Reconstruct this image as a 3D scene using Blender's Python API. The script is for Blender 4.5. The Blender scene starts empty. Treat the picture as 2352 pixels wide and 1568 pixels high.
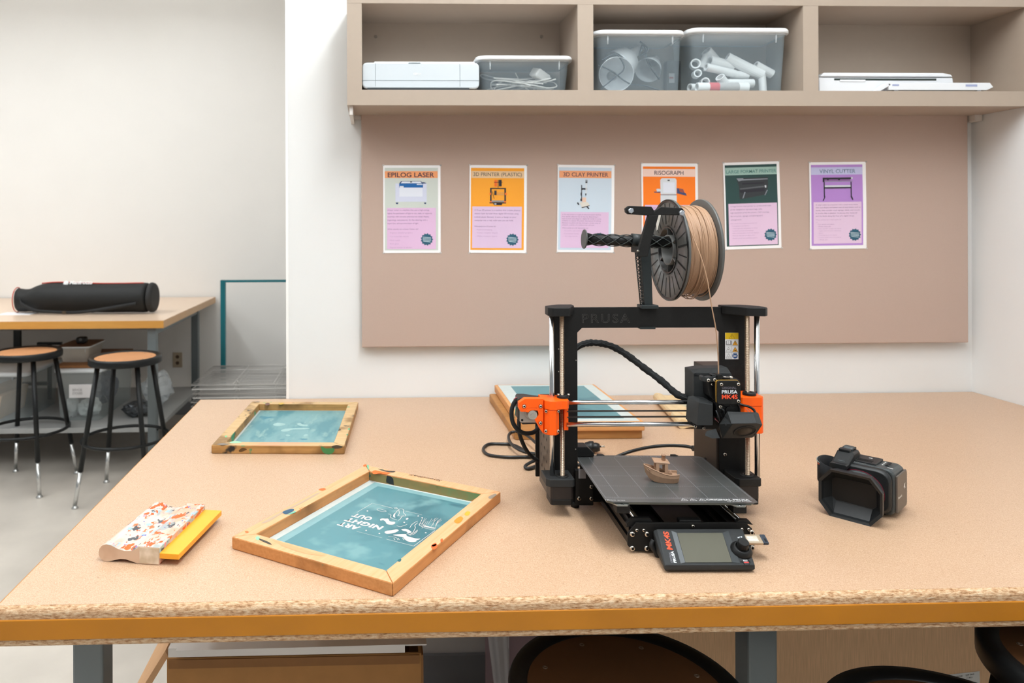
import bpy, bmesh, math, random
from mathutils import Vector, Matrix, Euler
random.seed(7)
sc = bpy.context.scene
COL = sc.collection
PI = math.pi
# ---------------------------------------------------------------- camera
CX, CY, TH, ROLL, F = 903.55, 517.66, 0.0289, -0.0033, 1654.9
TZ = 0.915            # worktop height
CAMZ = TZ + 0.55
cam_d = bpy.data.cameras.new('camera'); cam = bpy.data.objects.new('camera', cam_d); COL.objects.link(cam)
cam_d.sensor_width = 36; cam_d.lens = F/2352*36
cam_d.shift_x = (1176-CX)/2352; cam_d.shift_y = -(784-CY)/2352
cam_d.clip_start = .05; cam_d.clip_end = 60
cam_d.dof.use_dof = True; cam_d.dof.focus_distance = 1.32; cam_d.dof.aperture_fstop = 6.3
cam.matrix_world = Matrix.Translation((0,0,CAMZ)) @ Matrix.Rotation(-TH,4,'Z') @ Matrix.Rotation(PI/2,4,'X') @ Matrix.Rotation(ROLL,4,'Z')
sc.camera = cam
# ---------------------------------------------------------------- world, lights, exposure
w = bpy.data.worlds.new('world'); sc.world = w; w.use_nodes = True
w.node_tree.nodes['Background'].inputs[0].default_value = (.95, .98, 1.0, 1)
w.node_tree.nodes['Background'].inputs[1].default_value = 0.38
sc.view_settings.view_transform = 'Standard'; sc.view_settings.look = 'None'
sc.view_settings.gamma = 1; sc.view_settings.use_curve_mapping = False
sc.view_settings.exposure = -0.2
def area(name, loc, sx, sy, power, col=(.91,.965,1), rot=(0,0,0)):
    l = bpy.data.lights.new(name, 'AREA'); l.shape = 'RECTANGLE'; l.size = sx; l.size_y = sy; l.energy = power; l.color = col
    o = bpy.data.objects.new(name, l); COL.objects.link(o); o.location = loc; o.rotation_euler = rot; return o
LIGHTS = [(-2.6,1.0,36), (-1.0,.6,23), (.5,.6,78), (-2.6,3.7,38), (-.75,-2.0,8), (.9,-1.8,36), (-4.6,1.0,42), (-4.6,3.7,40), (-1.25,4.1,16)]  # last entry is an extra lamp added to brighten the low far wall
for i,(x,y,p_) in enumerate(LIGHTS):
    area('ceiling_lamp', (x, y, 3.13), .2, 2.0, p_*.62)
    area('added_uplight', (x, y, 3.19), .2, 2.0, p_*.75, rot=(PI,0,0))  # uplight added so the ceiling bounces soft light onto the walls
sc.cycles.max_bounces = 8; sc.cycles.transparent_max_bounces = 16
sc.cycles.diffuse_bounces = 4; sc.cycles.glossy_bounces = 4; sc.cycles.transmission_bounces = 6
sc.cycles.use_denoising = True
sc.cycles.caustics_reflective = False; sc.cycles.caustics_refractive = False
# ---------------------------------------------------------------- pixel -> place helpers
def _ab(u, v):
    du, dv = u-CX, v-CY; c, s = math.cos(ROLL), math.sin(ROLL)
    return (du*c + dv*s)/F, (-du*s + dv*c)/F
FW = Vector((math.sin(TH), math.cos(TH), 0)); RT = Vector((math.cos(TH), -math.sin(TH), 0))
CAM = Vector((0,0,CAMZ))
def ray(u, v):
    a, b = _ab(u, v); return RT*a + FW + Vector((0,0,-b))
def PZ(u, v, z): d = ray(u,v); return CAM + d*((z-CAMZ)/d.z)
def PY(u, v, y): d = ray(u,v); return CAM + d*(y/d.y)
def PD(u, v, Z): return CAM + ray(u,v)*Z
def IP(u, v, p0, n): d = ray(u,v); return CAM + d*((Vector(p0)-CAM).dot(n)/d.dot(n))
# ---------------------------------------------------------------- materials
def lin(h):
    h = h.lstrip('#'); r = []
    for i in (0,2,4):
        c = int(h[i:i+2],16)/255; r.append(c/12.92 if c <= .04045 else ((c+.055)/1.055)**2.4)
    return (*r, 1)
MATS = {}
def mat(name, col, rough=.5, metal=0, var=0, vscale=30, bump=0, bscale=200, spec=.5, trans=0, alpha=1, coat=0, stretch=None, ior=1.45, sheen=0):
    if name in MATS: return MATS[name]
    m = bpy.data.materials.new(name); m.use_nodes = True; nt = m.node_tree; N = nt.nodes; L = nt.links
    b = N['Principled BSDF']; c = lin(col) if isinstance(col, str) else col
    b.inputs['Base Color'].default_value = c; b.inputs['Roughness'].default_value = rough; b.inputs['Metallic'].default_value = metal
    b.inputs['Specular IOR Level'].default_value = spec; b.inputs['Transmission Weight'].default_value = trans
    b.inputs['Alpha'].default_value = alpha; b.inputs['Coat Weight'].default_value = coat; b.inputs['IOR'].default_value = ior
    b.inputs['Sheen Weight'].default_value = sheen
    if var or bump:
        tc = N.new('ShaderNodeTexCoord'); mp = N.new('ShaderNodeMapping'); L.new(tc.outputs['Object'], mp.inputs[0])
        if stretch: mp.inputs['Scale'].default_value = stretch
    if var:
        n = N.new('ShaderNodeTexNoise'); n.inputs['Scale'].default_value = vscale; n.inputs['Detail'].default_value = 5; L.new(mp.outputs[0], n.inputs[0])
        mx = N.new('ShaderNodeMix'); mx.data_type = 'RGBA'; mx.blend_type = 'MIX'
        mx.inputs[6].default_value = tuple(min(1, x*(1-var)) for x in c[:3])+(1,); mx.inputs[7].default_value = tuple(min(1, x*(1+var)) for x in c[:3])+(1,)
        rm = N.new('ShaderNodeMapRange'); rm.inputs[1].default_value = .3; rm.inputs[2].default_value = .7
        L.new(n.outputs[0], rm.inputs[0]); L.new(rm.outputs[0], mx.inputs[0]); L.new(mx.outputs[2], b.inputs['Base Color'])
    if bump:
        n2 = N.new('ShaderNodeTexNoise'); n2.inputs['Scale'].default_value = bscale; n2.inputs['Detail'].default_value = 3; L.new(mp.outputs[0], n2.inputs[0])
        bp = N.new('ShaderNodeBump'); bp.inputs['Strength'].default_value = bump; bp.inputs['Distance'].default_value = .002
        L.new(n2.outputs[0], bp.inputs['Height']); L.new(bp.outputs[0], b.inputs['Normal'])
    MATS[name] = m; return m
def layered(name, base, layers, rough=.5, spec=.4, grain=None, bump=0):
    """base colour with irregular patches: layers = (colour, scale, threshold, softness, seed, stretch)"""
    if name in MATS: return MATS[name]
    m = bpy.data.materials.new(name); m.use_nodes = True; nt = m.node_tree; N = nt.nodes; L = nt.links
    b = N['Principled BSDF']; b.inputs['Roughness'].default_value = rough; b.inputs['Specular IOR Level'].default_value = spec
    tc = N.new('ShaderNodeTexCoord'); cur = None
    rgb = N.new('ShaderNodeRGB'); rgb.outputs[0].default_value = lin(base); cur = rgb.outputs[0]
    if grain:
        gcol, gs, gamt = grain
        mp = N.new('ShaderNodeMapping'); mp.inputs['Scale'].default_value = gs; L.new(tc.outputs['Object'], mp.inputs[0])
        n = N.new('ShaderNodeTexNoise'); n.inputs['Scale'].default_value = 1; n.inputs['Detail'].default_value = 6; n.inputs['Distortion'].default_value = .6
        L.new(mp.outputs[0], n.inputs[0]); rm = N.new('ShaderNodeMapRange'); rm.inputs[1].default_value = .35; rm.inputs[2].default_value = .7; rm.inputs[4].default_value = gamt
        L.new(n.outputs[0], rm.inputs[0]); mx = N.new('ShaderNodeMix'); mx.data_type = 'RGBA'; L.new(rm.outputs[0], mx.inputs[0]); L.new(cur, mx.inputs[6]); mx.inputs[7].default_value = lin(gcol); cur = mx.outputs[2]
    for (c, s, th, soft, seed, st) in layers:
        mp = N.new('ShaderNodeMapping'); mp.inputs['Location'].default_value = (seed*3.1, seed*1.7, seed); mp.inputs['Scale'].default_value = st or (1,1,1)
        L.new(tc.outputs['Object'], mp.inputs[0])
        n = N.new('ShaderNodeTexNoise'); n.inputs['Scale'].default_value = s; n.inputs['Detail'].default_value = 3.5; n.inputs['Roughness'].default_value = .55; L.new(mp.outputs[0], n.inputs[0])
        rm = N.new('ShaderNodeMapRange'); rm.inputs[1].default_value = th; rm.inputs[2].default_value = th+soft; L.new(n.outputs[0], rm.inputs[0])
        mx = N.new('ShaderNodeMix'); mx.data_type = 'RGBA'; L.new(rm.outputs[0], mx.inputs[0]); L.new(cur, mx.inputs[6]); mx.inputs[7].default_value = lin(c); cur = mx.outputs[2]
    L.new(cur, b.inputs['Base Color'])
    if bump:
        n2 = N.new('ShaderNodeTexNoise'); n2.inputs['Scale'].default_value = 350; n2.inputs['Detail'].default_value = 3; L.new(tc.outputs['Object'], n2.inputs[0])
        bp = N.new('ShaderNodeBump'); bp.inputs['Strength'].default_value = bump; bp.inputs['Distance'].default_value = .002
        L.new(n2.outputs[0], bp.inputs['Height']); L.new(bp.outputs[0], b.inputs['Normal'])
    MATS[name] = m; return m
def clear(name, col, alpha, rough=.15):
    """thin clear plastic"""
    if name in MATS: return MATS[name]
    m = bpy.data.materials.new(name); m.use_nodes = True; N = m.node_tree.nodes; L = m.node_tree.links
    b = N['Principled BSDF']; b.inputs['Base Color'].default_value = lin(col); b.inputs['Roughness'].default_value = rough
    t = N.new('ShaderNodeBsdfTransparent'); t.inputs[0].default_value = (.93,.96,.97,1); mx = N.new('ShaderNodeMixShader'); mx.inputs[0].default_value = alpha
    L.new(t.outputs[0], mx.inputs[1]); L.new(b.outputs[0], mx.inputs[2]); L.new(mx.outputs[0], N['Material Output'].inputs[0])
    MATS[name] = m; return m
# ---------------------------------------------------------------- mesh builder
def V(*a): return Vector(a)
class MB:
    def __init__(s): s.v = []; s.f = []; s.m = []; s.s = []; s.M = None
    def add(s, vs, fs, mi=0, sm=False):
        k = len(s.v)
        for p in vs:
            p = Vector(p); s.v.append(s.M @ p if s.M else p)
        for i, f in enumerate(fs):
            s.f.append([k+j for j in f]); s.m.append(mi); s.s.append(sm[i] if isinstance(sm, list) else sm)
        return s
    def box(s, x0,x1,y0,y1,z0,z1, mi=0):
        vs = [(x,y,z) for z in (z0,z1) for y in (y0,y1) for x in (x0,x1)]
        return s.add(vs, [(0,2,3,1),(4,5,7,6),(0,1,5,4),(2,6,7,3),(0,4,6,2),(1,3,7,5)], mi)
    def hexa(s, b, t, mi=0):
        """b, t: four corners each, same winding"""
        n = len(b); vs = list(b)+list(t)
        fs = [tuple(range(n))[::-1], tuple(range(n, 2*n))] + [(i,(i+1)%n,n+(i+1)%n,n+i) for i in range(n)]
        return s.add(vs, fs, mi)
    def prism(s, pts, axis, a, b, mi=0):
        """pts 2d in plane; axis 'x': pts=(y,z), 'y': (x,z), 'z': (x,y)"""
        g = {'x': lambda p,h:(h,p[0],p[1]), 'y': lambda p,h:(p[0],h,p[1]), 'z': lambda p,h:(p[0],p[1],h)}[axis]
        return s.hexa([g(p,a) for p in pts], [g(p,b) for p in pts], mi)
    def ring(s, outer, inner, axis, a, b, mi=0):
        g = {'x': lambda p,h:(h,p[0],p[1]), 'y': lambda p,h:(p[0],h,p[1]), 'z': lambda p,h:(p[0],p[1],h)}[axis]
        n = len(outer); vs = [g(p,a) for p in outer]+[g(p,a) for p in inner]+[g(p,b) for p in outer]+[g(p,b) for p in inner]
        fs = []
        for i in range(n):
            j = (i+1)%n
            fs += [(i,j,n+j,n+i),(2*n+i,3*n+i,3*n+j,2*n+j),(i,2*n+i,2*n+j,j),(n+i,n+j,3*n+j,3*n+i)]
        return s.add(vs, fs, mi)
    def cyl(s, p, q, r, n=16, r2=None, mi=0, caps=True):
        p, q = Vector(p), Vector(q); d = (q-p).normalized(); a = d.orthogonal().normalized(); b = d.cross(a); r2 = r if r2 is None else r2
        vs = [p+(a*math.cos(t)+b*math.sin(t))*r for t in [2*PI*i/n for i in range(n)]] + [q+(a*math.cos(t)+b*math.sin(t))*r2 for t in [2*PI*i/n for i in range(n)]]
        fs = [(i,(i+1)%n,n+(i+1)%n,n+i) for i in range(n)]; sm = [True]*n
        if caps: fs += [tuple(range(n))[::-1], tuple(range(n,2*n))]; sm += [False,False]
        return s.add(vs, fs, mi, sm)
    def tube(s, pts, r, n=8, closed=False, mi=0, caps=True, ry=None):
        pts = [Vector(p) for p in pts]; N = len(pts); rr = r if isinstance(r, (list,tuple)) else [r]*N
        T = []
        for i in range(N):
            a = pts[(i+1)%N] if (closed or i < N-1) else pts[i]; b = pts[i-1] if (closed or i > 0) else pts[i]
            T.append((a-b).normalized())
        nrm = T[0].orthogonal().normalized() if abs(T[0].z) > .9 else T[0].cross(V(0,0,1)).normalized(); vs = []
        for i in range(N):
            nrm = (nrm - T[i]*nrm.dot(T[i])).normalized(); bn = T[i].cross(nrm)
            for k in range(n):
                t = 2*PI*k/n; vs.append(pts[i] + nrm*math.cos(t)*rr[i] + bn*math.sin(t)*(rr[i] if ry is None else ry))
        fs = []; M = N if closed else N-1
        for i in range(M):
            j = (i+1)%N
            for k in range(n): fs.append((i*n+k, i*n+(k+1)%n, j*n+(k+1)%n, j*n+k))
        sm = [True]*len(fs)
        if not closed and caps: fs += [tuple(range(n))[::-1], tuple(range((N-1)*n, N*n))]; sm += [False,False]
        return s.add(vs, fs, mi, sm)
    def lathe(s, prof, c=(0,0,0), d=(0,0,1), n=32, mi=0, sm=True, close=False):
        c, d = Vector(c), Vector(d).normalized(); a = d.orthogonal().normalized(); b = d.cross(a); vs = []
        for r,h in prof:
            for k in range(n): t = 2*PI*k/n; vs.append(c + d*h + (a*math.cos(t)+b*math.sin(t))*max(r,1e-5))
        fs = []; P = len(prof)
        for i in range(P if close else P-1):
            j = (i+1)%P
            for k in range(n): fs.append((i*n+k, i*n+(k+1)%n, j*n+(k+1)%n, j*n+k))
        return s.add(vs, fs, mi, sm)
    def loft(s, rings, mi=0, sm=True, cap=True, closed=False):
        n = len(rings[0]); vs = [p for r in rings for p in r]; fs = []
        R = len(rings)
        for i in range(R if closed else R-1):
            j = (i+1)%R
            for k in range(n): fs.append((i*n+k, i*n+(k+1)%n, j*n+(k+1)%n, j*n+k))
        smm = [sm]*len(fs)
        if cap and not closed: fs += [tuple(range(n))[::-1], tuple(range((R-1)*n, R*n))]; smm += [False,False]
        return s.add(vs, fs, mi, smm)
    def quad(s, a,b,c,d, mi=0): return s.add([a,b,c,d], [(0,1,2,3)], mi)
    def build(s, name, mats, parent=None, bevel=0, seg=2, sub=0, label=None, kind=None, loc=None):
        me = bpy.data.meshes.new(name); me.from_pydata([tuple(p) for p in s.v], [], s.f); me.update()
        if not isinstance(mats, (list,tuple)): mats = [mats]
        for m in mats: me.materials.append(m)
        for i, p in enumerate(me.polygons): p.material_index = s.m[i]; p.use_smooth = s.s[i]
        bm = bmesh.new(); bm.from_mesh(me); bmesh.ops.recalc_face_normals(bm, faces=bm.faces); bm.to_mesh(me); bm.free()
        o = bpy.data.objects.new(name, me); COL.objects.link(o)
        if parent: o.parent = parent
        if loc: o.location = loc
        if bevel:
            b = o.modifiers.new('bevel','BEVEL'); b.width = bevel; b.segments = seg; b.limit_method = 'ANGLE'; b.angle_limit = .6; b.harden_normals = False
        if sub:
            b = o.modifiers.new('sub','SUBSURF'); b.levels = sub; b.render_levels = sub
        if label: o['label'] = label
        if kind: o['kind'] = kind
        return o
def thing(name, label, cat, loc=(0,0,0), rotz=0, group=None):
    o = bpy.data.objects.new(name, None); COL.objects.link(o); o.empty_display_size = .05
    o.location = loc; o.rotation_euler = (0,0,rotz); o['label'] = label; o['category'] = cat
    if group: o['group'] = group
    return o
def tag(o, label, cat, group=None, kind=None):
    o['label'] = label; o['category'] = cat
    if group: o['group'] = group
    if kind: o['kind'] = kind
    return o
def struct(o): o['kind'] = 'structure'; return o
def smooth(pts, k=6, closed=False):
    pts = [Vector(p) for p in pts]; n = len(pts); out = []
    for i in range(n if closed else n-1):
        p0 = pts[(i-1)%n] if (closed or i>0) else pts[i]*2-pts[i+1]; p1 = pts[i]; p2 = pts[(i+1)%n]
        p3 = pts[(i+2)%n] if (closed or i<n-2) else p2*2-p1
        for j in range(k):
            t = j/k; out.append(.5*((2*p1)+(p2-p0)*t+(2*p0-5*p1+4*p2-p3)*t*t+(3*p1-p0-3*p2+p3)*t**3))
    if not closed: out.append(pts[-1])
    return out
def text(body, o, ux, uy, wdt, hgt, m, parent=None, name='lettering', bold=0, depth=.0002, keep=False, outline=0, shear=0, sp=1):
    """lettering fitted into the rectangle o + [0,w]*ux + [0,h]*uy"""
    cu = bpy.data.curves.new('t','FONT'); cu.body = body; cu.size = 1; cu.offset = bold; cu.extrude = 0; cu.shear = shear; cu.space_character = sp
    cu.resolution_u = 3
    if outline: cu.fill_mode = 'NONE'; cu.bevel_depth = outline; cu.bevel_resolution = 0
    ob = bpy.data.objects.new('t', cu); COL.objects.link(ob); bpy.context.view_layer.update()
    me = bpy.data.meshes.new_from_object(ob.evaluated_get(bpy.context.evaluated_depsgraph_get()))
    bpy.data.objects.remove(ob); bpy.data.curves.remove(cu)
    xs = [v.co.x for v in me.vertices]; ys = [v.co.y for v in me.vertices]
    x0,x1,y0,y1 = min(xs),max(xs),min(ys),max(ys); sx = wdt/(x1-x0); sy = hgt/(y1-y0)
    o, ux, uy = Vector(o), Vector(ux).normalized(), Vector(uy).normalized(); nz = ux.cross(uy).normalized()
    for v in me.vertices: v.co = o + ux*(v.co.x-x0)*sx + uy*(v.co.y-y0)*sy + nz*(depth + v.co.z*min(sx,sy))
    me.materials.clear(); me.materials.append(m); me.name = name
    r = bpy.data.objects.new(name, me); COL.objects.link(r)
    if parent: r.parent = parent
    return r
def copy_tree(o, parent=None):
    c = o.copy(); COL.objects.link(c)
    if parent: c.parent = parent
    for ch in list(o.children): copy_tree(ch, c)
    return c
def rrect(x0,x1,y0,y1,r,k=4):
    out = []
    for cx,cy,a in ((x1-r,y1-r,0),(x0+r,y1-r,PI/2),(x0+r,y0+r,PI),(x1-r,y0+r,1.5*PI)):
        for i in range(k+1): t = a+PI/2*i/k; out.append((cx+r*math.cos(t), cy+r*math.sin(t)))
    return out
def circ(cx,cy,r,n=24,a0=0): return [(cx+r*math.cos(a0+2*PI*i/n), cy+r*math.sin(a0+2*PI*i/n)) for i in range(n)]
# ================================================================ the room
YW, XR, XL, YF, XW = 2.3058, 1.9624, -.5459, 1.057, None
YFW = 5.66
wall_m = mat('white_wall_paint', '#e6e6e5', .85, var=.01, vscale=3, bump=.05, bscale=300)
wall_w = mat('white_wall_paint_far', '#ebe8e4', .85, var=.01, vscale=3, bump=.05, bscale=300)
floor_m = mat('sealed_concrete_floor', '#c6beb4', .3, var=.10, vscale=3.2, bump=.02, bscale=60)
base_m = mat('grey_vinyl_skirting', '#8b8d92', .5)
XE = PY(659.5, 500, YW).x
struct(MB().box(-9,XR+.3,-5,YFW+.2,-.1,0).build('floor', floor_m))
struct(MB().box(XE,XR+.3,YW,YW+.14,0,3.6).build('wall_back', wall_m))
struct(MB().box(-9,XE+.5,YFW,YFW+.15,0,3.6).build('wall_far', wall_w))
struct(MB().box(XE+.02,XE+.16,YW+.14,YFW,0,3.6).build('wall_return', wall_w))
struct(MB().box(XR,XR+.15,-.6,YW,0,3.6).build('wall_right', wall_m))
struct(MB().box(-9,XR+.3,-5,YFW+.2,3.6,3.7).build('ceiling', mat('white_ceiling', '#eeece8', .9)))
struct(MB().box(XE+.001,XR,YW-.012,YW,0,.095).build('baseboard_back', base_m, bevel=.003))
struct(MB().box(-9,XE+.02,YFW-.012,YFW,0,.1).build('baseboard_far', base_m, bevel=.003))
struct(MB().box(XE-.004,XE+.004,YW-.003,YW+.12,0.1,3.6).build('trim_1', mat('white_corner_bead','#f6f5f2',.6)))
# ---------------------------------------------------------------- big work table
def chip(name, base, c1, c2, scale, rough, bump=0, c3=None, st=None, specks=False):
    if name in MATS: return MATS[name]
    m = bpy.data.materials.new(name); m.use_nodes = True; N = m.node_tree.nodes; L = m.node_tree.links; b = N['Principled BSDF']
    tc = N.new('ShaderNodeTexCoord'); mp = N.new('ShaderNodeMapping'); mp.inputs['Scale'].default_value = st or (1,1,1); L.new(tc.outputs['Object'], mp.inputs[0])
    n = N.new('ShaderNodeTexNoise'); n.inputs['Scale'].default_value = scale; n.inputs['Detail'].default_value = 4; n.inputs['Roughness'].default_value = .7; L.new(mp.outputs[0], n.inputs[0])
    r = N.new('ShaderNodeValToRGB'); L.new(n.outputs[0], r.inputs[0]); e = r.color_ramp.elements
    e[0].position = .3; e[0].color = lin(c1); e[1].position = .68; e[1].color = lin(c2); k = e.new(.5); k.color = lin(base)
    if c3: k = e.new(.36); k.color = lin(c1); e[0].color = lin(c3)
    n2 = N.new('ShaderNodeTexNoise'); n2.inputs['Scale'].default_value = 2.5; n2.inputs['Detail'].default_value = 2; L.new(tc.outputs['Object'], n2.inputs[0])
    hs = N.new('ShaderNodeHueSaturation'); rm = N.new('ShaderNodeMapRange'); rm.inputs[3].default_value = .95; rm.inputs[4].default_value = 1.05
    L.new(n2.outputs[0], rm.inputs[0]); L.new(rm.outputs[0], hs.inputs['Value']); L.new(r.outputs[0], hs.inputs['Color']); L.new(hs.outputs[0], b.inputs['Base Color'])
    if specks:
        n3 = N.new('ShaderNodeTexNoise'); n3.inputs['Scale'].default_value = 240; n3.inputs['Detail'].default_value = 2; L.new(mp.outputs[0], n3.inputs[0])
        r3 = N.new('ShaderNodeMapRange'); r3.inputs[1].default_value = .70; r3.inputs[2].default_value = .75; r3.inputs[4].default_value = .55; L.new(n3.outputs[0], r3.inputs[0])
        m3 = N.new('ShaderNodeMix'); m3.data_type = 'RGBA'; L.new(r3.outputs[0], m3.inputs[0]); L.new(hs.outputs[0], m3.inputs[6]); m3.inputs[7].default_value = lin('#7d5c40'); L.new(m3.outputs[2], b.inputs['Base Color'])
    b.inputs['Roughness'].default_value = rough; b.inputs['Specular IOR Level'].default_value = .45
    if bump:
        bp = N.new('ShaderNodeBump'); bp.inputs['Strength'].default_value = bump; bp.inputs['Distance'].default_value = .003; L.new(n.outputs[0], bp.inputs['Height']); L.new(bp.outputs[0], b.inputs['Normal'])
    MATS[name] = m; return m
top_m = chip('speckled_pressed_board', '#c19f82', '#aa8562', '#d3b99e', 620, .33, specks=True)
raw_m = chip('raw_chipboard_edge', '#c8a27c', '#9c7048', '#dcc4a4', 230, .8, .9, '#7c5432', (.45,1,1.7))
band_m = mat('amber_edge_band', '#b47210', .45, var=.06, vscale=12)
steel_m = mat('grey_painted_steel', '#6b7274', .45)
steel_d = mat('grey_painted_steel_dark', '#5d6365', .5)
table = thing('work_table', 'large work table with a speckled tan top and grey legs, holding the 3D printer', 'table', (.7,1.6,0))
def rel(mb): mb.M = Matrix.Translation((-.7,-1.6,0)); return mb
TT = .056
def edge_prof(y0, y1, z0, z1, r=.012, k=5):
    """profile (y,z) with rounded upper and lower front corner"""
    pts = [(y1,z0)]
    for i in range(k+1): t = PI/2*i/k; pts.append((y0+r*.5-r*.5*math.sin(t), z0+r*.5-r*.5*math.cos(t)))
    for i in range(k+1): t = PI/2*i/k; pts.append((y0+r-r*math.cos(t), z1-r+r*math.sin(t)))
    pts.append((y1,z1)); return pts
# rounded chipboard body, laminate field, amber band let into the front edge
mb = rel(MB()); pf = edge_prof(YF-.004, YW-.005, TZ-TT, TZ-.0002, .010)
mb.prism(pf, 'x', XL, XR-.002); mb.build('tabletop', raw_m, table)
rel(MB()).box(XL,XR-.002,YF+.0058,YW-.005,TZ-.001,TZ).build('laminate', top_m, table)
rel(MB()).box(XL,XR-.002,YF-.0062,YF+.01,TZ-TT+.0110,TZ-.0160).build('edge_band', band_m, table, bevel=.001)
rel(MB()).box(XL-.002,XL,YF,YW-.005,TZ-TT,TZ-.0002).build('side_band', band_m, table, bevel=.0005)
LEG_Y = YF+.19
def legx(u, Zc=None): return PY(u,1500,LEG_Y).x
for u in (201, 1753, 2900):
    x = legx(u)
    rel(MB()).box(x-.026,x+.026,LEG_Y,LEG_Y+.05,0,TZ-TT).build('leg', steel_m, table, bevel=.004)
    rel(MB()).box(x-.026,x+.026,YW-.26,YW-.21,0,TZ-TT).build('leg', steel_m, table, bevel=.004)
xa, xb = legx(201), min(legx(2900), XR-.03)
rel(MB()).box(xa,xb,YW-.25,YW-.22,TZ-TT-.06,TZ-TT).build('rail', steel_m, table, bevel=.003)
rel(MB()).box(xa,xb,LEG_Y+.012,LEG_Y+.04,TZ-TT-.045,TZ-TT).build('rail', steel_m, table, bevel=.003)
# small gusset at the centre leg
x = legx(1753)
rel(MB()).prism([(x-.026,TZ-TT),(x-.026,TZ-TT-.045),(x-.065,TZ-TT)], 'y', LEG_Y+.005, LEG_Y+.010).build('gusset', steel_d, table)
# ---------------------------------------------------------------- pin board
YB = YW-.0301
pin_m = mat('taupe_fabric_board', '#bba497', .95, var=.05, vscale=900, bump=.25, bscale=1500, spec=.15, sheen=.2)
a = PY(831,798,YB); b = PY(2223,251.5,YB)
BX0, BX1, BZ0, BZ1 = a.x, b.x, a.z, b.z
board = MB().box(BX0,BX1,YB,YW-.002,BZ0,BZ1).build('pin_board', pin_m, bevel=.003)
tag(board, 'wide taupe fabric pin board on the wall under the cubby shelf', 'pin board')
# ---------------------------------------------------------------- cubby shelf
YS = 2.0918
sh_m = mat('taupe_laminate', '#ac9c8d', .55, var=.01, vscale=40, bump=.04, bscale=900)
def sx(u, v=120): return PY(u,v,YS).x
def sz(v, u=1500): return PY(u,v,YS).z
SZ0, SZ1, SZ2 = sz(242.5), sz(207.5), sz(11)
shelf = thing('wall_shelf', 'long taupe cubby shelf with three open bays above the pin board', 'shelf', (sx(797),YS,SZ0))
def S(): m = MB(); m.M = Matrix.Translation((-sx(797),-YS,-SZ0)); return m
SXL = sx(797); SB = YW-.012
S().box(SXL,XR-.004,YS,SB,SZ0,SZ1).build('bottom_panel', sh_m, shelf)
S().box(SXL,XR-.004,YS,SB,SZ2,SZ2+.045).build('top_panel', sh_m, shelf)
S().box(SXL,sx(831),YS+.0004,SB,SZ1,SZ2).build('side_panel', sh_m, shelf)
S().box(XR-.012,XR-.004,YS+.0004,SB,SZ1,SZ2).build('side_panel', sh_m, shelf)
S().box(sx(1327),sx(1363),YS+.0004,SB,SZ1,SZ2).build('divider', sh_m, shelf)
S().box(sx(1845),sx(1880),YS+.0004,SB,SZ1,SZ2).build('divider', sh_m, shelf)
S().box(SXL,XR-.004,SB,YW-.001,SZ0,SZ2+.045).build('back_panel', sh_m, shelf)
S().box(SXL+.006,SXL+.016,YS+.012,YW-.002,SZ0-.026,SZ0).build('bracket', mat('pale_painted_steel','#d8d2cd',.5), shelf)
S().box(SXL+.006,sx(831),YW-.02,YW-.002,SZ0-.012,SZ0).build('bracket', MATS['pale_painted_steel'], shelf)
S().box(XR-.03,XR-.006,YB-.02,YW-.002,SZ0-.02,SZ0).build('bracket', MATS['pale_painted_steel'], shelf)
for u,v in ((863,84),(1244,84)):
    p = PY(u,v,SB-.002); S().cyl((p.x,SB-.003,p.z),(p.x,SB,p.z),.005,12).build('cap', mat('pale_plastic_cap','#8d8378',.5), shelf)
# ---------------------------------------------------------------- ceiling fixtures (unseen pendant housings added around the lamps)
for i,(x,y,p_) in enumerate(LIGHTS):
    t = MB().box(x-.11,x+.11,y-1.03,y+1.03,3.14,3.18).build('ceiling_light', mat('white_lamp_housing','#f2f2f0',.5), bevel=.005)
    tag(t, 'long white pendant ceiling lamp, added above the frame out of view', 'lamp', 'ceiling lamps')
    for yy in (y-.8,y+.8): MB().cyl((x,yy,3.18),(x,yy,3.6),.004,6).build('suspension_rod', MATS['white_lamp_housing'], t)
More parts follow.
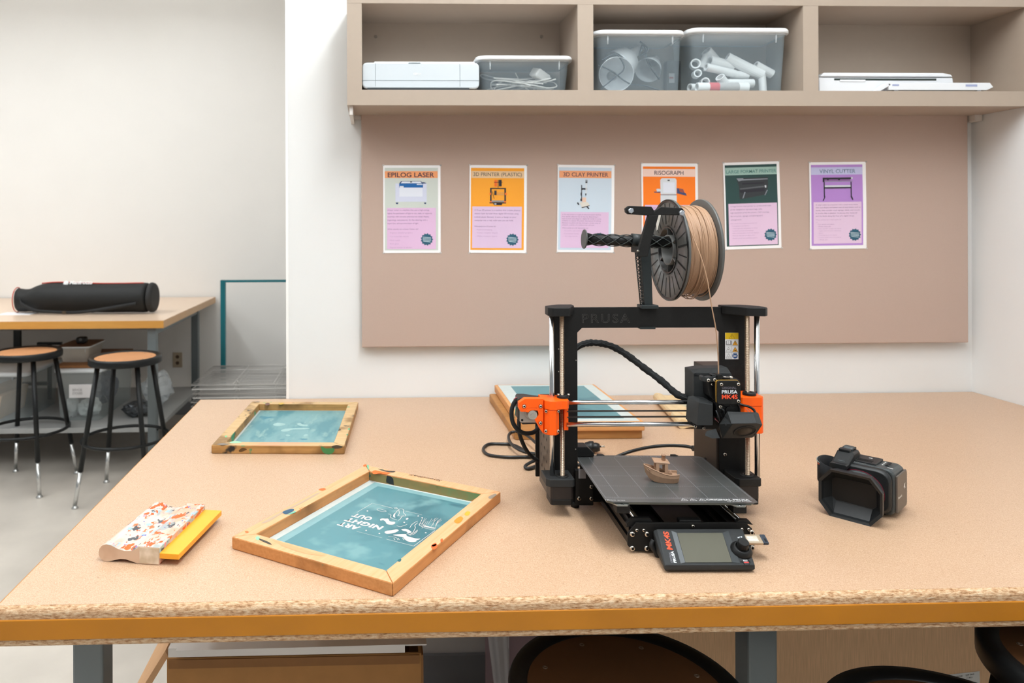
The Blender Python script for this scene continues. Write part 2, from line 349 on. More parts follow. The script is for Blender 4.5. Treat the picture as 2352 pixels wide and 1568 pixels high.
# ================================================================ six posters
ink = mat('dark_ink','#3a3048',.8); ink2 = mat('faded_ink','#8f6f97',.8); ink3 = mat('pale_ink','#b995bb',.8)
paper = mat('white_poster_paper','#f4f2f3',.6)
def flat(name, col): return mat('print_'+name, col, .75)
def poster(corners, org, spec, label):
    """corners TL,TR,BR,BL in px; spec drawn in zoom pixels 7.125/px from org"""
    TL,TR,BR,BL = [PY(u,v,YB-.0012) for u,v in corners]
    ux = (TR-TL); W = ux.length; ux.normalize(); uy = (BL-TL); H = uy.length; uy.normalize(); nn = V(0,-1,0)
    base = TL+V(0,0,0)
    K = 7.125; ox = (corners[0][0]-org[0])*K; oy = (corners[0][1]-org[1])*K
    wpx = (corners[1][0]-corners[0][0])*K; hpx = (corners[3][1]-corners[0][1])*K
    root = thing('poster', label, 'poster', base, 0, None)
    def pt(x, y, lift=0):
        a = (x-ox)/wpx*W; b = (y-oy)/hpx*H
        bow = .0012*math.sin(PI*min(max(b/H,0),1))**2
        return ux*a + uy*b + nn*(lift+bow)
    n = 12; mbp = MB(); fr = []
    for i in range(n+1):
        y = oy+hpx*i/n; fr.append([pt(ox,y,.0), pt(ox+wpx,y,.0), pt(ox+wpx,y,-.0003), pt(ox,y,-.0003)])
    mbp.loft(fr, sm=False); mbp.build('paper', paper, root)
    # background and panels follow the bow of the sheet
    def panel(name, x0,y0,x1,y1, m, lift, skew=0):
        mb = MB(); k = max(2,int((y1-y0)/110)); vs = []; fs = []
        for i in range(k+1):
            y = y0+(y1-y0)*i/k; vs += [pt(x0,y,lift), pt(x1,y,lift)]
        for i in range(k): fs.append((2*i,2*i+1,2*i+3,2*i+2))
        mb.add(vs,fs); return mb.build(name, m, root)
    def poly(mb, pts, lift, mi=0): mb.add([pt(x,y,lift) for x,y in pts],[tuple(range(len(pts)))],mi)
    bgc = spec['bg']; panel('printed_ground', *spec['ground'], flat(bgc[0],bgc[1]), .0003)
    panel('title_band', *spec['band'][0], flat(*spec['band'][1]), .0005)
    panel('text_panel', *spec['pink'][0], flat(*spec['pink'][1]), .0005)
    def put(body, x0, x1, yc, h, m, nm, bold=0, sp=1):
        o = pt(x0, yc+h/2, .0007); e = pt(x1,yc+h/2,.0007)
        text(body, o, ux, -uy, (x1-x0)/wpx*W, h/hpx*H, m, root, nm, bold, 0.0, sp=sp)
    t = spec['title']; put(t[0], t[1], t[2], t[3], t[4], t[5], 'title_lettering', t[6])
    for b_, x0,x1,yc,h,m in spec['lines']: put(b_, x0,x1,yc,h,m,'text_line')
    il = MB(); ms = []
    for (m, pts) in spec['art']:
        if m not in ms: ms.append(m)
    for i,(m,pts) in enumerate(spec['art']): poly(il, pts, .0005+.00006*(i+1), ms.index(m))
    il.build('illustration', ms, root)
    if spec.get('badge'):
        cx,cy = spec['badge']; bd = MB(); pts = []
        for i in range(26): r = 104 if i%2==0 else 86; a = 2*PI*i/26; pts.append((cx+r*math.cos(a), cy+r*math.sin(a)))
        poly(bd, pts, .0008, 0)
        for j in range(4):
            yy = cy-38+j*22; w_ = 68 if j<3 else 58
            poly(bd, [(cx-w_,yy-6),(cx+w_,yy+8),(cx+w_,yy+18),(cx-w_,yy+4)], .0009, 1)
        bd.build('badge', [flat('badge_teal','#2b5a70'), flat('badge_text','#b9cdd6')], root)
    tp = MB()
    for a_,b_ in ((0,0),(1,0),(0,1),(1,1)):
        x = ox+a_*wpx; y = oy+b_*hpx; x0 = x-(-8 if a_==0 else 40)*1 - (12 if a_==0 else 0)
        poly(tp, [(x-14,y-12),(x+22 if a_==0 else x+16,y-12),(x+22 if a_==0 else x+16,y+12),(x-14,y+12)], .0011)
    tp.build('tape', clear('clear_tape','#f3efe9',.35,.3), root)
def R(x0,y0,x1,y1): return [(x0,y0),(x1,y0),(x1,y1),(x0,y1)]
wh = flat('machine_white','#dfe3ee'); wh2 = flat('machine_lavender','#cfd3e6'); blu = flat('machine_blue','#1d62a5'); nav = flat('machine_navy','#3d4a72'); blk = flat('machine_black','#2b2b33'); org_ = flat('machine_orange','#f2702a'); gry = flat('machine_grey','#8a8f97'); lgt = flat('machine_light','#d5d9de')
# 1
poster([(880,379.5),(1011.8,379.5),(1011.2,581),(880.5,581)], (870,370), dict(bg=('sage','#c9cfc8'), ground=(95,110,968,1460), band=((98,165,962,275),('peach','#f0a06c')), pink=((132,765,932,1440),('pink1','#dcb8d8')),
  title=('EPILOG LASER',145,905,225,78,ink,.012), badge=(783,1282),
  lines=[('A laser cutter is a machine that uses a high energy,',140,828,805,30,ink2),('tightly focused beam of light to cut, melt, or vaporize',140,868,858,30,ink2),('materials with extreme precision to create shapes,',140,820,912,30,ink2),("engravings, and patterns. It's like drawing with a",140,795,967,30,ink2),('super-hot, ultra-precise beam of light.',140,650,1022,30,ink2),
   ('What exactly can a Laser Cutter do?',140,645,1115,28,ink2),('- Engrave detailed graphics',160,550,1175,26,ink3),('- Cut materials cleanly',160,485,1235,26,ink3),('- Mark metals',160,345,1295,22,ink3),('- Etch glass',160,325,1355,24,ink3),('- Engrave leather or plastics',160,540,1415,26,ink3)],
  art=[(wh2,R(270,365,782,665)),(wh,R(335,435,715,580)),(wh2,R(340,585,715,630)),(nav,[(332,365),(362,328),(690,328),(722,365)]),(wh,[(360,362),(380,334),(680,334),(700,362)]),(blu,R(332,365,722,432)),(wh,R(340,408,405,432)),(wh,R(620,372,715,388)),(nav,[(690,345),(740,345),(782,365),(722,368)]),(blk,R(512,330,542,350)),(nav,[(275,678),(320,678),(308,705),(280,700)]),(nav,[(738,678),(775,678),(770,700),(745,702)])]),
  'poster reading EPILOG LASER with a white and blue machine, leftmost on the pin board')
# 2
poster([(1078.7,378.7),(1210.4,379.8),(1209,580.5),(1077.3,580.5)], (1070,370), dict(bg=('orange','#f6a430'), ground=(84,108,955,1450), band=((92,160,955,273),('tan','#e6c39a')), pink=((110,740,920,1420),('pink2','#dabfdb')),
  title=('3D PRINTER (PLASTIC)',125,915,222,78,flat('title_grey','#5f5450'),.004), badge=(768,1280),
  lines=[('A Prusa 3D printer is a machine that creates physical',145,893,803,30,ink2),('objects layer by layer from digital 3D models using',145,865,858,30,ink2),('melted plastic filament. It turns a design on your',145,830,915,30,ink2),('computer into a real, solid item you can hold.',145,780,970,30,ink2),('What exactly can a 3D printer do?',145,495,1067,26,ink2),('- Rapid prototyping',165,435,1122,24,ink3),('- Create complex shapes',165,525,1173,24,ink3),('- Make custom parts',165,520,1228,24,ink3)],
  art=[(blk,R(398,435,655,452)),(blk,R(398,435,424,660)),(blk,R(632,435,658,660)),(blk,R(390,668,660,688)),(blk,[(450,688),(600,688),(590,716),(462,716)]),(gry,R(425,640,630,664)),(org_,R(388,515,412,548)),(org_,R(640,515,668,548)),(org_,R(398,650,425,672)),(org_,R(628,650,655,672)),(blk,R(466,478,505,550)),(gry,R(505,515,632,519)),(gry,R(505,543,632,547)),(org_,R(468,305,512,412)),(blk,R(540,302,586,408)),(blk,R(524,305,532,436)),(blk,R(460,340,600,348)),(wh,R(470,690,500,705)),(blk,[(428,490),(434,490),(468,610),(462,612)])]),
  'orange poster reading 3D PRINTER (PLASTIC), left of the pale blue clay printer poster')
# 3
poster([(1281,378),(1411.5,379.5),(1409.4,580.5),(1279,579)], (1270,370), dict(bg=('skyblue','#c9d7e4'), ground=(95,100,962,1448), band=((106,155,958,270),('peach3','#eea476')), pink=((132,828,918,1415),('pink3','#dcbcda')),
  title=('3D CLAY PRINTER',170,905,215,68,flat('title_brown','#6b4a52'),.012), badge=(775,1265),
  lines=[('A 3D clay printer is a type of extrusion-based machine',158,790,873,22,ink2),('that builds objects out of clay by depositing it',158,750,908,22,ink2),('layer by layer according to a digital 3D model. It works',158,795,942,22,ink2),('similarly to a plastic 3D printer, but instead of melting',158,790,975,22,ink2),('filament, it pushes soft clay through a nozzle using air',158,785,1010,22,ink2),('pressure, a piston, or a screw-driven extruder.',158,690,1043,22,ink2),('What exactly can a 3D clay printer do?',158,585,1093,22,ink2),('- Complex geometry',175,485,1138,20,ink3),('- Consistent forms',175,430,1183,20,ink3),('- Sculpture',175,410,1228,20,ink3)],
  art=[(blk,R(464,385,478,650)),(blk,R(455,510,474,560)),(blk,R(452,610,480,650)),(blk,[(478,437),(560,437),(560,468),(500,462),(478,468)]),(gry,R(533,300,566,355)),(blk,R(534,330,560,354)),(lgt,R(536,355,556,525)),(blk,[(526,525),(552,525),(540,572)]),(flat('clay','#e6c3ae'),R(482,590,545,680)),(flat('cream_board','#dcd6cc'),[(435,670),(570,662),(605,715),(480,758)]),(blk,[(470,752),(600,718),(604,726),(480,764)]),(blk,[(395,680),(412,668),(436,705),(420,718)]),(blk,[(550,742),(566,734),(602,770),(586,782)])]),
  'pale blue poster reading 3D CLAY PRINTER, left of the orange RISOGRAPH poster')
# 4
poster([(1473,374.8),(1602.5,375.5),(1603,577),(1474,576)], (1460,365), dict(bg=('vivid_orange','#fb7f1f'), ground=(118,122,972,1440), band=((120,162,970,288),('blush','#f3d3c6')), pink=((145,752,940,1400),('pink4','#dcb9d8')),
  title=('RISOGRAPH',305,780,225,68,flat('title_plum','#4a3a44'),.006), badge=(800,1270),
  lines=[('A Risograph is a digital printer that',160,800,800,28,ink2),('works like screen printing, one colour',160,830,855,28,ink2),('at a time, using soy based ink.',160,760,912,28,ink2)],
  art=[(lgt,[(398,345),(425,312),(645,312),(665,345),(662,575),(402,575)]),(wh,R(445,380,635,550)),(blk,R(518,338,554,358)),(gry,R(405,577,658,592)),(lgt,R(400,592,665,745)),(lgt,[(332,490),(385,485),(400,500),(400,548),(345,548)]),(nav,[(292,535),(400,532),(400,550),(300,548)]),(nav,[(668,475),(770,490),(790,545),(815,560),(828,598),(670,560)]),(flat('brick','#a0503c'),[(700,485),(765,495),(780,550),(720,540)])]),
  'vivid orange poster reading RISOGRAPH, half hidden behind the filament spool')
# 5
poster([(1660.5,373.7),(1789.6,370),(1795.3,569.2),(1666,573.4)], (1650,365), dict(bg=('deep_green','#2d4a48'), ground=(100,105,950,1435), band=((103,148,950,272),('mint','#9dbcb2')), pink=((140,738,935,1420),('pink5','#e0c2dc')),
  title=('LARGE FORMAT PRINTER',120,940,215,56,flat('title_teal','#5d8a84'),.012), badge=(818,1262),
  lines=[('A large-format inkjet printer is a professional inkjet',172,840,785,28,ink2),('printer designed to reproduce huge, wide,',172,690,838,28,ink2),('high-resolution prints like posters, CAD drawings,',172,808,890,28,ink2),('fine art prints, signage, and photographic',172,700,945,28,ink2),('enlargements.',172,350,1003,26,ink2),('What exactly can a large format printer do?',165,600,1065,22,ink3),('- Print posters and banners',180,470,1105,20,ink3),('- Create signs and wall graphics in colour',180,610,1145,20,ink3),('- Technical and architectural drawings',180,540,1185,20,ink3),('- Make photographic prints and displays',180,625,1223,20,ink3),('- Print on vinyl and on fabric rolls',180,560,1263,20,ink3),('- Design proofs and exhibition prints',180,600,1306,20,ink3)],
  art=[(flat('charcoal_print','#36393d'),[(285,320),(800,318),(800,440),(770,600),(330,670),(320,560),(322,470)]),(blk,[(370,405),(730,400),(735,420),(380,430)]),(gry,[(285,325),(400,322),(395,340),(790,338),(800,352),(370,362),(320,375)]),(flat('mid_print','#5a5d61'),[(335,490),(730,455),(730,480),(340,510)]),(blk,[(330,520),(740,492),(740,545),(400,562),(340,560)]),(gry,[(410,548),(425,556),(390,650),(372,655)]),(gry,[(775,525),(790,530),(745,615),(735,610)]),(lgt,[(740,450),(768,448),(766,488),(746,488)])]),
  'dark green poster reading LARGE FORMAT PRINTER, right of the filament spool')
# 6
poster([(1858.3,372.7),(1988.4,371.3),(1990.3,570.6),(1860.4,572.4)], (1845,365), dict(bg=('lilac','#b487cf'), ground=(122,98,965,1420), band=((124,140,963,262),('periwinkle','#c2c2e4')), pink=((155,708,940,1388),('pink6','#e1c5de')),
  title=('VINYL CUTTER',260,848,205,64,flat('title_slate','#6b7f9c'),.012), badge=(828,1248),
  lines=[('A vinyl cutter is a machine with a small sharp blade',190,880,757,26,ink2),('that cuts shapes and letters out of vinyl sheets such as',190,922,800,26,ink2),('decals, heat transfer vinyl, signage, labels, and stencils.',190,918,847,26,ink2),('It works like a plotter: it moves the material',190,865,893,26,ink2),('and the blade along the lines of a digital design.',190,825,940,26,ink2),('What exactly can a vinyl cutter do',190,605,1000,22,ink3),('for you',190,220,1037,16,ink3),('- Cut decals and labels',210,490,1072,18,ink3),('- Make stencils',210,435,1107,18,ink3),('- Heat transfer designs for shirts',210,605,1145,18,ink3),('- Signs and window lettering',225,600,1180,18,ink3),('- Stickers',225,305,1215,18,ink3),('- Packaging prototypes',225,540,1250,18,ink3),('- Custom paper and card projects',225,605,1288,18,ink3),('- Wall art',225,380,1325,18,ink3)],
  art=[(blk,R(315,308,780,338)),(blk,R(310,308,340,380)),(flat('mauve_print','#8d5f98'),R(340,338,765,362)),(blk,R(380,330,410,352)),(blk,R(560,330,595,352)),(gry,R(340,366,800,376)),(lgt,R(775,305,800,335)),(blk,R(325,380,342,620)),(blk,R(765,380,782,620)),(lgt,R(342,435,765,462)),(blk,R(338,466,772,488)),(blk,[(325,612),(348,612),(345,632),(318,688),(302,684),(328,635)]),(blk,[(762,612),(782,612),(806,672),(792,682),(765,632)])]),
  'lilac poster reading VINYL CUTTER, rightmost on the pin board')
# ================================================================ things in the cubbies
FZ = SZ1   # shelf floor height
lidm = mat('white_lid_plastic','#eff1f3',.35)
clearm = clear('clear_bin_plastic','#b4c4ce',.22,.2)
rimm = clear('clear_bin_rib','#e8eef2',.55,.2)
# --- white flat printer
def wall_printer():
    y0 = YS+.012; p = PY(830,207,y0); q = PY(1101,143,y0)
    x0, x1, z1 = sx(831)+.001, q.x, PY(900,143,y0).z; h = z1-FZ; W = x1-x0; D = .185
    r = thing('inkjet_printer','pale blue-grey flat inkjet printer filling the left of the first cubby','printer',(x0,y0,FZ))
    pale = mat('pale_grey_gloss_plastic','#ccd3d8',.12,coat=.3); seam = mat('seam_dark','#7c868c',.6)
    prof = [(.012,.006),(.0,.02),(.0,.03),(.002,h-.006),(.008,h),(D,h),(D,0),(.02,0)]
    m = MB(); m.prism(rrect(0,W,.006,h,.014,5), 'y', 0, D); m.build('body', pale, r, bevel=.004)
    m = MB(); m.box(.035,W-.012,.01,D-.01,h,h+.0045); m.build('top_lid', lidm, r, bevel=.002)
    m = MB(); zs = .029
    m.box(.001,W-.001,-.0006,.001,zs,zs+.0012); m.box(.038,.0392,-.0006,.001,.012,h-.002); m.box(W-.058,W-.0568,-.0006,.001,.012,h-.002)
    m.build('panel_seam', seam, r)
    MB().box(.015,W-.03,-.0008,.01,.001,.008).build('paper_slot', mat('slot_dark','#2c3235',.5), r)
    MB().box(.135,.17,-.001,.002,h-.003,h-.0002).build('lid_grip', seam, r)
    text('canon', (.15,-.0007,h*.55), (1,0,0),(0,0,1), .022,.006, mat('print_white','#f4f4f4',.5), r, 'emblem')
    for fx in (.03,W-.03): MB().cyl((fx,.03,0),(fx,.03,.007),.008,10).build('foot', seam, r)
wall_printer()
def tub(name, label, W, D, H, loc, rot=0, lid=True, lidmat=None, shell=None, lidh=.012, lip=.010, taper=.9, rc=.02, group=None):
    """open clear tub with clip-on lid; origin front left floor corner; W, D at the rim"""
    r = thing(name, label, 'storage bin', loc, rot, group)
    def rr(s, z, inset=0):
        cx, cy = W/2, D/2; return [(x,y,z) for x,y in rrect(cx-W*s/2+inset, cx+W*s/2-inset, cy-D*s/2+inset, cy+D*s/2-inset, rc, 4)]
    m = MB(); z1 = H-lidh
    m.loft([rr(taper,.001), rr(1,z1)], cap=False); n = len(rr(1,0)); m.add(rr(taper,.001),[tuple(range(n))])
    m.build('tub', shell or clearm, r)
    m = MB(); m.loft([[(x*1.0+(x-W/2)*.02,y+(y-D/2)*.02,z) for x,y,z in rr(1,z1-.006)], [(x+(x-W/2)*.02,y+(y-D/2)*.02,z) for x,y,z in rr(1,z1)]], cap=False)
    for ux in (.12,.88):
        m.cyl((W*ux, -.001+D*(1-taper)/2*.35, z1-.03),(W*ux,-.001,z1-.004),.0022,6)
    m.build('rim', rimm, r)
    if lid:
        m = MB(); o = rrect(-lip,W+lip,-lip,D+lip,rc+lip,5)
        rings = [[(x,y,z1-.002) for x,y in o], [(x,y,H-.006) for x,y in o], [(W/2+(x-W/2)*.985,D/2+(y-D/2)*.97,H-.001) for x,y in o], [(W/2+(x-W/2)*.95,D/2+(y-D/2)*.9,H) for x,y in o]]
        m.loft(rings); m.build('lid', lidmat or lidm, r)
    return r
yb = YS+.016
def binat(name,label,u0,u1,vt,D,lidh=.012,**k):
    a = PY(u0,vt,yb); b = PY(u1,vt,yb); W = b.x-a.x-.02
    return tub(name,label,W,D,a.z-FZ,(a.x+.010,yb+.010,FZ),lidh=lidh,**k), W, a.z-FZ, a.x+.010, yb+.010
D_ = .150
b2 = binat('storage_bin','low clear bin of white cables with a white lid, beside the inkjet printer',1094,1319,126,D_,.011,taper=.93)
b3 = binat('storage_bin','clear bin holding clamp lamps under a white lid, in the middle cubby',1367,1579,67,D_,.012,taper=.95)
b4 = binat('storage_bin','clear bin full of white paper rolls with a white lid, in the middle cubby',1584,1821,62,D_,.013,taper=.93)
# white cables in the low bin: each cable a loop-rich tube
cab = mat('white_cable','#e9e3dc',.5)
random.seed(3)
def cable(seed, n, x0,x1,z0,z1,y0,y1,r,label,grp,first=None):
    rnd = random.Random(seed); pts = []
    for i in range(n): pts.append(V(rnd.uniform(x0,x1), rnd.uniform(y0,y1), rnd.uniform(z0,z1)))
    o = MB().tube(smooth(pts,10), r, 7).build('white_cable', cab); tag(o,label,'cable',grp); return o
_,W2,H2,X2,Y2 = b2
for k in range(5):
    zt = H2*(.72 if k==0 else .5)
    cable(11+k, 8, X2+.025,X2+W2-.03,FZ+.008,FZ+zt,Y2+.018,Y2+D_-.03,.0021,'tangled white cable coiled inside the low clear bin','white cables in the low bin')
pb = MB().box(-.025,.025,-.02,.02,0,.028).build('power_adapter', mat('white_adapter','#e6e2de',.4), bevel=.005, loc=(X2+W2*.68,Y2+.045,FZ+.045)); pb.rotation_euler=(.3,.4,.5)
tag(pb,'white plug-in power adapter among the cables in the low bin','power adapter')
# clamp lamps
def clamp_lamp(loc, rot, label, R_=.058):
    r = thing('clamp_lamp',label,'lamp',loc,0,None); r.rotation_euler = V(0,0,1).rotation_difference(V(*rot)).to_euler()
    al = mat('brushed_aluminium','#d9dcde',.38,.35)
    prof = [(R_,0),(R_*1.03,-.001),(R_*.99,.004),(R_*.9,.022),(R_*.66,.045),(R_*.34,.056),(R_*.3,.058)]
    MB().lathe(prof,n=36).build('reflector', al, r)
    MB().lathe([(R_*.3,.056),(R_*.3,.068),(.012,.072),(.012,.088),(.0,.088)],n=20).build('socket', mat('pale_socket','#d9dadb',.4), r)
    return r
_,W3,H3,X3,Y3 = b3
clamp_lamp((X3+.062,Y3+.018,FZ+.056),(.1,1,.12),'round clamp lamp reflector facing out at the front of its bin',.05)
clamp_lamp((X3+.092,Y3+.078,FZ+.095),(.72,.12,.62),'clamp lamp reflector tipped on edge above the front one',.052)
clamp_lamp((X3+.178,Y3+.070,FZ+.080),(.5,.6,.5),'clamp lamp reflector leaning at the right of its bin',.038)
dk = mat('dark_flex','#3a4248',.5)
tag(MB().tube(smooth([(X3+.02,Y3+.02,FZ+.10),(X3+.06,Y3+.016,FZ+.115),(X3+.085,Y3+.015,FZ+.075),(X3+.055,Y3+.018,FZ+.045),(X3+.015,Y3+.02,FZ+.012)],8),.0022,6).build('lamp_cord',dk),'dark lamp cord looped over the front reflector','cord')
tag(MB().tube(smooth([(X3+.01,Y3+.022,FZ+.085),(X3+.05,Y3+.02,FZ+.065),(X3+.10,Y3+.02,FZ+.03),(X3+.15,Y3+.02,FZ+.022),(X3+.20,Y3+.03,FZ+.01)],8),.0022,6).build('lamp_cord',dk),'dark lamp cord running low across the lamp bin','cord')
tag(MB().tube(smooth([(X3+.15,Y3+.06,FZ+.165),(X3+.17,Y3+.05,FZ+.14),(X3+.145,Y3+.05,FZ+.12),(X3+.16,Y3+.06,FZ+.155),(X3+.18,Y3+.07,FZ+.10),(X3+.21,Y3+.06,FZ+.05)],8),.003,6).build('lamp_cord',dk),'dark lamp cord bunched at the top of the lamp bin','cord')
# paper rolls
_,W4,H4,X4,Y4 = b4
roll = mat('white_paper_roll','#f1f1f0',.7)
def proll(px, py, pz, L, r, ang, tilt, lab):
    m = MB(); k = r*.72
    m.lathe([(r,-L/2),(r,L/2),(k,L/2),(k,-L/2)],(0,0,0),(1,0,0),18,close=True,sm=False)
    o = m.build('paper_roll', roll); o.location = (px,py,pz); o.rotation_euler = (0,tilt,ang); tag(o,lab,'paper roll','paper rolls in the clear bin'); return o
rolls = [(.055,.05,.016,.09,.013,.2,.0),(.11,.03,.030,.05,.014,.5,.7),(.155,.04,.030,.09,.013,.0,.0),(.165,.07,.060,.06,.013,.1,.05),
 (.105,.045,.070,.10,.012,.15,.18),(.115,.075,.095,.08,.018,.2,.15),(.18,.06,.085,.12,.016,-.1,.5),(.245-.01,.06,.075,.06,.014,.1,.45),
 (.035,.04,.058,.03,.012,1.4,0),(.06,.05,.034,.03,.013,1.4,0),(.035,.055,.090,.03,.015,1.3,0),(.10,.10,.118,.06,.017,.3,.7),(.228,.05,.03,.06,.011,.1,1.5),(.07,.085,.10,.05,.012,.5,-1.0)]
for k,(a,b_,c,L,r_,an,ti) in enumerate(rolls):
    a *= W4/.27
    proll(X4+a, Y4+.02+b_*.75, FZ+.006+max(c,r_), L, r_, an, ti, 'short white rolled paper lying among the others in its bin')
rr = thing('paper_roll','white paper roll with a red printed band, lowest at the front of its bin','paper roll',(X4+.025,Y4+.022,FZ+.018))
MB().lathe([(.0145,0),(.0145,.155),(.011,.155),(.011,0)],(0,0,0),(1,0,0),20,close=True,sm=False).build('roll_body', roll, rr)
MB().lathe([(.0149,.035),(.0149,.065)],(0,0,0),(1,0,0),20).build('red_band', mat('red_print_band','#d9646a',.6), rr)
MB().lathe([(.0149,.065),(.0149,.125)],(0,0,0),(1,0,0),20).build('grey_band', mat('grey_foil_band','#b9b6b4',.35), rr)
# dark carton seen between the two bins
bx = thing('small_carton','dark carton with a white and red label, behind and between two clear bins','box',(X3+W3+.010,YS+.165,FZ))
MB().box(0,.045,0,.03,0,.125).build('carton', mat('dark_carton','#4a4540',.7), bx, bevel=.002)
MB().box(.006,.024,-.0006,0,.055,.085).build('carton_label', mat('carton_label_white','#cfc9c6',.6), bx)
MB().box(.007,.020,-.0009,-.0003,.068,.074).build('carton_label', mat('carton_label_red','#a8433c',.6), bx)
# scanner and tray
y0 = YS+.03; a = PY(1882,207,y0); b = PY(2190,168,y0); hh = b.z-FZ
r = thing('flatbed_scanner','long white flatbed scanner in the right cubby','scanner',(a.x,y0,FZ)); W = b.x-a.x
wp = mat('white_gloss_plastic','#e6e8ec',.2)
MB().prism([(0,.0),(W,.0),(W+.003,.012),(W-.002,hh*.78),(-.001,hh*.78)],'y',0,.15).build('body', wp, r, bevel=.003)
MB().prism([(-.001,hh*.80),(W-.003,hh*.80),(W-.012,hh*.93),(W-.035,hh),(.012,hh)],'y',-.004,.15).build('lid', wp, r, bevel=.003)
MB().box(.045,W*.87,-.0008,.01,hh*.62,hh*.72).build('slot', mat('slot_green_black','#26332f',.4), r)
MB().box(.062,.14,-.002,.01,hh*.55,hh*.66).build('button_bar', wp, r, bevel=.001)
y1 = YS+.006; a = PY(2008,207,y1); b = PY(2282,190,y1)
r = thing('paper_tray','thin white plastic tray lying in front of the scanner','tray',(a.x,y1,FZ)); W = b.x-a.x; h = b.z-FZ
MB().prism([(0,.000),(.018,.000),(.052,h*.75),(.04,h)],'y',0,.02).build('ramp', wp, r, bevel=.001)
MB().prism([(.045,.0035),(W-.02,.0035),(W,h*.5),(W-.01,h),(.042,h)],'y',0,.012).build('tray_plate', wp, r, bevel=.0015)
for fx in (.06,W-.05): MB().box(fx,fx+.012,.0,.010,0,.0035).build('foot', mat('tray_foot_grey','#8a8c90',.6), r)
MB().box(.055,.075,-.0005,0,h*.6,h*.8).build('marking', mat('blue_grey_mark','#9aa2c4',.5), r)
MB().box(W-.085,W-.05,-.0005,0,h*.55,h*.8).build('marking', MATS['blue_grey_mark'], r)
# ================================================================ silk-screen frames
def wood_mat(name, base, grain, spots, rough=.5):
    return layered(name, base, spots, rough, .35, (grain, (9,160,160), .55), bump=.05)
orange_spot = ('#e8702a', 16, .70, .012, 3, None); teal_spot = ('#1f7f6f', 19, .71, .012, 7, None); navy_spot = ('#20303c', 13, .735, .012, 5, None); dirt = ('#8f5f34', 9, .55, .2, 2, None)
wA = wood_mat('bright_pine_frame', '#cf9058', '#b5733a', [dirt, orange_spot, teal_spot, navy_spot])
wA2 = wood_mat('bright_pine_frame_pale', '#dcab80', '#c9925f', [orange_spot, teal_spot, ('#8a7a6a', 7, .66, .05, 9, None), navy_spot])
wB = wood_mat('aged_brown_frame', '#b98d55', '#8a6030', [('#6f4f2a', 9, .48, .2, 2, None), ('#2c2a26', 16, .61, .05, 4, None), ('#3a8f62', 15, .67, .02, 8, None)])
wB2 = wood_mat('aged_pale_frame', '#cbab7e', '#b08a58', [('#8d6c44', 12, .53, .15, 2, None), ('#3b352f', 28, .65, .03, 4, None), ('#3fa070', 26, .67, .02, 8, None), ('#d99b78', 6, .56, .15, 11, None)])
wC = wood_mat('orange_pine_frame', '#dba066', '#c5854a', [('#c07c3e', 5, .6, .2, 2, None)])
wC2 = wood_mat('brown_pine_frame', '#b5824c', '#96652f', [('#7a5430', 5, .56, .2, 2, None)])
meshA = layered('teal_emulsion_mesh', '#53858c', [('#3a6e77', 7, .48, .14, 1, None), ('#6f9a9d', 11, .54, .12, 4, None), ('#27586a', 12, .62, .08, 6, (1,.5,1))], .35, .5)
meshB = layered('pale_teal_mesh', '#6f999c', [('#4f848c', 9, .48, .15, 1, (2,.6,1)), ('#87a8a4', 14, .55, .1, 4, (2,.6,1)), ('#3b7c8c', 14, .64, .05, 6, None)], .4, .4)
meshC = layered('teal_mesh', '#5a8a91', [('#4a7a83', 9, .50, .1, 1, None)], .4, .4)
tapem = mat('white_margin_mesh','#c6cecb',.45, var=.04, vscale=60)
tape2 = mat('blue_margin_mesh','#7fa5a9',.45, var=.05, vscale=40)
def frame_pose(A, B, D):
    """A corner at origin, B along local x, D along local y: returns W, H, angle"""
    W = (B-A).length; H = (D-A).length; return W, H, math.atan2((B-A).y,(B-A).x)
def screen(name, label, A, W, H, ang, t, hgt, mside, mtop, mesh, z, group=None, up=False, marg=(.02,.012), mscale=1):
    r = thing(name, label, 'screen printing frame', (A.x,A.y,z), ang, group)
    def bar(pts, nm):
        m = MB(); b = [(x,y,0) for x,y in pts]; tp = [(x,y,hgt) for x,y in pts]; n = 4
        m.add(b+tp, [(3,2,1,0)]+[(i,(i+1)%4,4+(i+1)%4,4+i) for i in range(4)], 0); m.add(tp,[(0,1,2,3)],1)
        m2 = MB(); m2.v = []; 
        # merge shared top ring so that the bevel rounds the edges
        mm = MB(); mm.add(b+tp, [(3,2,1,0)]+[(i,(i+1)%4,4+(i+1)%4,4+i) for i in range(4)], 0); mm.f.append([4,5,6,7]); mm.m.append(1); mm.s.append(False)
        return mm.build('rail', [mside, mtop], r, bevel=.0022)
    g = .0002
    bar([(0,0),(W,0),(W-t,t-g),(t,t-g)],'a'); bar([(W,g),(W,H-g),(W-t,H-t),(W-t,t)],'b'); bar([(W,H),(0,H),(t,H-t+g),(W-t,H-t+g)],'c'); bar([(0,H-g),(0,g),(t,t),(t,H-t)],'d')
    zz = (hgt+.0008) if up else .0016
    e = .004 if up else 0
    x0,x1,y0,y1 = (t*.3,W-t*.3,t*.3,H-t*.3) if up else (t,W-t,t,H-t)
    MB().box(x0,x1,y0,y1,zz-.0008,zz).build('mesh_margin', tapem, r)
    return r, zz
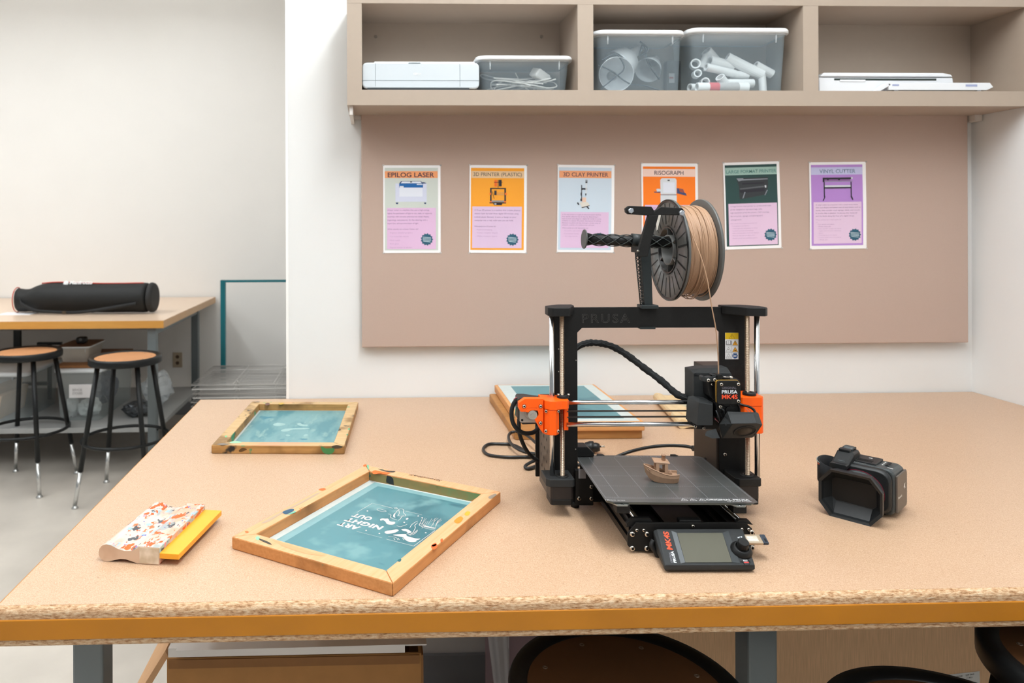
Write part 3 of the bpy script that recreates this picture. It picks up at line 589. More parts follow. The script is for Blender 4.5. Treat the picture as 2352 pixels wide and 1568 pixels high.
# near frame: corners of the top face, clockwise from left
h = .0215
cL, cT, cR, cF = [PZ(u,v,TZ+h) for u,v in ((530,1231),(841,1067.5),(1150.5,1128),(902.7,1337.8))]
cL2 = PZ(530.4,1259.7,TZ); cF2 = PZ(902.7,1370.4,TZ); cR2 = PZ(1151,1155.6,TZ)
A = V(cF.x,cF.y,0); ang = math.atan2(cR.y-cF.y, cR.x-cF.x); H_ = ((cL-cF).length+(cT-cR).length)/2; W_ = ((cR-cF).length+(cT-cL).length)/2
cen = (cL+cT+cR+cF)/4
ux = V(math.cos(ang),math.sin(ang),0); uyv = V(-math.sin(ang),math.cos(ang),0)
A = cen-ux*W_/2-uyv*H_/2
print('NEAR FRAME', W_, H_, math.degrees(ang), 'angLF', math.degrees(math.atan2(cL.y-cF.y,cL.x-cF.x)))
rA, zz = screen('screen_printing_frame','bright pine silk-screen frame with teal mesh and white lettering, nearest on the table',A,W_,H_,ang,.0295,h,wA,wA2,meshA,TZ)
t = .0295
MB().box(t+.004,W_-t-.006,t+.0,H_-t-.016,.0016,.0020).build('mesh_border', tape2, rA)
MB().box(t+.008,W_-t-.022,t+.0,H_-t-.034,.0020,.0023).build('printed_mesh', meshA, rA)
inv = Matrix.Rotation(-ang,4,'Z') @ Matrix.Translation((-A.x,-A.y,0))
def la(cu, cv, zl=.0024, org=(750,1140), k=7.84):
    p = inv @ PZ(org[0]+cu/k, org[1]+cv/k, TZ+zl); p.z = zl; return p
wl = mat('washed_out_stencil','#d3c9c2',.5)
def word(body, p, q, hgt, nm='lettering', bold=.045):
    """p: text start baseline, q: text end baseline in zoom px"""
    a, b = la(*p), la(*q); d = (b-a); L = d.length; d.normalize(); up = V(0,0,1).cross(d)
    return text(body, a, d, up, L, hgt, wl, rA, nm, bold, .0, sp=1.08)
# lettering is read from the far side: starts at the right in the picture
hv = (la(235,518)-la(330,465)).length*1.06
word('ART', (630,547), (275,452), hv); word('NIGHT', (1040,541), (398,376), hv); word('OUT', (852,378), (525,300), hv)
sk = MB()
def stroke(pts, wd=.0007, mb=None, k=5):
    mb = mb or sk; P = smooth([la(*p) for p in pts], k) if len(pts) > 2 else [la(*p) for p in pts]
    for a,b in zip(P,P[1:]):
        d = (b-a); 
        if d.length < 1e-6: continue
        n = V(-d.y,d.x,0).normalized()*wd/2; mb.quad(a+n,b+n,b-n,a-n)
def blob(pts): 
    P = smooth([la(*p) for p in pts],4,True); sk.add(P,[tuple(range(len(P)))])
stroke([(545,285),(820,122)],.0008); stroke([(820,122),(995,160)],.0005); stroke([(995,160),(1195,210)],.001); stroke([(1420,258),(1720,330)],.0006)
stroke([(540,625),(1000,742)],.0006); stroke([(1075,765),(1570,890)],.0008); stroke([(1570,890),(1950,610)],.0010)
blob([(1200,688),(1420,675),(1450,710),(1600,752),(1690,760),(1620,790),(1615,808),(1540,818),(1450,800),(1390,740),(1300,715)])
blob([(965,410),(1000,395),(1060,398),(1110,400),(1135,440),(1180,452),(1225,455),(1235,480),(1200,502),(1140,505),(1085,490),(1060,450),(1020,425),(975,432)])
blob([(1350,590),(1420,580),(1480,600),(1530,640),(1470,660),(1440,630),(1380,615)])
blob([(1045,640),(1090,615),(1180,605),(1260,590),(1300,610),(1240,645),(1160,665),(1080,668)])
blob([(1200,345),(1215,310),(1240,300),(1230,350),(1240,375),(1210,370)]); blob([(1425,405),(1455,385),(1475,395),(1450,415)])
for a in ([(1240,300),(1290,240),(1340,220),(1390,240),(1385,290),(1430,340),(1360,360),(1330,400),(1290,430)],[(1110,310),(1160,330),(1150,370),(1200,400),(1270,420)],
   [(910,225),(960,220),(1075,262),(1000,268),(920,245),(910,225)],[(1500,560),(1540,500),(1600,460),(1640,440)],[(1560,640),(1600,560),(1590,520),(1640,470)],
   [(1480,690),(1560,660),(1640,600)],[(1500,700),(1580,672),(1640,615)],[(1260,525),(1330,540),(1400,520),(1450,500)],[(1560,640),(1500,680),(1440,660)],
   [(1110,720),(1200,725),(1260,740)],[(1670,515),(1760,560),(1900,590),(1960,580)],[(1670,515),(1700,480),(1780,520),(1900,555),(1975,565)],[(1285,330),(1330,350),(1390,340)],[(1300,240),(1310,300),(1280,350)]):
    stroke(a,.0009)
blob([(1720,520),(1780,545),(1900,570),(1965,572),(1900,556),(1780,528)])
random.seed(5)
for k in range(16):
    x = 1720+random.random()*380; y = 380+random.random()*60; stroke([(x,y),(x-40-random.random()*60,y+60+random.random()*80)],.0005)
for x,y in ((735,258),(712,607),(950,663),(1398,463),(1720,380),(1785,650),(1650,348)): blob([(x-16,y),(x,y-8),(x+18,y-2),(x+10,y+8),(x-6,y+8)])
for x in (1210,1265,1290,1370,1395): stroke([(x,745),(x+22,780)],.0008)
for x in (1215,1240,1262): stroke([(x,195),(x+25,225)],.0008)
sk.build('stencil_drawing', wl, rA)
# maker's lettering printed on the far rail
dkp = mat('black_stamp_ink','#3a3029',.7)
def lat(cu,cv): 
    p = inv @ PZ(500+cu/3.459,1040+cv/3.459,TZ+h); p.z = h+.0003; return p
a = lat(1790,215); b = lat(1535,165); d = (b-a); L = d.length; d.normalize()
text('Speedball', a, d, V(0,0,1).cross(d), L, .011, dkp, rA, 'stamped_lettering', .0, .0, shear=.25)
# paint spills on the frame with a shape of their own
def spill(root, invm, pts, z, col, nm='paint_spot'):
    P = []
    for u,v in pts: p = invm @ PZ(u,v,TZ+z); P.append((p.x,p.y,z+.0003))
    P = smooth(P,4,True); MB().add(P,[tuple(range(len(P)))]).build(nm, mat('paint_'+col[1:],col,.45), root)
def fz(pts): return [(500+x/3.459,1040+y/3.459) for x,y in pts]
for pts,c in (([(1228,150),(1250,138),(1300,148),(1370,158),(1340,170),(1290,163),(1240,168)],'#ec6a28'),([(1270,125),(1340,140),(1410,145),(1390,155),(1330,147)],'#3c3833'),
  ([(515,470),(560,450),(600,445),(605,458),(570,478),(540,488)],'#25506a'),([(555,490),(610,462),(620,470),(575,488)],'#69b59a'),([(800,290),(840,280),(862,288),(830,300)],'#ec6a28'),
  ([(215,625),(232,620),(248,628),(232,636)],'#e06a2c'),([(300,672),(320,660),(335,672),(330,690),(310,692)],'#8fc4a0'),([(1878,540),(1925,505),(1950,520),(1930,550),(1900,560)],'#f08a30'),
  ([(1960,490),(1980,465),(2008,470),(1990,498)],'#f5a83a'),([(1695,740),(1730,715),(1745,745),(1715,768)],'#e8602a'),([(1700,735),(1735,722),(1735,735),(1712,745)],'#3f3350'),([(1770,690),(1785,680),(1790,698),(1775,708)],'#e8602a'),
  ([(1428,855),(1450,840),(1460,850),(1445,866)],'#1f5f66'),([(1155,100),(1175,90),(1183,100),(1165,110)],'#ec6a28'),([(1185,100),(1200,98),(1200,135),(1190,120)],'#66b08c'),
  ([(2150,350),(2200,325),(2215,335),(2170,365)],'#8f8070')):
    spill(rA, inv, fz(pts), h, c)
spill(rA, inv, fz([(345,558),(430,508),(565,438),(700,366),(790,318),(808,322),(720,372),(600,436),(500,490),(410,545)]), h-.0001, '#b39a80')
spill(rA, inv, fz([(430,690),(600,740),(760,790),(860,820),(700,800),(540,750)]), h-.0001, '#cf9a6c')
spill(rA, inv, fz([(330,680),(400,705),(430,728),(400,722),(340,695)]), h, '#3d3a30')
# stains running down the inside of the far rail
pn = inv.inverted() @ V(W_-.0295-.0004,0,0); pn.z = TZ; nn_ = (inv.inverted().to_3x3() @ V(-1,0,0))
def inner_spot(pts, col, lift, m=None):
    P = []
    for x,y in pts:
        w = IP(500+x/3.459,1040+y/3.459,pn,nn_); l = inv @ w; P.append(V(W_-.0295-.0002-lift, l.y, min(max(l.z-TZ,.0024),h-.002)))
    MB().add(P,[tuple(range(len(P)))]).build('paint_stain', m or mat('paint_'+col[1:],col,.5), rA)
wash = layered('green_washed_wood','#8a7c4e',[('#6f8a5a',12,.5,.12,3,None),('#a8824e',10,.55,.1,7,None),('#5a6b3e',18,.6,.08,9,None)],.6,.3)
inner_spot([(1215,160),(1500,205),(1800,262),(2100,322),(2010,385),(1700,320),(1400,270),(1215,235)],'',0,wash)
inner_spot([(1345,178),(1375,180),(1395,205),(1400,262),(1370,262),(1355,240),(1340,235),(1338,215)],'#26292a',.0003)
inner_spot([(1200,150),(1212,152),(1212,235),(1200,232)],'#1d5a50',.0003)
# far-left frame
h2 = .021
bL,bR,fR,fL = [PZ(u,v,TZ+h2) for u,v in ((571,922),(815.5,922),(800.6,1023.5),(493.5,1021.8))]
W_ = ((fR-fL).length+(bR-bL).length)/2; H_ = ((bL-fL).length+(bR-fR).length)/2; ang = math.atan2(fR.y-fL.y,fR.x-fL.x); cen = (bL+bR+fR+fL)/4
ux = V(math.cos(ang),math.sin(ang),0); uyv = V(-math.sin(ang),math.cos(ang),0); A = cen-ux*W_/2-uyv*H_/2
print('FAR FRAME', W_, H_, (fR-fL).length,(bR-bL).length)
rB, zz = screen('screen_printing_frame','aged brown silk-screen frame stained with green paint, farthest left on the big table',A,W_,H_,ang,.029,h2,wB,wB2,meshB,TZ)
t = .029; MB().box(t+.006,W_-t,t+.0,H_-t-.005,.0016,.0021).build('printed_mesh', meshB, rB)
invB = Matrix.Rotation(-ang,4,'Z') @ Matrix.Translation((-A.x,-A.y,0))
def lb(cu,cv,z=.0024): p = invB @ PZ(460+cu/5.88,890+cv/5.88,TZ+z); p.z = z; return p
sk = MB(); pal = mat('pale_stencil_wash','#93b3b1',.5)
for pts in ([(985,495),(1040,475),(1120,480),(1150,495),(1090,515),(1010,515)],[(1310,485),(1350,475),(1380,495),(1450,500),(1440,520),(1370,520),(1320,505)],[(1090,575),(1150,555),(1230,550),(1400,545),(1480,550),(1400,562),(1250,565),(1180,590),(1110,592)],[(1150,640),(1180,630),(1215,645),(1180,655)],[(1395,640),(1430,625),(1455,640),(1410,660)]):
    P = smooth([lb(*p) for p in pts],4,True); sk.add(P,[tuple(range(len(P)))])
sk.build('stencil_drawing', pal, rB)
def fb(pts): return [(460+x/5.88,890+y/5.88) for x,y in pts]
for pts,c in (([(875,225),(900,205),(935,210),(930,235),(890,240)],'#6b4638'),([(1060,215),(1110,205),(1130,218),(1080,230)],'#c9a23c'),([(330,660),(350,645),(365,660),(345,675)],'#7dc08a'),([(1995,555),(2015,548),(2020,565),(2000,572)],'#45a577'),([(1975,630),(1992,625),(1995,640),(1978,645)],'#2e8f66'),
  ([(400,735),(480,722),(560,735),(520,750),(420,752)],'#9bc9a4'),([(220,765),(300,750),(380,765),(300,778)],'#7c7268')): spill(rB, invB, fb(pts), h2, c)
def front_spot(root, A, ang, u, pts, m):
    mb = MB(); P = []
    ux = V(math.cos(ang),math.sin(ang),0); n = V(math.sin(ang),-math.cos(ang),0)
    for x,y in pts:
        w = IP(x,y,V(A.x,A.y,TZ),n); l = Matrix.Rotation(-ang,4,'Z') @ (w-V(A.x,A.y,0)); P.append((l.x,-.0003,l.z-TZ))
    P = smooth(P,4,True); mb.add(P,[tuple(range(len(P)))]); mb.build('paint_spot', m, root)
front_spot(rB,A,ang,0,fb([(1628,795),(1660,800),(1700,820),(1790,815),(1815,835),(1790,880),(1740,900),(1690,890),(1650,860)]),mat('paint_green','#3f7f4a',.5))
front_spot(rB,A,ang,0,fb([(1775,790),(1850,775),(1925,795),(1880,820),(1800,820)]),mat('paint_dark','#4a4233',.6))
front_spot(rB,A,ang,0,fb([(520,850),(570,812),(630,830),(600,850),(545,868)]),mat('paint_dark2','#5e421f',.6))
# two stacked frames at the back
h3 = .0225
def stacked(cbl, cbr, cfr, cfl, zb, ht, lab, ms, mt, top):
    bl,br,fr,fl = [PZ(u,v,TZ+zb+ht) for u,v in (cbl,cbr,cfr,cfl)]
    W_ = ((fr-fl).length+(br-bl).length)/2; H_ = ((bl-fl).length+(br-fr).length)/2; ang = math.atan2(fr.y-fl.y,fr.x-fl.x); cen=(bl+br+fr+fl)/4
    ux = V(math.cos(ang),math.sin(ang),0); uyv = V(-math.sin(ang),math.cos(ang),0); A = cen-ux*W_/2-uyv*H_/2
    print('STACK', W_, H_, math.degrees(ang))
    r, zz = screen('screen_printing_frame',lab,A,W_,H_,ang,.032,ht,ms,mt,meshC,TZ+zb,up=top)
    if top: MB().box(.047,W_-.042,.034,H_-.03,zz,zz+.0005).build('printed_mesh', meshC, r)
    return r
stacked((1119,904),(1366,902),(1473,987),(1188,990),0,h3,'brown silk-screen frame, lower of the two stacked behind the printer',wC2,wC2,False)
stacked((1136,883),(1369,882),(1476.4,969),(1196,971),h3,h3,'pine silk-screen frame, mesh side up, upper of the two stacked behind the printer',wC,wC,True)
# ================================================================ squeegees
blade_m = mat('amber_rubber','#f3ab30',.4,spec=.45)
blade_m.node_tree.nodes['Principled BSDF'].inputs['Subsurface Weight'].default_value = .6
blade_m.node_tree.nodes['Principled BSDF'].inputs['Subsurface Radius'].default_value = (.02,.012,.003)
paintA = layered('paint_smeared_wood','#d2c4ba',[('#d9a890',22,.50,.10,1,(1,.4,1)),('#c6bcb2',30,.50,.06,6,(1,.6,1)),('#a3a9a8',34,.565,.06,5,(1,.5,1)),('#9ebac0',48,.59,.04,8,(1,.5,1)),('#cf7448',70,.585,.05,14,(1,.4,1)),('#d9602a',58,.60,.02,2,(1,.5,1)),('#55575a',66,.63,.03,3,(1,.5,1)),('#e06428',34,.635,.010,12,None),('#4653b0',90,.68,.01,9,None),('#d990a0',80,.67,.02,17,None)],.55,.35,bump=.1)
paintA2 = layered('bare_squeegee_end','#d3b49a',[('#c29c80',14,.55,.15,1,None),('#e07038',30,.70,.02,2,None),('#6a5648',26,.70,.03,4,None)],.6,.3)
paintB = layered('paint_smeared_wood_pale','#d9bd92',[('#b7b39a',10,.56,.1,1,None),('#c98d5a',10,.6,.1,6,None),('#4f7f94',18,.68,.04,5,None),('#3f4a4c',22,.72,.03,3,None)],.55,.35)
def squeegee(name, label, loc, ang, L, sc_, m1, m2, blade=True, bm_=blade_m):
    r = thing(name, label, 'squeegee', loc, ang)
    h = .0285
    top = [(0,.0135),(.0015,.0205),(.006,.0262),(.013,.0285),(.022,.0275),(.034,.0222),(.046,.0195),(.058,.0205),(.068,.0255),(.0705,h),(.106,h)]
    bot = [(.106,.0005),(.0685,.0005),(.058,.0035),(.048,.0060),(.038,.0062),(.028,.0035),(.018,.0008),(.010,.0005),(.0045,.0040),(.001,.0085)]
    pts = top+bot; m = MB(); n = len(pts)
    rings = [[(x*sc_,y,z*sc_) for x,z in pts] for y in (0,L*.33,L*.66,L)]
    m.loft(rings, cap=False, sm=[True]*0 or False); m.add(rings[0],[tuple(range(n))[::-1]],1); m.add(rings[-1],[tuple(range(n))],1)
    m.build('handle', [m1,m2], r, bevel=.0012)
    MB().box(.072*sc_,.105*sc_,-.0007,0,.002,h*sc_-.001).build('end_block', layered('chalky_end_grain','#e3d2be',[('#cbb79c',20,.5,.1,2,None),('#e86a34',26,.67,.02,5,None)],.7,.2), r)
    if blade: MB().box(.1045*sc_,.139*sc_,.001,L-.001,.0105,.0195).build('blade', bm_, r, bevel=.0008)
    return r
p0 = PZ(366,1298,TZ); p1 = PZ(471,1158,TZ+.0285)
d = V(p1.x-p0.x,p1.y-p0.y,0); ang = math.atan2(d.y,d.x)-PI/2; L = d.length
print('SQUEEGEE', L, math.degrees(ang))
o = p0 - V(math.cos(ang),math.sin(ang),0)*.106
squeegee('squeegee','paint-smeared squeegee with an amber rubber blade, at the front left of the table',(o.x,o.y,TZ),ang,L,1,paintA,paintA2)
# second squeegee lying behind the printer
p0 = PZ(1556,984,TZ); p1 = PZ(1500,910,TZ+.014); d = V(p1.x-p0.x,p1.y-p0.y,0); L2 = d.length; a2 = math.atan2(d.y,d.x)-PI/2
print('SQ2', L2, math.degrees(a2), p0, p1)
squeegee('squeegee','pale wooden squeegee with blue paint, lying behind the 3D printer',(p0.x,p0.y,TZ),a2,L2,.9,paintB,paintB,True,mat('dull_rubber','#b8a27c',.5))
# ================================================================ 3D printer
ZF = 1.404                                   # camera depth of the frame plate
XC = (1490.5-CX)/F*ZF                        # sideways offset of its middle
base = CAM + RT*XC + FW*ZF; base.z = TZ
pr = thing('desktop_printer','black and orange desktop 3D printer standing in the middle of the big work table','3D printer',base,-TH)
def L(u, v, y):
    a, b = _ab(u, v); Z = ZF+y; return (a*Z-XC, (CAMZ-TZ)-b*Z)
def L3(u, v, y): x,z = L(u,v,y); return V(x,y,z)
def LT(u, v, z):
    """point at local height z"""
    a, b = _ab(u, v); Z = ((CAMZ-TZ)-z)/b; return V(a*Z-XC, Z-ZF, z)
def LP(u, v, p0, n):
    a, b = _ab(u, v); o = V(-XC,-ZF,CAMZ-TZ); d = V(a,1,-b); return o + d*((Vector(p0)-o).dot(n)/d.dot(n))
black = mat('black_powder_coat','#121110',.55,bump=.25,bscale=1400,spec=.35)
blackp = mat('black_printed_plastic','#141414',.5,bump=.08,bscale=900,spec=.4)
greyp = mat('charcoal_printed_plastic','#292b2c',.55,bump=.15,bscale=1300,spec=.4)
orange = mat('orange_printed_plastic','#ff5f08',.42,spec=.4)
chrome = mat('polished_steel_rod','#d6d8da',.18,1)
steelb = mat('bright_screw_steel','#cfc8bd',.25,1)
leadm = mat('lead_screw_steel','#b9a692',.35,1)
dark = mat('dark_recess','#060606',.7)
rubber = mat('black_rubber','#1a1a1a',.6)
# ---- frame plate
x0,_ = L(1327,1000,0); x1,_ = L(1654,1000,0); hw = .1865
zt = L(1490,705.5,0)[1]; zb = L(1490,752.5,0)[1]; c = .009; xo0 = L(1271,900,0)[0]; xo1 = L(1714,900,0)[0]
m = MB(); m.prism([(x0,.010),(x0,zb-c),(x0+c,zb),(x1-c,zb),(x1,zb-c),(x1,.010),(xo1,.010),(xo1,zt),(xo0,zt),(xo0,.010)],'y',0,.006)
m.build('frame_plate', black, pr, bevel=.0006)
MB().box(x0-.001,x1+.001,.0005,.0055,.010,.050).build('lower_crossbar', black, pr)
# embossed maker name
o = L3(1337,741.5,-.0003); e = L3(1447,741.5,-.0003); tt = L3(1337,721,-.0003)
text('PRUSA', o,(1,0,0),(0,0,1),(e-o).x,(tt-o).z, mat('emboss_edge','#4b4845',.4), pr,'embossed_lettering',0,.0,outline=.012,sp=1.25)
nscrew = 0
def screw(p, d=(0,-1,0), r=.0035, h=.002, parent=None, m=None):
    p, d = Vector(p), Vector(d).normalized(); mb = MB()
    mb.lathe([(r*1.0,0),(r*1.0,h*.5),(r*.8,h*.95),(r*.5,h)],p,d,14,0); mb.lathe([(r*.5,h),(r*.45,h*.55),(0,h*.55)],p,d,6,1,sm=False)
    return mb.build('screw',[m or steelb,dark],parent or pr)
# ---- upper rod holders
zr = -.030
for side in (-1,1):
    if side < 0: P = [(1254.5,709),(1258,704),(1314,703),(1319,705),(1323,724),(1295,724),(1293,719),(1268,724),(1261,722),(1254,716)]; sxu = 1306
    else: P = [(1667,704),(1744,703.5),(1751,708),(1752,718),(1747,724),(1735,724),(1725,719),(1708,721),(1671,721),(1667,718)]; sxu = 1682
    xs = [L(u,v,-.02) for u,v in P]; xmin = min(a for a,b in xs); xmax = max(a for a,b in xs); zmin = min(b for a,b in xs); zmax = max(b for a,b in xs)
    if side<0: q = [(xmin,-.038),(xmin+.008,-.046),(xmin+.040,-.046),(xmin+.046,-.030),(xmax-.004,-.012),(xmax,-.004),(xmax,.014),(xmin+.03,.014),(xmin,-.010)]
    else: q = [(xmax,-.038),(xmax-.008,-.046),(xmax-.040,-.040),(xmax-.052,-.026),(xmin+.004,-.010),(xmin,-.004),(xmin,.014),(xmax-.03,.014),(xmax,-.010)]
    h = MB().prism(q,'z',zmin+.001,zmax).build('rod_holder', blackp, pr, bevel=.0015)
    p = L3(sxu,718.5,-.014); screw((p.x,-.0125,p.z),r=.0032,parent=h,h=.003)
# ---- vertical smooth rods and lead screws
def zc(u,v,y): return L(u,v,y)[1]
for u_t,nm in ((1267.6,'l'),(1738.5,'r')):
    x = L(u_t,800,zr)[0]
    MB().cyl((x,zr,.052),(x,zr,zt-.008),.0049,24).build('vertical_rod', chrome, pr)
for u_t in (1291,1716.3):
    x = L(u_t,800,zr-.004)[0]; y = zr-.004; prof = []; z = .050
    while z < zt-.012: prof += [(.0046,z),(.0037,z+.0010),(.0046,z+.0020)]; z += .0020
    m = MB(); m.lathe(prof,(x,y,0),(0,0,1),16,sm=False); m.build('lead_screw', leadm, pr)
# ---- lower motor mounts and motors
for side,(ua,ub) in ((-1,(1254,1322)),(1,(1698,1746))):
    ya, yb_ = -.054, -.006
    if side<0: xa = L(1256,1110,ya)[0]; xb = L(1321,1110,ya)[0]
    else: xa = L(1692,1105,ya)[0]; xb = L(1751,1105,ya)[0]
    ztop = L(1300,1101,ya)[1]; zm = L(1300,1119,ya)[1]; zbot = L(1300,1160.5,ya)[1]
    mid = (xa+xb)/2
    MB().prism([(xa+.006,ya),(xb-.004,ya),(xb,ya+.004),(xb,.0),(xa,.0),(xa,ya+.008)],'z',zm,ztop).build('motor_mount', greyp if side<0 else blackp, pr, bevel=.0012)
    xm0, xm1 = (xa+.0075, xa+.0495) if side<0 else (xb-.047,xb-.005)
    m = MB(); m.prism(rrect(xm0,xm1,ya+.001,ya+.043,.004,2),'z',zbot+.011,zm); m.build('stepper_motor', mat('dark_motor_body','#221d1c',.5), pr)
    MB().prism(rrect(xm0,xm1,ya+.0005,ya+.0435,.005,2),'z',zbot,zbot+.0105).build('motor_cap', blackp, pr, bevel=.001)
    MB().lathe([(.012,0),(.012,.002),(.006,.002),(.006,.0005)],(L(1291,1100,ya+.02)[0] if side<0 else L(1716,1100,ya+.02)[0],zr-.004,ztop),(0,0,1),20).build('bushing', blackp, pr)
    # foot under the motor plate
    MB().cyl((mid*.78,.004,0),(mid*.78,.004,.011),.008,14).build('rubber_foot', rubber, pr)
# corner plates joining the frame to the base
for ua,ub,scr in ((1322,1363,((1358,1117),(1330,1144),(1358,1144))),(1622,1700,((1664.5,1043),))):
    xa,za = L(ua,1157,-.012); xb,_ = L(ub,1157,-.012); z1 = L(1340,1080,-.012)[1]
    k = MB().box(xa,xb,-.012,0,.008,z1 if ua<1400 else .06).build('corner_plate', blackp, pr, bevel=.0006)
    for u,v in scr:
        p = L3(u,v,-.0125); 
        if ua>1400: p = L3(u,v,-.0005)
        screw((p.x,p.y,p.z), r=.0042 if ua<1400 else .0036, parent=k, h=.003)
# white label seen under the bed at the left
a = L3(1326,1083,-.003); MB().box(a.x,a.x+.014,-.0125,-.0118,a.z-.010,a.z+.008).build('rating_label', mat('grey_label','#8c8a8c',.5), pr)
a = L3(1328,1049,.03); b = L3(1365,1026,.03)
MB().prism([(a.x-.01,a.z),(b.x,a.z),(b.x-.001,a.z+.008),(b.x-.014,b.z),(a.x-.01,b.z)],'y',.03,.06).build('rear_motor_mount', blackp, pr, bevel=.001)
# little screws on the left column
for u,v in ((1283,801),(1323,827),(1283,853),(1322,1031)):
    p = L3(u,v,0); MB().cyl((p.x,-.0008,p.z),(p.x,0,p.z),.0012,8).build('rivet', steelb, pr)
# ---- power supply (right) and electronics box (left), behind the plate
psx = L(1645,900,.006)[0]; zps = L(1602,829,.112)[1]
m = MB(); m.prism([(.006,.012),(.112,.012),(.112,zps),(.030,zps),(.006,zps-.012)],'x',psx,psx+.050); m.build('power_supply', mat('dark_bronze_case','#3a322d',.42,.35), pr, bevel=.0012)
MB().box(psx-.0012,psx,.052,.058,.07,.078).build('socket_screw', dark, pr)
elx = L(1264,1100,.006)[0]; zel = L(1240,930,.11)[1]
m = MB(); m.box(elx,elx+.040,.008,.112,.012,zel); ebox = m.build('electronics_box', mat('taupe_case','#5b5047',.5), pr, bevel=.001)
m = MB(); 
for i in range(7):
    for j in range(3):
        z = .05+i*.022; y = .03+j*.026 + (.006 if i%2 else 0); m.add([(elx-.0004,y,z),(elx-.0004,y+.007,z+.003),(elx-.0004,y+.002,z+.009)],[(0,1,2)])
m.build('vent_holes', dark, ebox)
xb = L(1229,1000,.12)[0]
zcg = L(1240,906,.12)[1]
MB().box(xb,xb+.018,.114,.121,.02,zcg-.004).build('cable_guard', blackp, pr, bevel=.001)
MB().prism([(xb+.006,zcg-.010),(xb+.012,zcg),(xb+.045,zcg),(xb+.045,zcg-.010)],'y',.105,.125).build('cable_guard_lip', blackp, pr)
# ---- X axis
yx = -.046
xa, zx1 = L(1302,924,yx); xb_, zx2 = L(1608,974,yx)
xe = L(1745,924,yx)[0]
zx2 = L(1450,974,yx)[1]; zx1 = L(1450,923.5,yx)[1]
for z in (zx1,zx2): MB().cyl((xa-.001,yx,z),(xe-.006,yx,z),.0041,20).build('horizontal_rod', chrome, pr)
bm = mat('toothed_belt','#2e2722',.7)
for v,dn in ((943,-1),(957,1)):
    z = L(1450,v,yx+.002)[1]; m = MB(); m.box(xa+.001,xb_+.03,yx-.001,yx+.005,z-.0007,z+.0007); x = xa
    while x < xb_: m.box(x,x+.001,yx-.001,yx+.005,z+dn*.0007-.0006,z+dn*.0007+.0006); x += .0024
    m.build('belt', bm, pr)
# left carriage with motor
yo = -.060
def pg(pts, y, org, k): return [L(org[0]+x/k, org[1]+z/k, y) for x,z in pts]
O4 = ((1160,890),12.06)
xl = thing  # keep name short
mot_x0, mot_z1 = L(1188,909,.0); 
motor_f = mat('brushed_motor_plate','#b9b0a8',.35,.7)
y_m = -.046
P = pg([(408,560),(1010,560),(1010,968),(440,968),(408,930)], y_m, *O4)
MB().prism(P,'y',y_m,y_m+.004).build('motor_face', motor_f, pr, bevel=.0006)
P = pg([(330,270),(370,232),(560,232),(1010,300),(1010,940),(445,960),(330,840)], y_m+.02, *O4)
MB().prism(P,'y',y_m+.004,y_m+.040).build('axis_motor', mat('motor_dark','#2a2624',.5), pr, bevel=.001)
P = pg([(385,405),(565,240),(1060,245),(1090,330),(1090,1285),(1050,1240),(860,960),(810,850),(845,790),(900,840),(920,740),(860,655),(780,640),(690,650),(640,690),(540,672),(432,668),(385,590)], yo, *O4)
# concave outline built from convex pieces
ob = MB(); f_ = lambda pts: ob.prism(pg(pts,yo,*O4),'y',yo,y_m)
f_([(385,420),(560,305),(1060,305),(1060,560),(640,570),(580,610),(560,672),(432,668),(385,580)])
f_([(880,560),(1060,560),(1060,1260),(1000,1190),(815,870),(870,830),(925,770),(925,700),(900,640)])
f_([(640,572),(880,572),(905,640),(780,628),(700,645),(650,690),(580,680),(562,668),(580,612)])
brk = ob.build('belt_motor_bracket', orange, pr, bevel=.0007)
for x,z in ((530,515),(988,515),(985,978)):
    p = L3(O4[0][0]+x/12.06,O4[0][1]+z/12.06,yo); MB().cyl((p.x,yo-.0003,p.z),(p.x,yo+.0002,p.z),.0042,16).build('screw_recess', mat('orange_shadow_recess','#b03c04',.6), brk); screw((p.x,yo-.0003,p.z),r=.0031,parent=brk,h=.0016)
p = L3(O4[0][0]+760/12.06,O4[0][1]+750/12.06,y_m-.012)
MB().lathe([(.0,.0),(.0035,.0),(.0035,.0015),(.0085,.0015),(.0085,.012)],(p.x,y_m-.0155,p.z),(0,1,0),24,sm=False).build('belt_pulley', mat('pulley_aluminium','#c9c4bc',.3,.8), pr)
MB().lathe([(.0125,.0),(.0125,.001)],(p.x,y_m-.0006,p.z),(0,1,0),28).build('pulley_recess', dark, pr)
p = L3(O4[0][0]+475/12.06,O4[0][1]+897/12.06,y_m); MB().cyl((p.x,y_m-.0003,p.z),(p.x,y_m+.001,p.z),.0022,12).build('screw_hole', dark, pr)
# bearing block: octagonal column round the rod
xr_ = L(1267.6,950,zr)[0]; zt1 = L(1270,919,yo)[1]; zt2 = L(1270,997,yo)[1]; zmd = L(1270,939,yo)[1]
xA = L(O4[0][0]+1060/12.06,950,yo)[0]; xB = L(O4[0][0]+1505/12.06,950,yo)[0]; xM1 = L(O4[0][0]+1240/12.06,950,yo-.008)[0]; xM2 = L(O4[0][0]+1410/12.06,950,yo-.008)[0]
oc = [(xA,yo+.008),(xA+.003,yo),(xM1,yo-.008),(xM2,yo-.008),(xB,yo+.002),(xB,-.012),(xA,-.012)]
bb = MB().prism(oc,'z',zt2,zmd-.0006).build('bearing_block', orange, pr, bevel=.0008)
xC = L(O4[0][0]+1775/12.06,930,yo)[0]
oc2 = [(xA,yo+.008),(xA+.003,yo-.001),(xM1,yo-.009),(xM2,yo-.009),(xM2+.012,yo-.004),(xC-.004,yo-.004),(xC,yo+.003),(xC,-.020),(xA,-.012)]
MB().prism(oc2,'z',zmd,zt1).build('nut_collar', orange, pr, bevel=.0008)
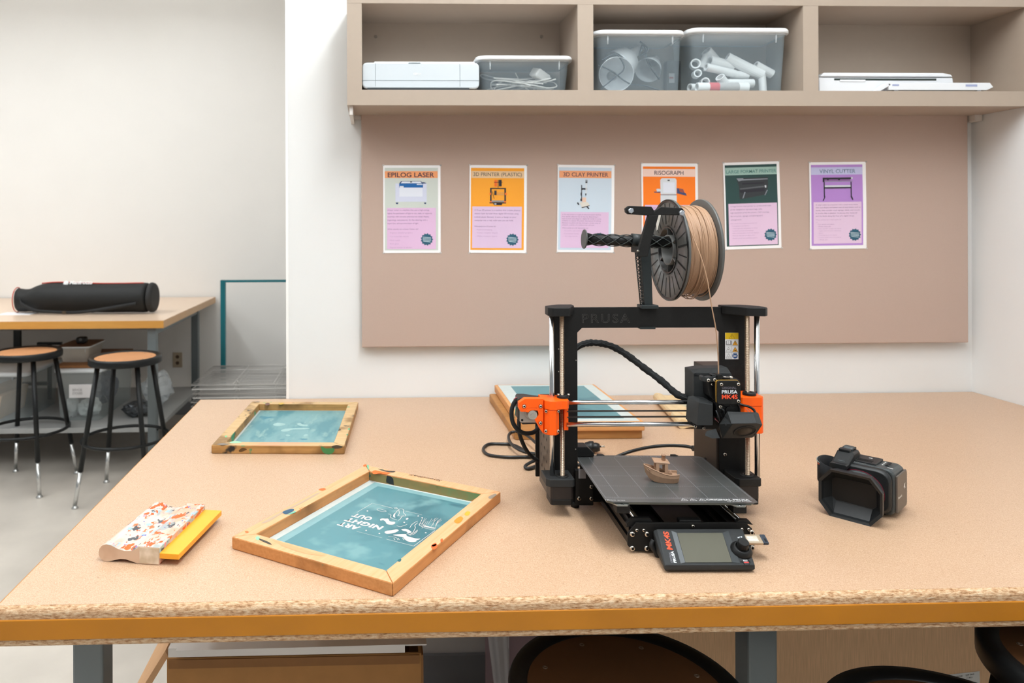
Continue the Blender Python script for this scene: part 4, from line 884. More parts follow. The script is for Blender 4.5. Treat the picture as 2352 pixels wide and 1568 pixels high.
MB().box(L(O4[0][0]+1620/12.06,950,-.04)[0],L(O4[0][0]+1735/12.06,950,-.04)[0],-.046,-.014,L(1300,988,-.046)[1],zmd).build('rod_clamp', orange, pr, bevel=.0008)
for x,z in ((1140,655),(1478,655),(1135,1205),(1472,1205)):
    p = L3(O4[0][0]+x/12.06,O4[0][1]+z/12.06,yo-.004); screw((p.x,yo-.003,p.z),(-.25 if x<1300 else .35,-1,0),r=.0031,parent=bb)
MB().lathe([(.0085,-.004),(.0085,.0012),(.0049,.0012)],(xr_,zr,zt1),(0,0,1),24).build('rod_sleeve', mat('sleeve_orange_dark','#c94a06',.5), pr)
xs_ = L(1291,910,zr-.004)[0]
nt_ = MB().lathe([(.0047,.0),(.0047,.0055),(.0105,.0055),(.0112,.004),(.0112,.0)],(xs_+.000,zr-.010,zt1+.0005),(0,0,1),26).build('lead_nut', blackp, pr)
for dx in (-.009,.010): MB().cyl((xs_+dx,zr-.014,zt1+.005),(xs_+dx,zr-.014,zt1+.0085),.0022,10).build('screw', steelb, nt_)
# right carriage (orange)
O3 = ((1560,820),7.13)
zt1r = L(1740,912,yo)[1]; zb1 = L(1740,996,yo)[1]
xa_ = L(1700,950,yo)[0]; xb2 = L(1757,950,yo)[0]
rb = MB().prism([(xa_,yo+.008),(xa_+.008,yo),(xb2-.006,yo),(xb2,yo+.006),(xb2,-.010),(xa_,-.010)],'z',zb1,zt1r-.017).build('bearing_block', orange, pr, bevel=.0008)
MB().prism([(xa_-.004,yo+.006),(xa_+.004,yo-.001),(xb2-.006,yo-.001),(xb2,yo+.006),(xb2,-.006),(xa_-.004,-.006)],'z',zt1r-.0165,zt1r).build('nut_collar', orange, pr, bevel=.0008)
xs2 = L(1716.3,915,zr-.004)[0]
MB().lathe([(.0047,.0),(.0047,.005),(.0115,.005),(.0120,.003),(.0120,.0)],(xs2,zr-.012,zt1r+.0005),(0,0,1),26).build('lead_nut', blackp, pr)
for v in (943,988.5):
    p = L3(1755.5,v,-.035); screw((xb2,-.035,p.z),(1,0,0),r=.0028,parent=rb)
# ---- heated bed
_n0 = len(pr.children)
_bed0 = set(pr.children)
BZ = .0872
cor = [LT(1325-3,1046,BZ), LT(1609,1045.5,BZ), LT(1741.5,1153.5,BZ), LT(1391,1154.5,BZ)]
bx0 = (cor[0].x+cor[3].x)/2; bx1 = (cor[1].x+cor[2].x)/2; by0 = (cor[2].y+cor[3].y)/2; by1 = (cor[0].y+cor[1].y)/2
print('BED', [tuple(round(c,4) for c in p) for p in cor], bx1-bx0, by1-by0)
bed = MB(); c = .009
sheet_m = mat('satin_grey_steel_sheet','#565857',.3,.3,bump=.05,bscale=1600)
oct_ = [(bx0+c*.5,by0),(bx1-c*.5,by0),(bx1,by0+c*.4),(bx1,by1-c),(bx1-c,by1),(bx0+c,by1),(bx0,by1-c),(bx0,by0+c)]
sheet = MB().prism([(bx0+.010,by0),(bx1-.010,by0),(bx1-.001,by0+.004),(bx1,by0+.008),(bx1,by1-c),(bx1-c,by1),(bx0+c,by1),(bx0,by1-c),(bx0,by0+.010)],'z',BZ-.0009,BZ).build('print_sheet', sheet_m, pr)
ln = mat('white_print_line','#c9c9c9',.5); lnd = mat('grey_print_line','#9c9da1',.5)
zl = BZ+.00025
gx0, gx1 = LT(490/4.523+1280,1020+563/4.523,BZ).x, LT(2035/4.523+1280,1020+553/4.523,BZ).x
gy0 = LT(1600,1142.8,BZ).y-.004; gy1 = gy0+.2145
m = MB(); wln = .0005
def seg(m,x0,y0,x1,y1,wd=wln):
    if abs(x1-x0) > abs(y1-y0): m.quad((x0,y0-wd/2,zl),(x1,y0-wd/2,zl),(x1,y0+wd/2,zl),(x0,y0+wd/2,zl))
    else: m.quad((x0-wd/2,y0,zl),(x0+wd/2,y0,zl),(x0+wd/2,y1,zl),(x0-wd/2,y1,zl))
bcx = (bx0+bx1)/2; gx0 = bcx-.1225; gx1 = bcx+.1225
seg(m,gx0,gy0,gx1,gy0,.0007); seg(m,gx0,gy0,gx0,gy1+.004); seg(m,gx1,gy0,gx1,gy1+.004)
for i in range(5):
    x = bcx-.1225+.0225+.05*i; seg(m,x,gy0+.004,x,gy1)
for i in range(5):
    y = gy0+.004+.0525*i; x = gx0
    if i in (0,4): pass
    while x < gx1-.002: seg(m,x,y,x+.0023,y,.0006); x += .0038
m.build('printed_grid', lnd, sheet)
def btext(body, u0,v0,u1,v1, hgt, nm='lettering', bold=.02, mt=None):
    a = LT(u0,v0,BZ); b = LT(u1,v1,BZ); text(body,(a.x,a.y,BZ),(1,0,0),(0,1,0),b.x-a.x,hgt,mt or ln,sheet,nm,bold,.0003)
btext('ORIGINAL PRUSA',1628.5,1148.7,1726.5,1148.7,.0068,bold=.03)
btext('by Josef Prusa',1676,1151.8,1731,1151.8,.0042,bold=.01)
btext('Print area',1402,1151.5,1443,1151.5,.0036,bold=.01)
btext('SMOOTH PEI SHEET by Prusa Research',1408,1049.3,1513,1049.3,.0030,bold=.0)
btext('WASH',1591,1048.8,1605,1048.8,.0028,bold=.0)
m = MB()
for u in (1576,1596,1617):
    a = LT(u,1147.5,BZ); s_ = .0056
    for (p,q) in (((-s_,-.0038),(s_,-.0038)),((s_,-.0038),(0,.0055)),((0,.0055),(-s_,-.0038)),((0,-.002),(0,.002))):
        A_ = V(a.x+p[0],a.y+p[1],zl); B_ = V(a.x+q[0],a.y+q[1],zl); d = (B_-A_).normalized(); n = V(-d.y,d.x,0)*.0005; m.quad(A_+n,B_+n,B_-n,A_-n)
a = LT(1398,1151,BZ); m.quad((a.x-.0003,a.y-.001,zl),(a.x+.0003,a.y-.001,zl),(a.x+.0003,a.y+.003,zl),(a.x-.0003,a.y+.003,zl))
m.build('warning_marks', ln, sheet)
MB().prism([(bx0+.012,by0+.003),(bx1-.012,by0+.003),(bx1-.003,by0+.012),(bx1-.003,by1-.008),(bx0+.003,by1-.008),(bx0+.003,by0+.012)],'z',BZ-.0052,BZ-.001).build('heater_plate', mat('grey_green_heater_edge','#6a6e66',.4,.2), pr, bevel=.0005)
for (ua,ub) in ((1415,1455),(1686,1722)):
    a = LT(ua,1162,BZ-.006).x; b = LT(ub,1162,BZ-.006).x
    k = MB().prism([(a,by0+.006),(a+.006,by0-.003),(b-.006,by0-.003),(b,by0+.006)],'z',BZ-.0060,BZ-.0038).build('sheet_tab', mat('pale_steel_tab','#9a9c98',.3,.6), pr)
    MB().cyl(((a+b)/2,by0-.0005,BZ-.0039),((a+b)/2,by0-.0005,BZ-.0033),.0026,14).build('tab_screw', chrome, k)
for u in (1375,1543):
    a = LT(u,1046,BZ).x; MB().prism([(a-.008,by1-.002),(a+.008,by1-.002),(a+.005,by1+.006),(a-.005,by1+.006)],'z',BZ-.002,BZ+.001).build('alignment_pin', blackp, pr)
# y carriage under the bed
MB().box(bcx-.070,bcx+.085,by0+.055,by1-.06,BZ-.022,BZ-.014).build('bed_carriage', black, pr)
for x_,y_ in ((bx0+.030,by0+.012),(bx1-.028,by0+.016)):
    MB().box(x_-.012,x_+.010,y_-.010,y_+.014,BZ-.020,BZ-.0058).build('bed_bracket', blackp, pr, bevel=.001)
def turn(objs, px, py, a):
    R_ = Matrix.Translation((px,py,0)) @ Matrix.Rotation(a,4,'Z') @ Matrix.Translation((-px,-py,0))
    for o in objs: o.matrix_basis = R_ @ o.matrix_basis
turn([o for o in pr.children if o not in _bed0], 0, (by0+by1)/2, -.031)
_b1 = set(pr.children)
# ---- base: aluminium extrusions, smooth rods, front plate
yfp = ZF*0 - .197
fx0 = L(1442,1240,yfp)[0]; fx1 = L(1734,1240,yfp)[0]; fcx = (fx0+fx1)/2
ztp = L(1580,1200.5,yfp)[1]; zbp = max(.003, L(1580,1271,yfp)[1])
ex = mat('black_anodised_profile','#131313',.3,.4)
for xx in (fx0+.004, fx1-.034):
    m = MB(); g = .004; prof = [(0,0),(.030,0),(.030,.030),(0,.030)]
    z0 = .010
    for (a,b,c_,d_) in ((0,.030,0,.004),(0,.030,.026,.030),(0,.004,.004,.026),(.026,.030,.004,.026)):
        pass
    # slotted outline
    pf = [(0,0),(.030,0),(.030,.011),(.026,.011),(.026,.019),(.030,.019),(.030,.030),(.019,.030),(.019,.026),(.011,.026),(.011,.030),(0,.030),(0,.019),(.004,.019),(.004,.011),(0,.011)]
    mm = MB()
    # build slotted profile as separate convex boxes sharing one mesh
    mm.box(xx+.004,xx+.026,yfp+.005,.150,z0+.004,z0+.026)
    for (a,b) in ((0,.011),(.019,.030)):
        for (c_,d_) in ((0,.011),(.019,.030)): mm.box(xx+a,xx+b,yfp+.005,.150,z0+c_,z0+d_)
    mm.build('base_profile', ex, pr)
for xx in (fx0+.022, fx1-.020): MB().cyl((xx,yfp+.005,ztp-.003),(xx,.15,ztp-.003),.0042,16).build('bed_rod', chrome, pr)
cc = .010
fp = MB().prism([(fx0,zbp+cc),(fx0+cc*.8,zbp),(fx0+.048,zbp),(fx0+.055,zbp+.006),(fx1-.055,zbp+.006),(fx1-.048,zbp),(fx1-cc,zbp),(fx1,zbp+cc),(fx1,ztp-.018),(fx1-.014,ztp),(fx0+.014,ztp),(fx0,ztp-.018)],'y',yfp,yfp+.004).build('front_plate', black, pr, bevel=.0005)
O5 = ((1280,1020),4.523)
for x,z,r_ in ((823,888,.0028),(895,888,.0028),(778,930,.0045),(930,930,.0045),(778,1077,.0045),(927,1077,.0045),(1405,845,.0028),(1982,880,.0028),(2015,912,.0045),(2020,1070,.0045),(1912,876,.0024)):
    p = L3(O5[0][0]+x/4.523,O5[0][1]+z/4.523,yfp); screw((p.x,yfp,p.z),r=r_,parent=fp,h=.0035)
MB().prism([(fx0-.000,ztp-.010),(fx0+.0,ztp-.004),(fx0+.01,ztp+.005),(fx0+.040,ztp+.005),(fx0+.044,ztp)],'y',yfp+.004,yfp+.012).build('rod_clamp', blackp, pr)
MB().prism([(fx1-.030,ztp),(fx1-.026,ztp+.004),(fx1-.010,ztp+.004),(fx1-.003,ztp-.004)],'y',yfp+.004,yfp+.012).build('rod_clamp', blackp, pr)
MB().box(fcx-.018,fcx+.018,yfp+.004,yfp+.018,ztp-.006,ztp+.003).build('belt_tensioner', blackp, pr, bevel=.001)
MB().box(fcx-.02,fcx+.05,yfp+.03,.14,.016,.022).build('belt_cover', mat('brown_black_cover','#2b1f19',.5), pr)
MB().box(fx0+.034,fx1-.034,yfp+.02,.14,.006,.012).build('base_tray', dark, pr)
for xx in (fx0+.02,fx1-.02):
    MB().cyl((xx,yfp+.02,0),(xx,yfp+.02,.010),.008,12).build('rubber_foot', rubber, pr); MB().cyl((xx,.14,0),(xx,.14,.010),.008,12).build('rubber_foot', rubber, pr)
MB().box(fx0,fx1,.150,.154,.004,.048).build('rear_plate', black, pr)
turn([o for o in pr.children if o not in _b1 and o.name.split('.')[0] not in ('front_plate',)], fcx, yfp, -.031)
# ---- display unit
O6 = ((1480,1200),7.84)
yfr = -.268
bl = L3(1528.5,1297.5,yfr); br = L3(1732,1296,yfr); zf0 = (bl.z+br.z)/2; xf0, xf1 = bl.x, br.x
ytop = -.205
tl = L3(1510,1214.5,ytop); tr = L3(1704.5,1213.4,ytop); zf1 = (tl.z+tr.z)/2
print('LCD', bl,br,tl,tr)
zb0 = max(.002, L3(1630,1316,yfr+.002).z)
A_,B_,C_,D_f = V(tl.x,ytop,zf1),V(tr.x,ytop,zf1),V(xf1,yfr,zf0),V(xf0,yfr,zf0)
m = MB()
m.hexa([V(A_.x-.006,ytop+.004,.012),V(B_.x+.004,ytop+.004,.012),V(C_.x+.001,yfr+.008,zb0),V(D_f.x+.0,yfr+.008,zb0)],[A_,B_,C_,D_f])
m2 = MB(); m2.loft([[V(A_.x-.004,ytop+.003,.010),V(B_.x+.003,ytop+.003,.010),V(C_.x-.001,yfr+.004,zb0),V(D_f.x+.002,yfr+.004,zb0)],
  [V(A_.x-.006,ytop+.003,zf1-.010),V(B_.x+.004,ytop+.003,zf1-.010),V(C_.x+.0015,yfr,zb0+.004),V(D_f.x-.0015,yfr,zb0+.004)],
  [V(A_.x-.006,ytop+.003,zf1-.004),V(B_.x+.003,ytop+.003,zf1-.004),V(C_.x+.0015,yfr,zf0-.002),V(D_f.x-.0015,yfr,zf0-.002)],[A_,B_,C_,D_f]],sm=False)
lcd = m2.build('display_unit', greyp, pr, bevel=.0012)
n6 = (B_-A_).cross(D_f-A_).normalized(); n6 = n6 if n6.z > 0 else -n6
def q6(x,y,l=0): return LP(O6[0][0]+x/7.84,O6[0][1]+y/7.84,A_+n6*l,n6)
def poly6(pts,m,nm,l=.0004,parent=None):
    mb = MB(); mb.add([q6(x,y,l) for x,y in pts],[tuple(range(len(pts)))]); return mb.build(nm,m,parent or lcd)
# bevelled recess drawn flat: left wall lit, right wall shaded by colour
def band6(a,b,c_,d_,la_,lb_,m,nm):
    mb = MB(); mb.add([q6(*a,la_),q6(*b,la_),q6(*c_,lb_),q6(*d_,lb_)],[(0,1,2,3)]); return mb.build(nm,m,lcd)
poly6([(485,140),(1480,135),(1690,725),(655,735)],mat('display_bezel_black','#1c1f20',.45),'bezel_recess',.0003)
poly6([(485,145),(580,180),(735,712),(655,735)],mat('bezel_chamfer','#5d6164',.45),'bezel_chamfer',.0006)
poly6([(1410,180),(1510,140),(1720,725),(1585,712)],mat('bezel_chamfer_shaded','#34383a',.45),'bezel_chamfer',.0006)
poly6([(590,185),(1405,182),(1578,712),(740,715)],mat('display_glass','#5c5b50',.22,spec=.5),'screen',.0009)
def t6(body,a,b,hvec,m,nm='lettering',bold=.02):
    """a: start of baseline, b: end of baseline, hvec: top of first letter"""
    A1,B1,T1 = q6(*a,.0006),q6(*b,.0006),q6(*hvec,.0006); d = (B1-A1); Ln = d.length; d.normalize(); up = (T1-A1); up = up-d*up.dot(d); hh = up.length
    return text(body,A1,d,up,Ln,hh,m,lcd,nm,bold,.0)
or2 = mat('orange_lettering','#f0502c',.5); wt = mat('white_lettering','#d6dade',.5); gt = mat('grey_lettering','#8e8c94',.5)
t6('MK4S',(512,490),(435,165),(412,497),or2,'lettering',.03)
t6('PRUSA',(583,722),(524,512),(532,728),wt,'lettering',.04)
t6('ORIGINAL',(510,720),(470,530),(478,724),gt,'lettering',0)
t6('RESET',(1790,697),(1870,697),(1783,668),wt,'lettering',.01)
poly6([(1790,705),(1875,705),(1882,722),(1802,724)],mat('red_mark','#e0403c',.5),'reset_mark')
mb = MB()
for a,b in (((1700,630),(1835,630)),((1835,630),(1905,705)),((1905,705),(1885,762)),((1885,762),(1810,760)),((1810,760),(1770,705)),((1770,705),(1730,702))):
    p,q_ = q6(*a,.0006),q6(*b,.0006); mb.tube([p,q_],.0004,5)
mb.build('button_outline', dark, lcd)
mb = MB()
for a,b in (((1680,268),(1765,280)),((1700,262),(1725,250)),((1725,272),(1745,292)),((1725,250),(1745,256))):
    mb.tube([q6(*a,.0006),q6(*b,.0006)],.0004,5)
for x,y in ((1690,268),(1750,256),(1748,290)): mb.cyl(q6(x,y,.0004),q6(x,y,.0008),.0011,8)
mb.build('usb_symbol', wt, lcd)
# knob with wide skirt
kc = q6(1745,500,0); kp = n6
MB().lathe([(.0165,0),(.0165,.002),(.0125,.0075),(.0100,.009),(.0100,.0085)],kc,kp,32).build('knob_skirt', blackp, lcd)
kn = MB(); kn.lathe([(.0085,.008),(.0085,.019),(.0078,.020),(0,.020)],kc,kp,14,sm=False); kn.build('control_knob', blackp, lcd)
# ribbon cable behind the display
m = MB(); a = L3(1501,1240,yfp-.010)
m.tube(smooth([(a.x,a.y,a.z),(a.x-.004,a.y-.002,a.z-.008),(a.x+.002,a.y-.004,a.z-.018),(a.x+.006,a.y-.004,a.z-.026)],6),.004,8); m.build('cable_boot', rubber, pr)
# USB stick: a thing of its own, pushed into the display
ub = q6(1800,300,0)
def usb():
    a = base + Matrix.Rotation(-TH,3,'Z') @ Vector((q6(1905,305,-.006)))
    r = thing('memory_stick','beige metal USB memory stick plugged into the right side of the printer display','memory stick',a,-TH-.03)
    r.rotation_euler = (.45,0,-TH-.02)
    MB().box(-.012,.018,-.009,.009,-.0022,.0022).build('metal_body', mat('champagne_metal','#b4a28c',.35,.6), r, bevel=.0006)
    MB().box(.018,.027,-.009,.009,-.0026,.0026).build('end_cap', mat('navy_plastic','#2a3340',.4), r, bevel=.0012)
    MB().box(.0215,.0245,-.006,.0,.0026,.0028).build('lanyard_hole', dark, r)
    MB().box(-.006,.012,-.0055,.0055,.0022,.00235).build('white_label', mat('stick_label','#c8bfae',.6), r)
    text('PRUSA\nRESEARCH', (-.004,-.004,.0024),(1,0,0),(0,1,0),.014,.008, mat('white_lettering2','#efeae0',.5), r,'lettering',.02)
usb()
# ---- warning sticker on the right column
st = MB(); O7 = ((1640,755),19.6)
def q7(x,y,l=0): p = L3(O7[0][0]+x/19.6,O7[0][1]+y/19.6,-.0004-l); return p
def rect7(x0,y0,x1,y1,mi,l=0): st.quad(q7(x0,y0,l),q7(x1,y0,l),q7(x1,y1,l),q7(x0,y1,l),mi)
def pol7(pts,mi,l): st.add([q7(x,y,l) for x,y in pts],[tuple(range(len(pts)))],mi)
rect7(498,172,1100,1365,0); rect7(505,176,1100,470,1,.0001)
for y in (772,1068): rect7(505,y-4,1100,y+4,2,.0001)
rect7(792,480,802,1360,2,.0001)
def tri(cx,y0,y1,hw_,mi_f,mi_o):
    pol7([(cx,y0),(cx+hw_,y1),(cx-hw_,y1)],mi_o,.0001); pol7([(cx,y0+28),(cx+hw_-22,y1-11),(cx-hw_+22,y1-11)],mi_f,.0002)
tri(805,218,438,128,1,3); rect7(795,290,812,385,3,.0003); rect7(795,398,812,412,3,.0003)
tri(950,510,742,132,4,3); tri(950,805,1035,132,4,3); tri(655,810,1035,128,0,2); tri(655,1105,1330,128,0,2)
pol7([(925,955),(1000,955),(1005,985),(930,985)],5,.0003); pol7([(900,905),(925,960),(935,990),(915,970)],3,.0003); rect7(925,620,938,700,3,.0003); rect7(960,620,972,700,3,.0003); pol7([(948,560),(975,600),(922,600)],3,.0003)
for k in range(3): rect7(620+k*30,1235,630+k*30,1300,2,.0003)
pol7([(610,930),(650,900),(670,940),(640,955)],2,.0003)
pol7([(530,560),(580,515),(740,515),(795,560),(795,735),(530,735)],2,.0001); rect7(582,530,650,680,0,.0002); rect7(662,530,728,680,0,.0002)
pol7([(945+125*math.cos(2*PI*i/28),1210+125*math.sin(2*PI*i/28)) for i in range(28)],6,.0001)
rect7(865,1150,885,1285,0,.0002); rect7(905,1190,985,1250,0,.0002); pol7([(920,1110),(975,1110),(950,1145)],0,.0002); pol7([(1000,1190),(1060,1130),(1070,1145),(1010,1205)],0,.0002); rect7(990,1225,1060,1238,0,.0002)
st.build('warning_sticker',[mat('sticker_white','#dcdad9',.5),mat('sticker_yellow','#dcb40a',.5),mat('sticker_grey','#8d8a8a',.6),mat('sticker_brown','#5b4210',.6),mat('sticker_amber','#e8a02a',.5),mat('sticker_black','#141414',.6),mat('sticker_blue','#1f4a80',.5)],pr)
# ---- tool head.  Z layers: rear cover, gearbox, side box, fans
def poly_y(pts, y, org, k): return [L(org[0]+a/k, org[1]+b/k, y) for a,b in pts]
OE = (1560,820); KE = 7.13
def ex_prism(pts, y0, y1, name, m, parent=None, bevel=.0008, back=None):
    """front outline read at depth y0, pushed straight back to y1 (real depth)"""
    P = poly_y(pts, y0, OE, KE); mb = MB(); mb.prism(P,'y',y0,y1); return mb.build(name, m, parent or pr, bevel=bevel)
def box3(front, y0, y1, dz0=0, dz1=0, **k): pass
# rear cover with sloped crown (wraps over the top and to the right)
yc = -.062
P = poly_y([(238,268),(262,250),(345,205),(455,255),(640,270),(860,230),(862,335),(862,600),(560,690),(300,650),(238,650)], yc, OE, KE)
m = MB(); m.prism([L(OE[0]+a/KE,OE[1]+b/KE,yc) for a,b in ((238,262),(360,300),(430,300),(600,300),(862,300),(862,700),(238,700))],'y',yc,-.020); 
cover = m.build('head_cover', greyp, pr, bevel=.001)
a = L3(OE[0]+238/KE,OE[1]+262/KE,yc); b = L3(OE[0]+862/KE,OE[1]+300/KE,yc)
t0 = L(OE[0]+345/KE,OE[1]+180/KE,yc+.016); t1 = L(OE[0]+790/KE,OE[1]+172/KE,yc+.016); zc0 = L(OE[0]+300/KE,OE[1]+268/KE,yc)[1]; zc1 = L(OE[0]+300/KE,OE[1]+305/KE,yc)[1]
m = MB()
xL_, xR_ = a.x, b.x; zlow = zc1-.002
front = [V(xL_,yc,zlow),V(xL_,yc,zc0),V(xL_+.002,yc,zc0+.0015),V(xR_-.002,yc,zc0+.0005),V(xR_,yc,zc0-.002),V(xR_,yc,zlow)]
ridge = [V(xL_,yc+.030,zlow),V(xL_,yc+.018,zc0+.004),V(t0[0],yc+.016,t0[1]),V(t1[0],yc+.016,t1[1]),V(xR_,yc+.018,zc0+.002),V(xR_,yc+.030,zlow)]
backr = [V(xL_,yc+.042,zlow),V(xL_,yc+.042,zc0+.004),V(t0[0],yc+.042,t0[1]),V(t1[0],yc+.042,t1[1]),V(xR_,yc+.042,zc0+.002),V(xR_,yc+.042,zlow)]
m.loft([front,ridge,backr],sm=False); m.build('crown', greyp, pr, bevel=.0006)
# carriage body behind the side box
ex_prism([(238,640),(1000,640),(1000,880),(620,1180),(300,1180),(262,1150),(238,1080)], -.058, -.024, 'x_carriage', blackp)
# extruder core between cover and gearbox
ex_prism([(480,400),(640,330),(990,370),(1000,780),(620,760),(500,640)], -.088, -.060, 'extruder_core', blackp)
# idler: swing arm with two screws, tension screw to the right
ar = ex_prism([(365,325),(400,305),(440,330),(590,318),(612,345),(612,400),(505,410),(400,402),(370,385)], -.098, -.086, 'idler_arm', greyp)
ex_prism([(525,290),(545,278),(640,300),(655,330),(620,350),(560,330)], -.096, -.086, 'idler_knob', greyp)
for x,z in ((477,378),(580,370)): p = L3(OE[0]+x/KE,OE[1]+z/KE,-.0985); screw(p,r=.0032,parent=ar)
p = L3(OE[0]+540/KE,OE[1]+440/KE,-.089); screw(p,r=.0028,parent=ar)
ft = ex_prism([(625,290),(705,285),(710,365),(625,370)], -.100, -.084, 'filament_inlet', black)
p0 = L3(OE[0]+710/KE,OE[1]+330/KE,-.092); p1 = L3(OE[0]+855/KE,OE[1]+335/KE,-.088)
m = MB(); m.cyl(p0,p1,.0024,12); m.build('spring_bolt', mat('spring_steel','#6f6a66',.35,.8), pr)
m = MB(); m.cyl(p1-V(.004,0,0),p1+V(.001,0,0),.0034,12); m.build('bolt_head', steelb, pr)
# planetary gearbox: brass plate and black cover with maker's lettering
yg = -.108
gp = [(640,380),(955,380),(1008,425),(1010,745),(975,770),(645,770),(612,735),(612,405)]
oc_ = [(648,400),(672,388),(960,388),(1008,432),(1010,735),(985,768),(680,770),(648,745)]
ex_prism([(598,400),(635,372),(950,372),(1000,420),(1000,740),(970,762),(640,762),(602,735)], yg+.004, yg+.0075, 'brass_plate', mat('brass','#c39a4a',.35,.9))
ex_prism([(605,420),(650,385),(950,380),(1000,430),(1000,740),(640,762)], yg+.0075, -.085, 'gear_housing', blackp)
gb = ex_prism([(632,410),(655,388),(960,388),(1010,430),(1010,742),(985,770),(650,770),(625,745)], yg, yg+.0042, 'gearbox_cover', black)
for x,z in ((689,445),(967,443),(967,720)): p = L3(OE[0]+x/KE,OE[1]+z/KE,yg); screw(p,r=.0030,parent=gb,h=.002)
def te(body,x0,x1,zb_,zt_,m_,bold): 
    a = L3(OE[0]+x0/KE,OE[1]+zb_/KE,yg-.0002); b = L3(OE[0]+x1/KE,OE[1]+zb_/KE,yg-.0002); t = L3(OE[0]+x0/KE,OE[1]+zt_/KE,yg-.0002)
    text(body,a,(1,0,0),(0,0,1),(b-a).x,(t-a).z,m_,gb,'lettering',bold,.0)
te('ORIGINAL',700,935,520,485,mat('mauve_grey_lettering','#77717c',.5),.0); te('PRUSA',698,955,598,540,wt,.03); te('MK4S',698,958,685,612,or2,.03)
# hotend fan below the gearbox
yfn = -.098
fan = ex_prism([(600,745),(985,760),(990,905),(740,990),(620,1000)], yfn+.003, -.06, 'fan_housing', blackp)
c_ = L3(OE[0]+835/KE,OE[1]+880/KE,yfn)
m = MB(); R0 = .0175
m.lathe([(R0,0),(R0,.010),(R0+.0015,.010),(R0+.0015,0)],(c_.x,yfn,c_.z),(0,1,0),32,close=True); m.build('fan_rim', blackp, fan)
m = MB(); m.lathe([(.008,0),(.008,.008),(0,.008)],(c_.x,yfn+.001,c_.z),(0,1,0),24); m.lathe([(.0,.0),(.008,0)],(c_.x,yfn+.001,c_.z),(0,1,0),24)
for k in range(7):
    t = 2*PI*k/7; m.M = Matrix.Translation((c_.x,yfn+.004,c_.z)) @ Matrix.Rotation(t,4,'Y') 
    m.add([(.007,-.002,-.003),(.0165,-.002,-.0045),(.0165,.004,.0045),(.007,.004,.003)],[(0,1,2,3)])
m.M = None; m.build('fan_rotor', mat('fan_black','#101010',.4), fan)
p = L3(OE[0]+675/KE,OE[1]+812/KE,yfn-.002); screw(p,r=.0032,parent=fan)
# bracket arm from fan to duct
m = MB()
for pts in ([(680,830),(730,870),(745,930)],[(600,870),(640,960),(665,1040)]):
    m.tube([L3(OE[0]+x/KE,OE[1]+z/KE,yfn-.003) for x,z in pts],.0012,6)
m.build('duct_arm', mat('dull_black_arm','#2b2d2f',.3), pr)
# left side box with chamfered crown
ysb = -.100
fp_ = [(330,745),(545,775),(580,800),(585,1110),(530,1120),(300,1080),(285,1060),(318,800)]
F_ = [L3(OE[0]+x/KE,OE[1]+z/KE,ysb) for x,z in ((322,740),(548,780),(540,1118),(268,1078))]
m = MB()
lowz = F_[2].z; 
fr_ = [V(F_[0].x,ysb,F_[0].z),V(F_[1].x,ysb,F_[1].z-.0),V(F_[1].x,ysb,F_[2].z),V(F_[3].x+.003,ysb,F_[3].z)]
tB = [L3(OE[0]+x/KE,OE[1]+z/KE,ysb+.022) for x,z in ((395,668),(520,685))]
rb_ = V(F_[1].x+.006,ysb+.012,F_[1].z+.001)
m.hexa([V(F_[3].x+.003,ysb,lowz),V(F_[1].x,ysb,lowz),V(F_[1].x+.006,ysb+.012,lowz+.001),V(F_[1].x+.006,ysb+.045,lowz),V(F_[3].x,ysb+.045,lowz)],
       [V(F_[0].x,ysb,F_[0].z),V(F_[1].x,ysb,F_[1].z),rb_,V(F_[1].x+.006,ysb+.045,F_[1].z),V(F_[0].x-.002,ysb+.045,F_[0].z)])
m.hexa([V(F_[0].x,ysb,F_[0].z),V(F_[1].x,ysb,F_[1].z),rb_,V(F_[1].x+.006,ysb+.045,F_[1].z),V(F_[0].x-.002,ysb+.045,F_[0].z)],
       [V(F_[0].x+.008,ysb+.016,tB[0].z),V(F_[1].x-.003,ysb+.016,tB[1].z),V(F_[1].x-.001,ysb+.020,tB[1].z),V(F_[1].x-.002,ysb+.04,tB[1].z),V(F_[0].x+.006,ysb+.04,tB[0].z)])
m.build('side_box', greyp, pr, bevel=.0008)
for x,z in ((283,838),(262,1135),(400,1160)):
    p = L3(OE[0]+x/KE,OE[1]+z/KE,-.060); screw(p,r=.0028)
# print cooling blower: slab tilted, its intake facing down and forward
Cb = [(865,1095),(1270,1080),(1365,1110),(1245,1285),(1195,1320),(690,1330),(690,1310)]
# intake face plane
yb1 = -.125
tlb = L3(OE[0]+880/KE,OE[1]+1095/KE,yb1); trb = L3(OE[0]+1345/KE,OE[1]+1100/KE,yb1)
# face runs down and back
zl_ = L3(OE[0]+900/KE,OE[1]+1325/KE,yb1+.038).z
nrm = V(0, -(tlb.z-zl_), -.038).normalized()
def qb(x,z,l=0): return LP(OE[0]+x/KE,OE[1]+z/KE,tlb+nrm*l,nrm)
face = [qb(870,1093),(qb(1270,1082)),qb(1365,1112),qb(1245,1290),qb(1200,1322),qb(700,1332)]
# body extruded away from the face (up and back)
topf = [L3(OE[0]+x/KE,OE[1]+z/KE,yy) for x,z,yy in ((745,960,-.098),(830,895,-.098),(1215,900,-.098),(1300,925,-.098))]
up = -nrm*.019
bk = [p+up for p in face]
m = MB(); m.hexa(face, bk); m.build('blower_case', greyp, pr, bevel=.0012)
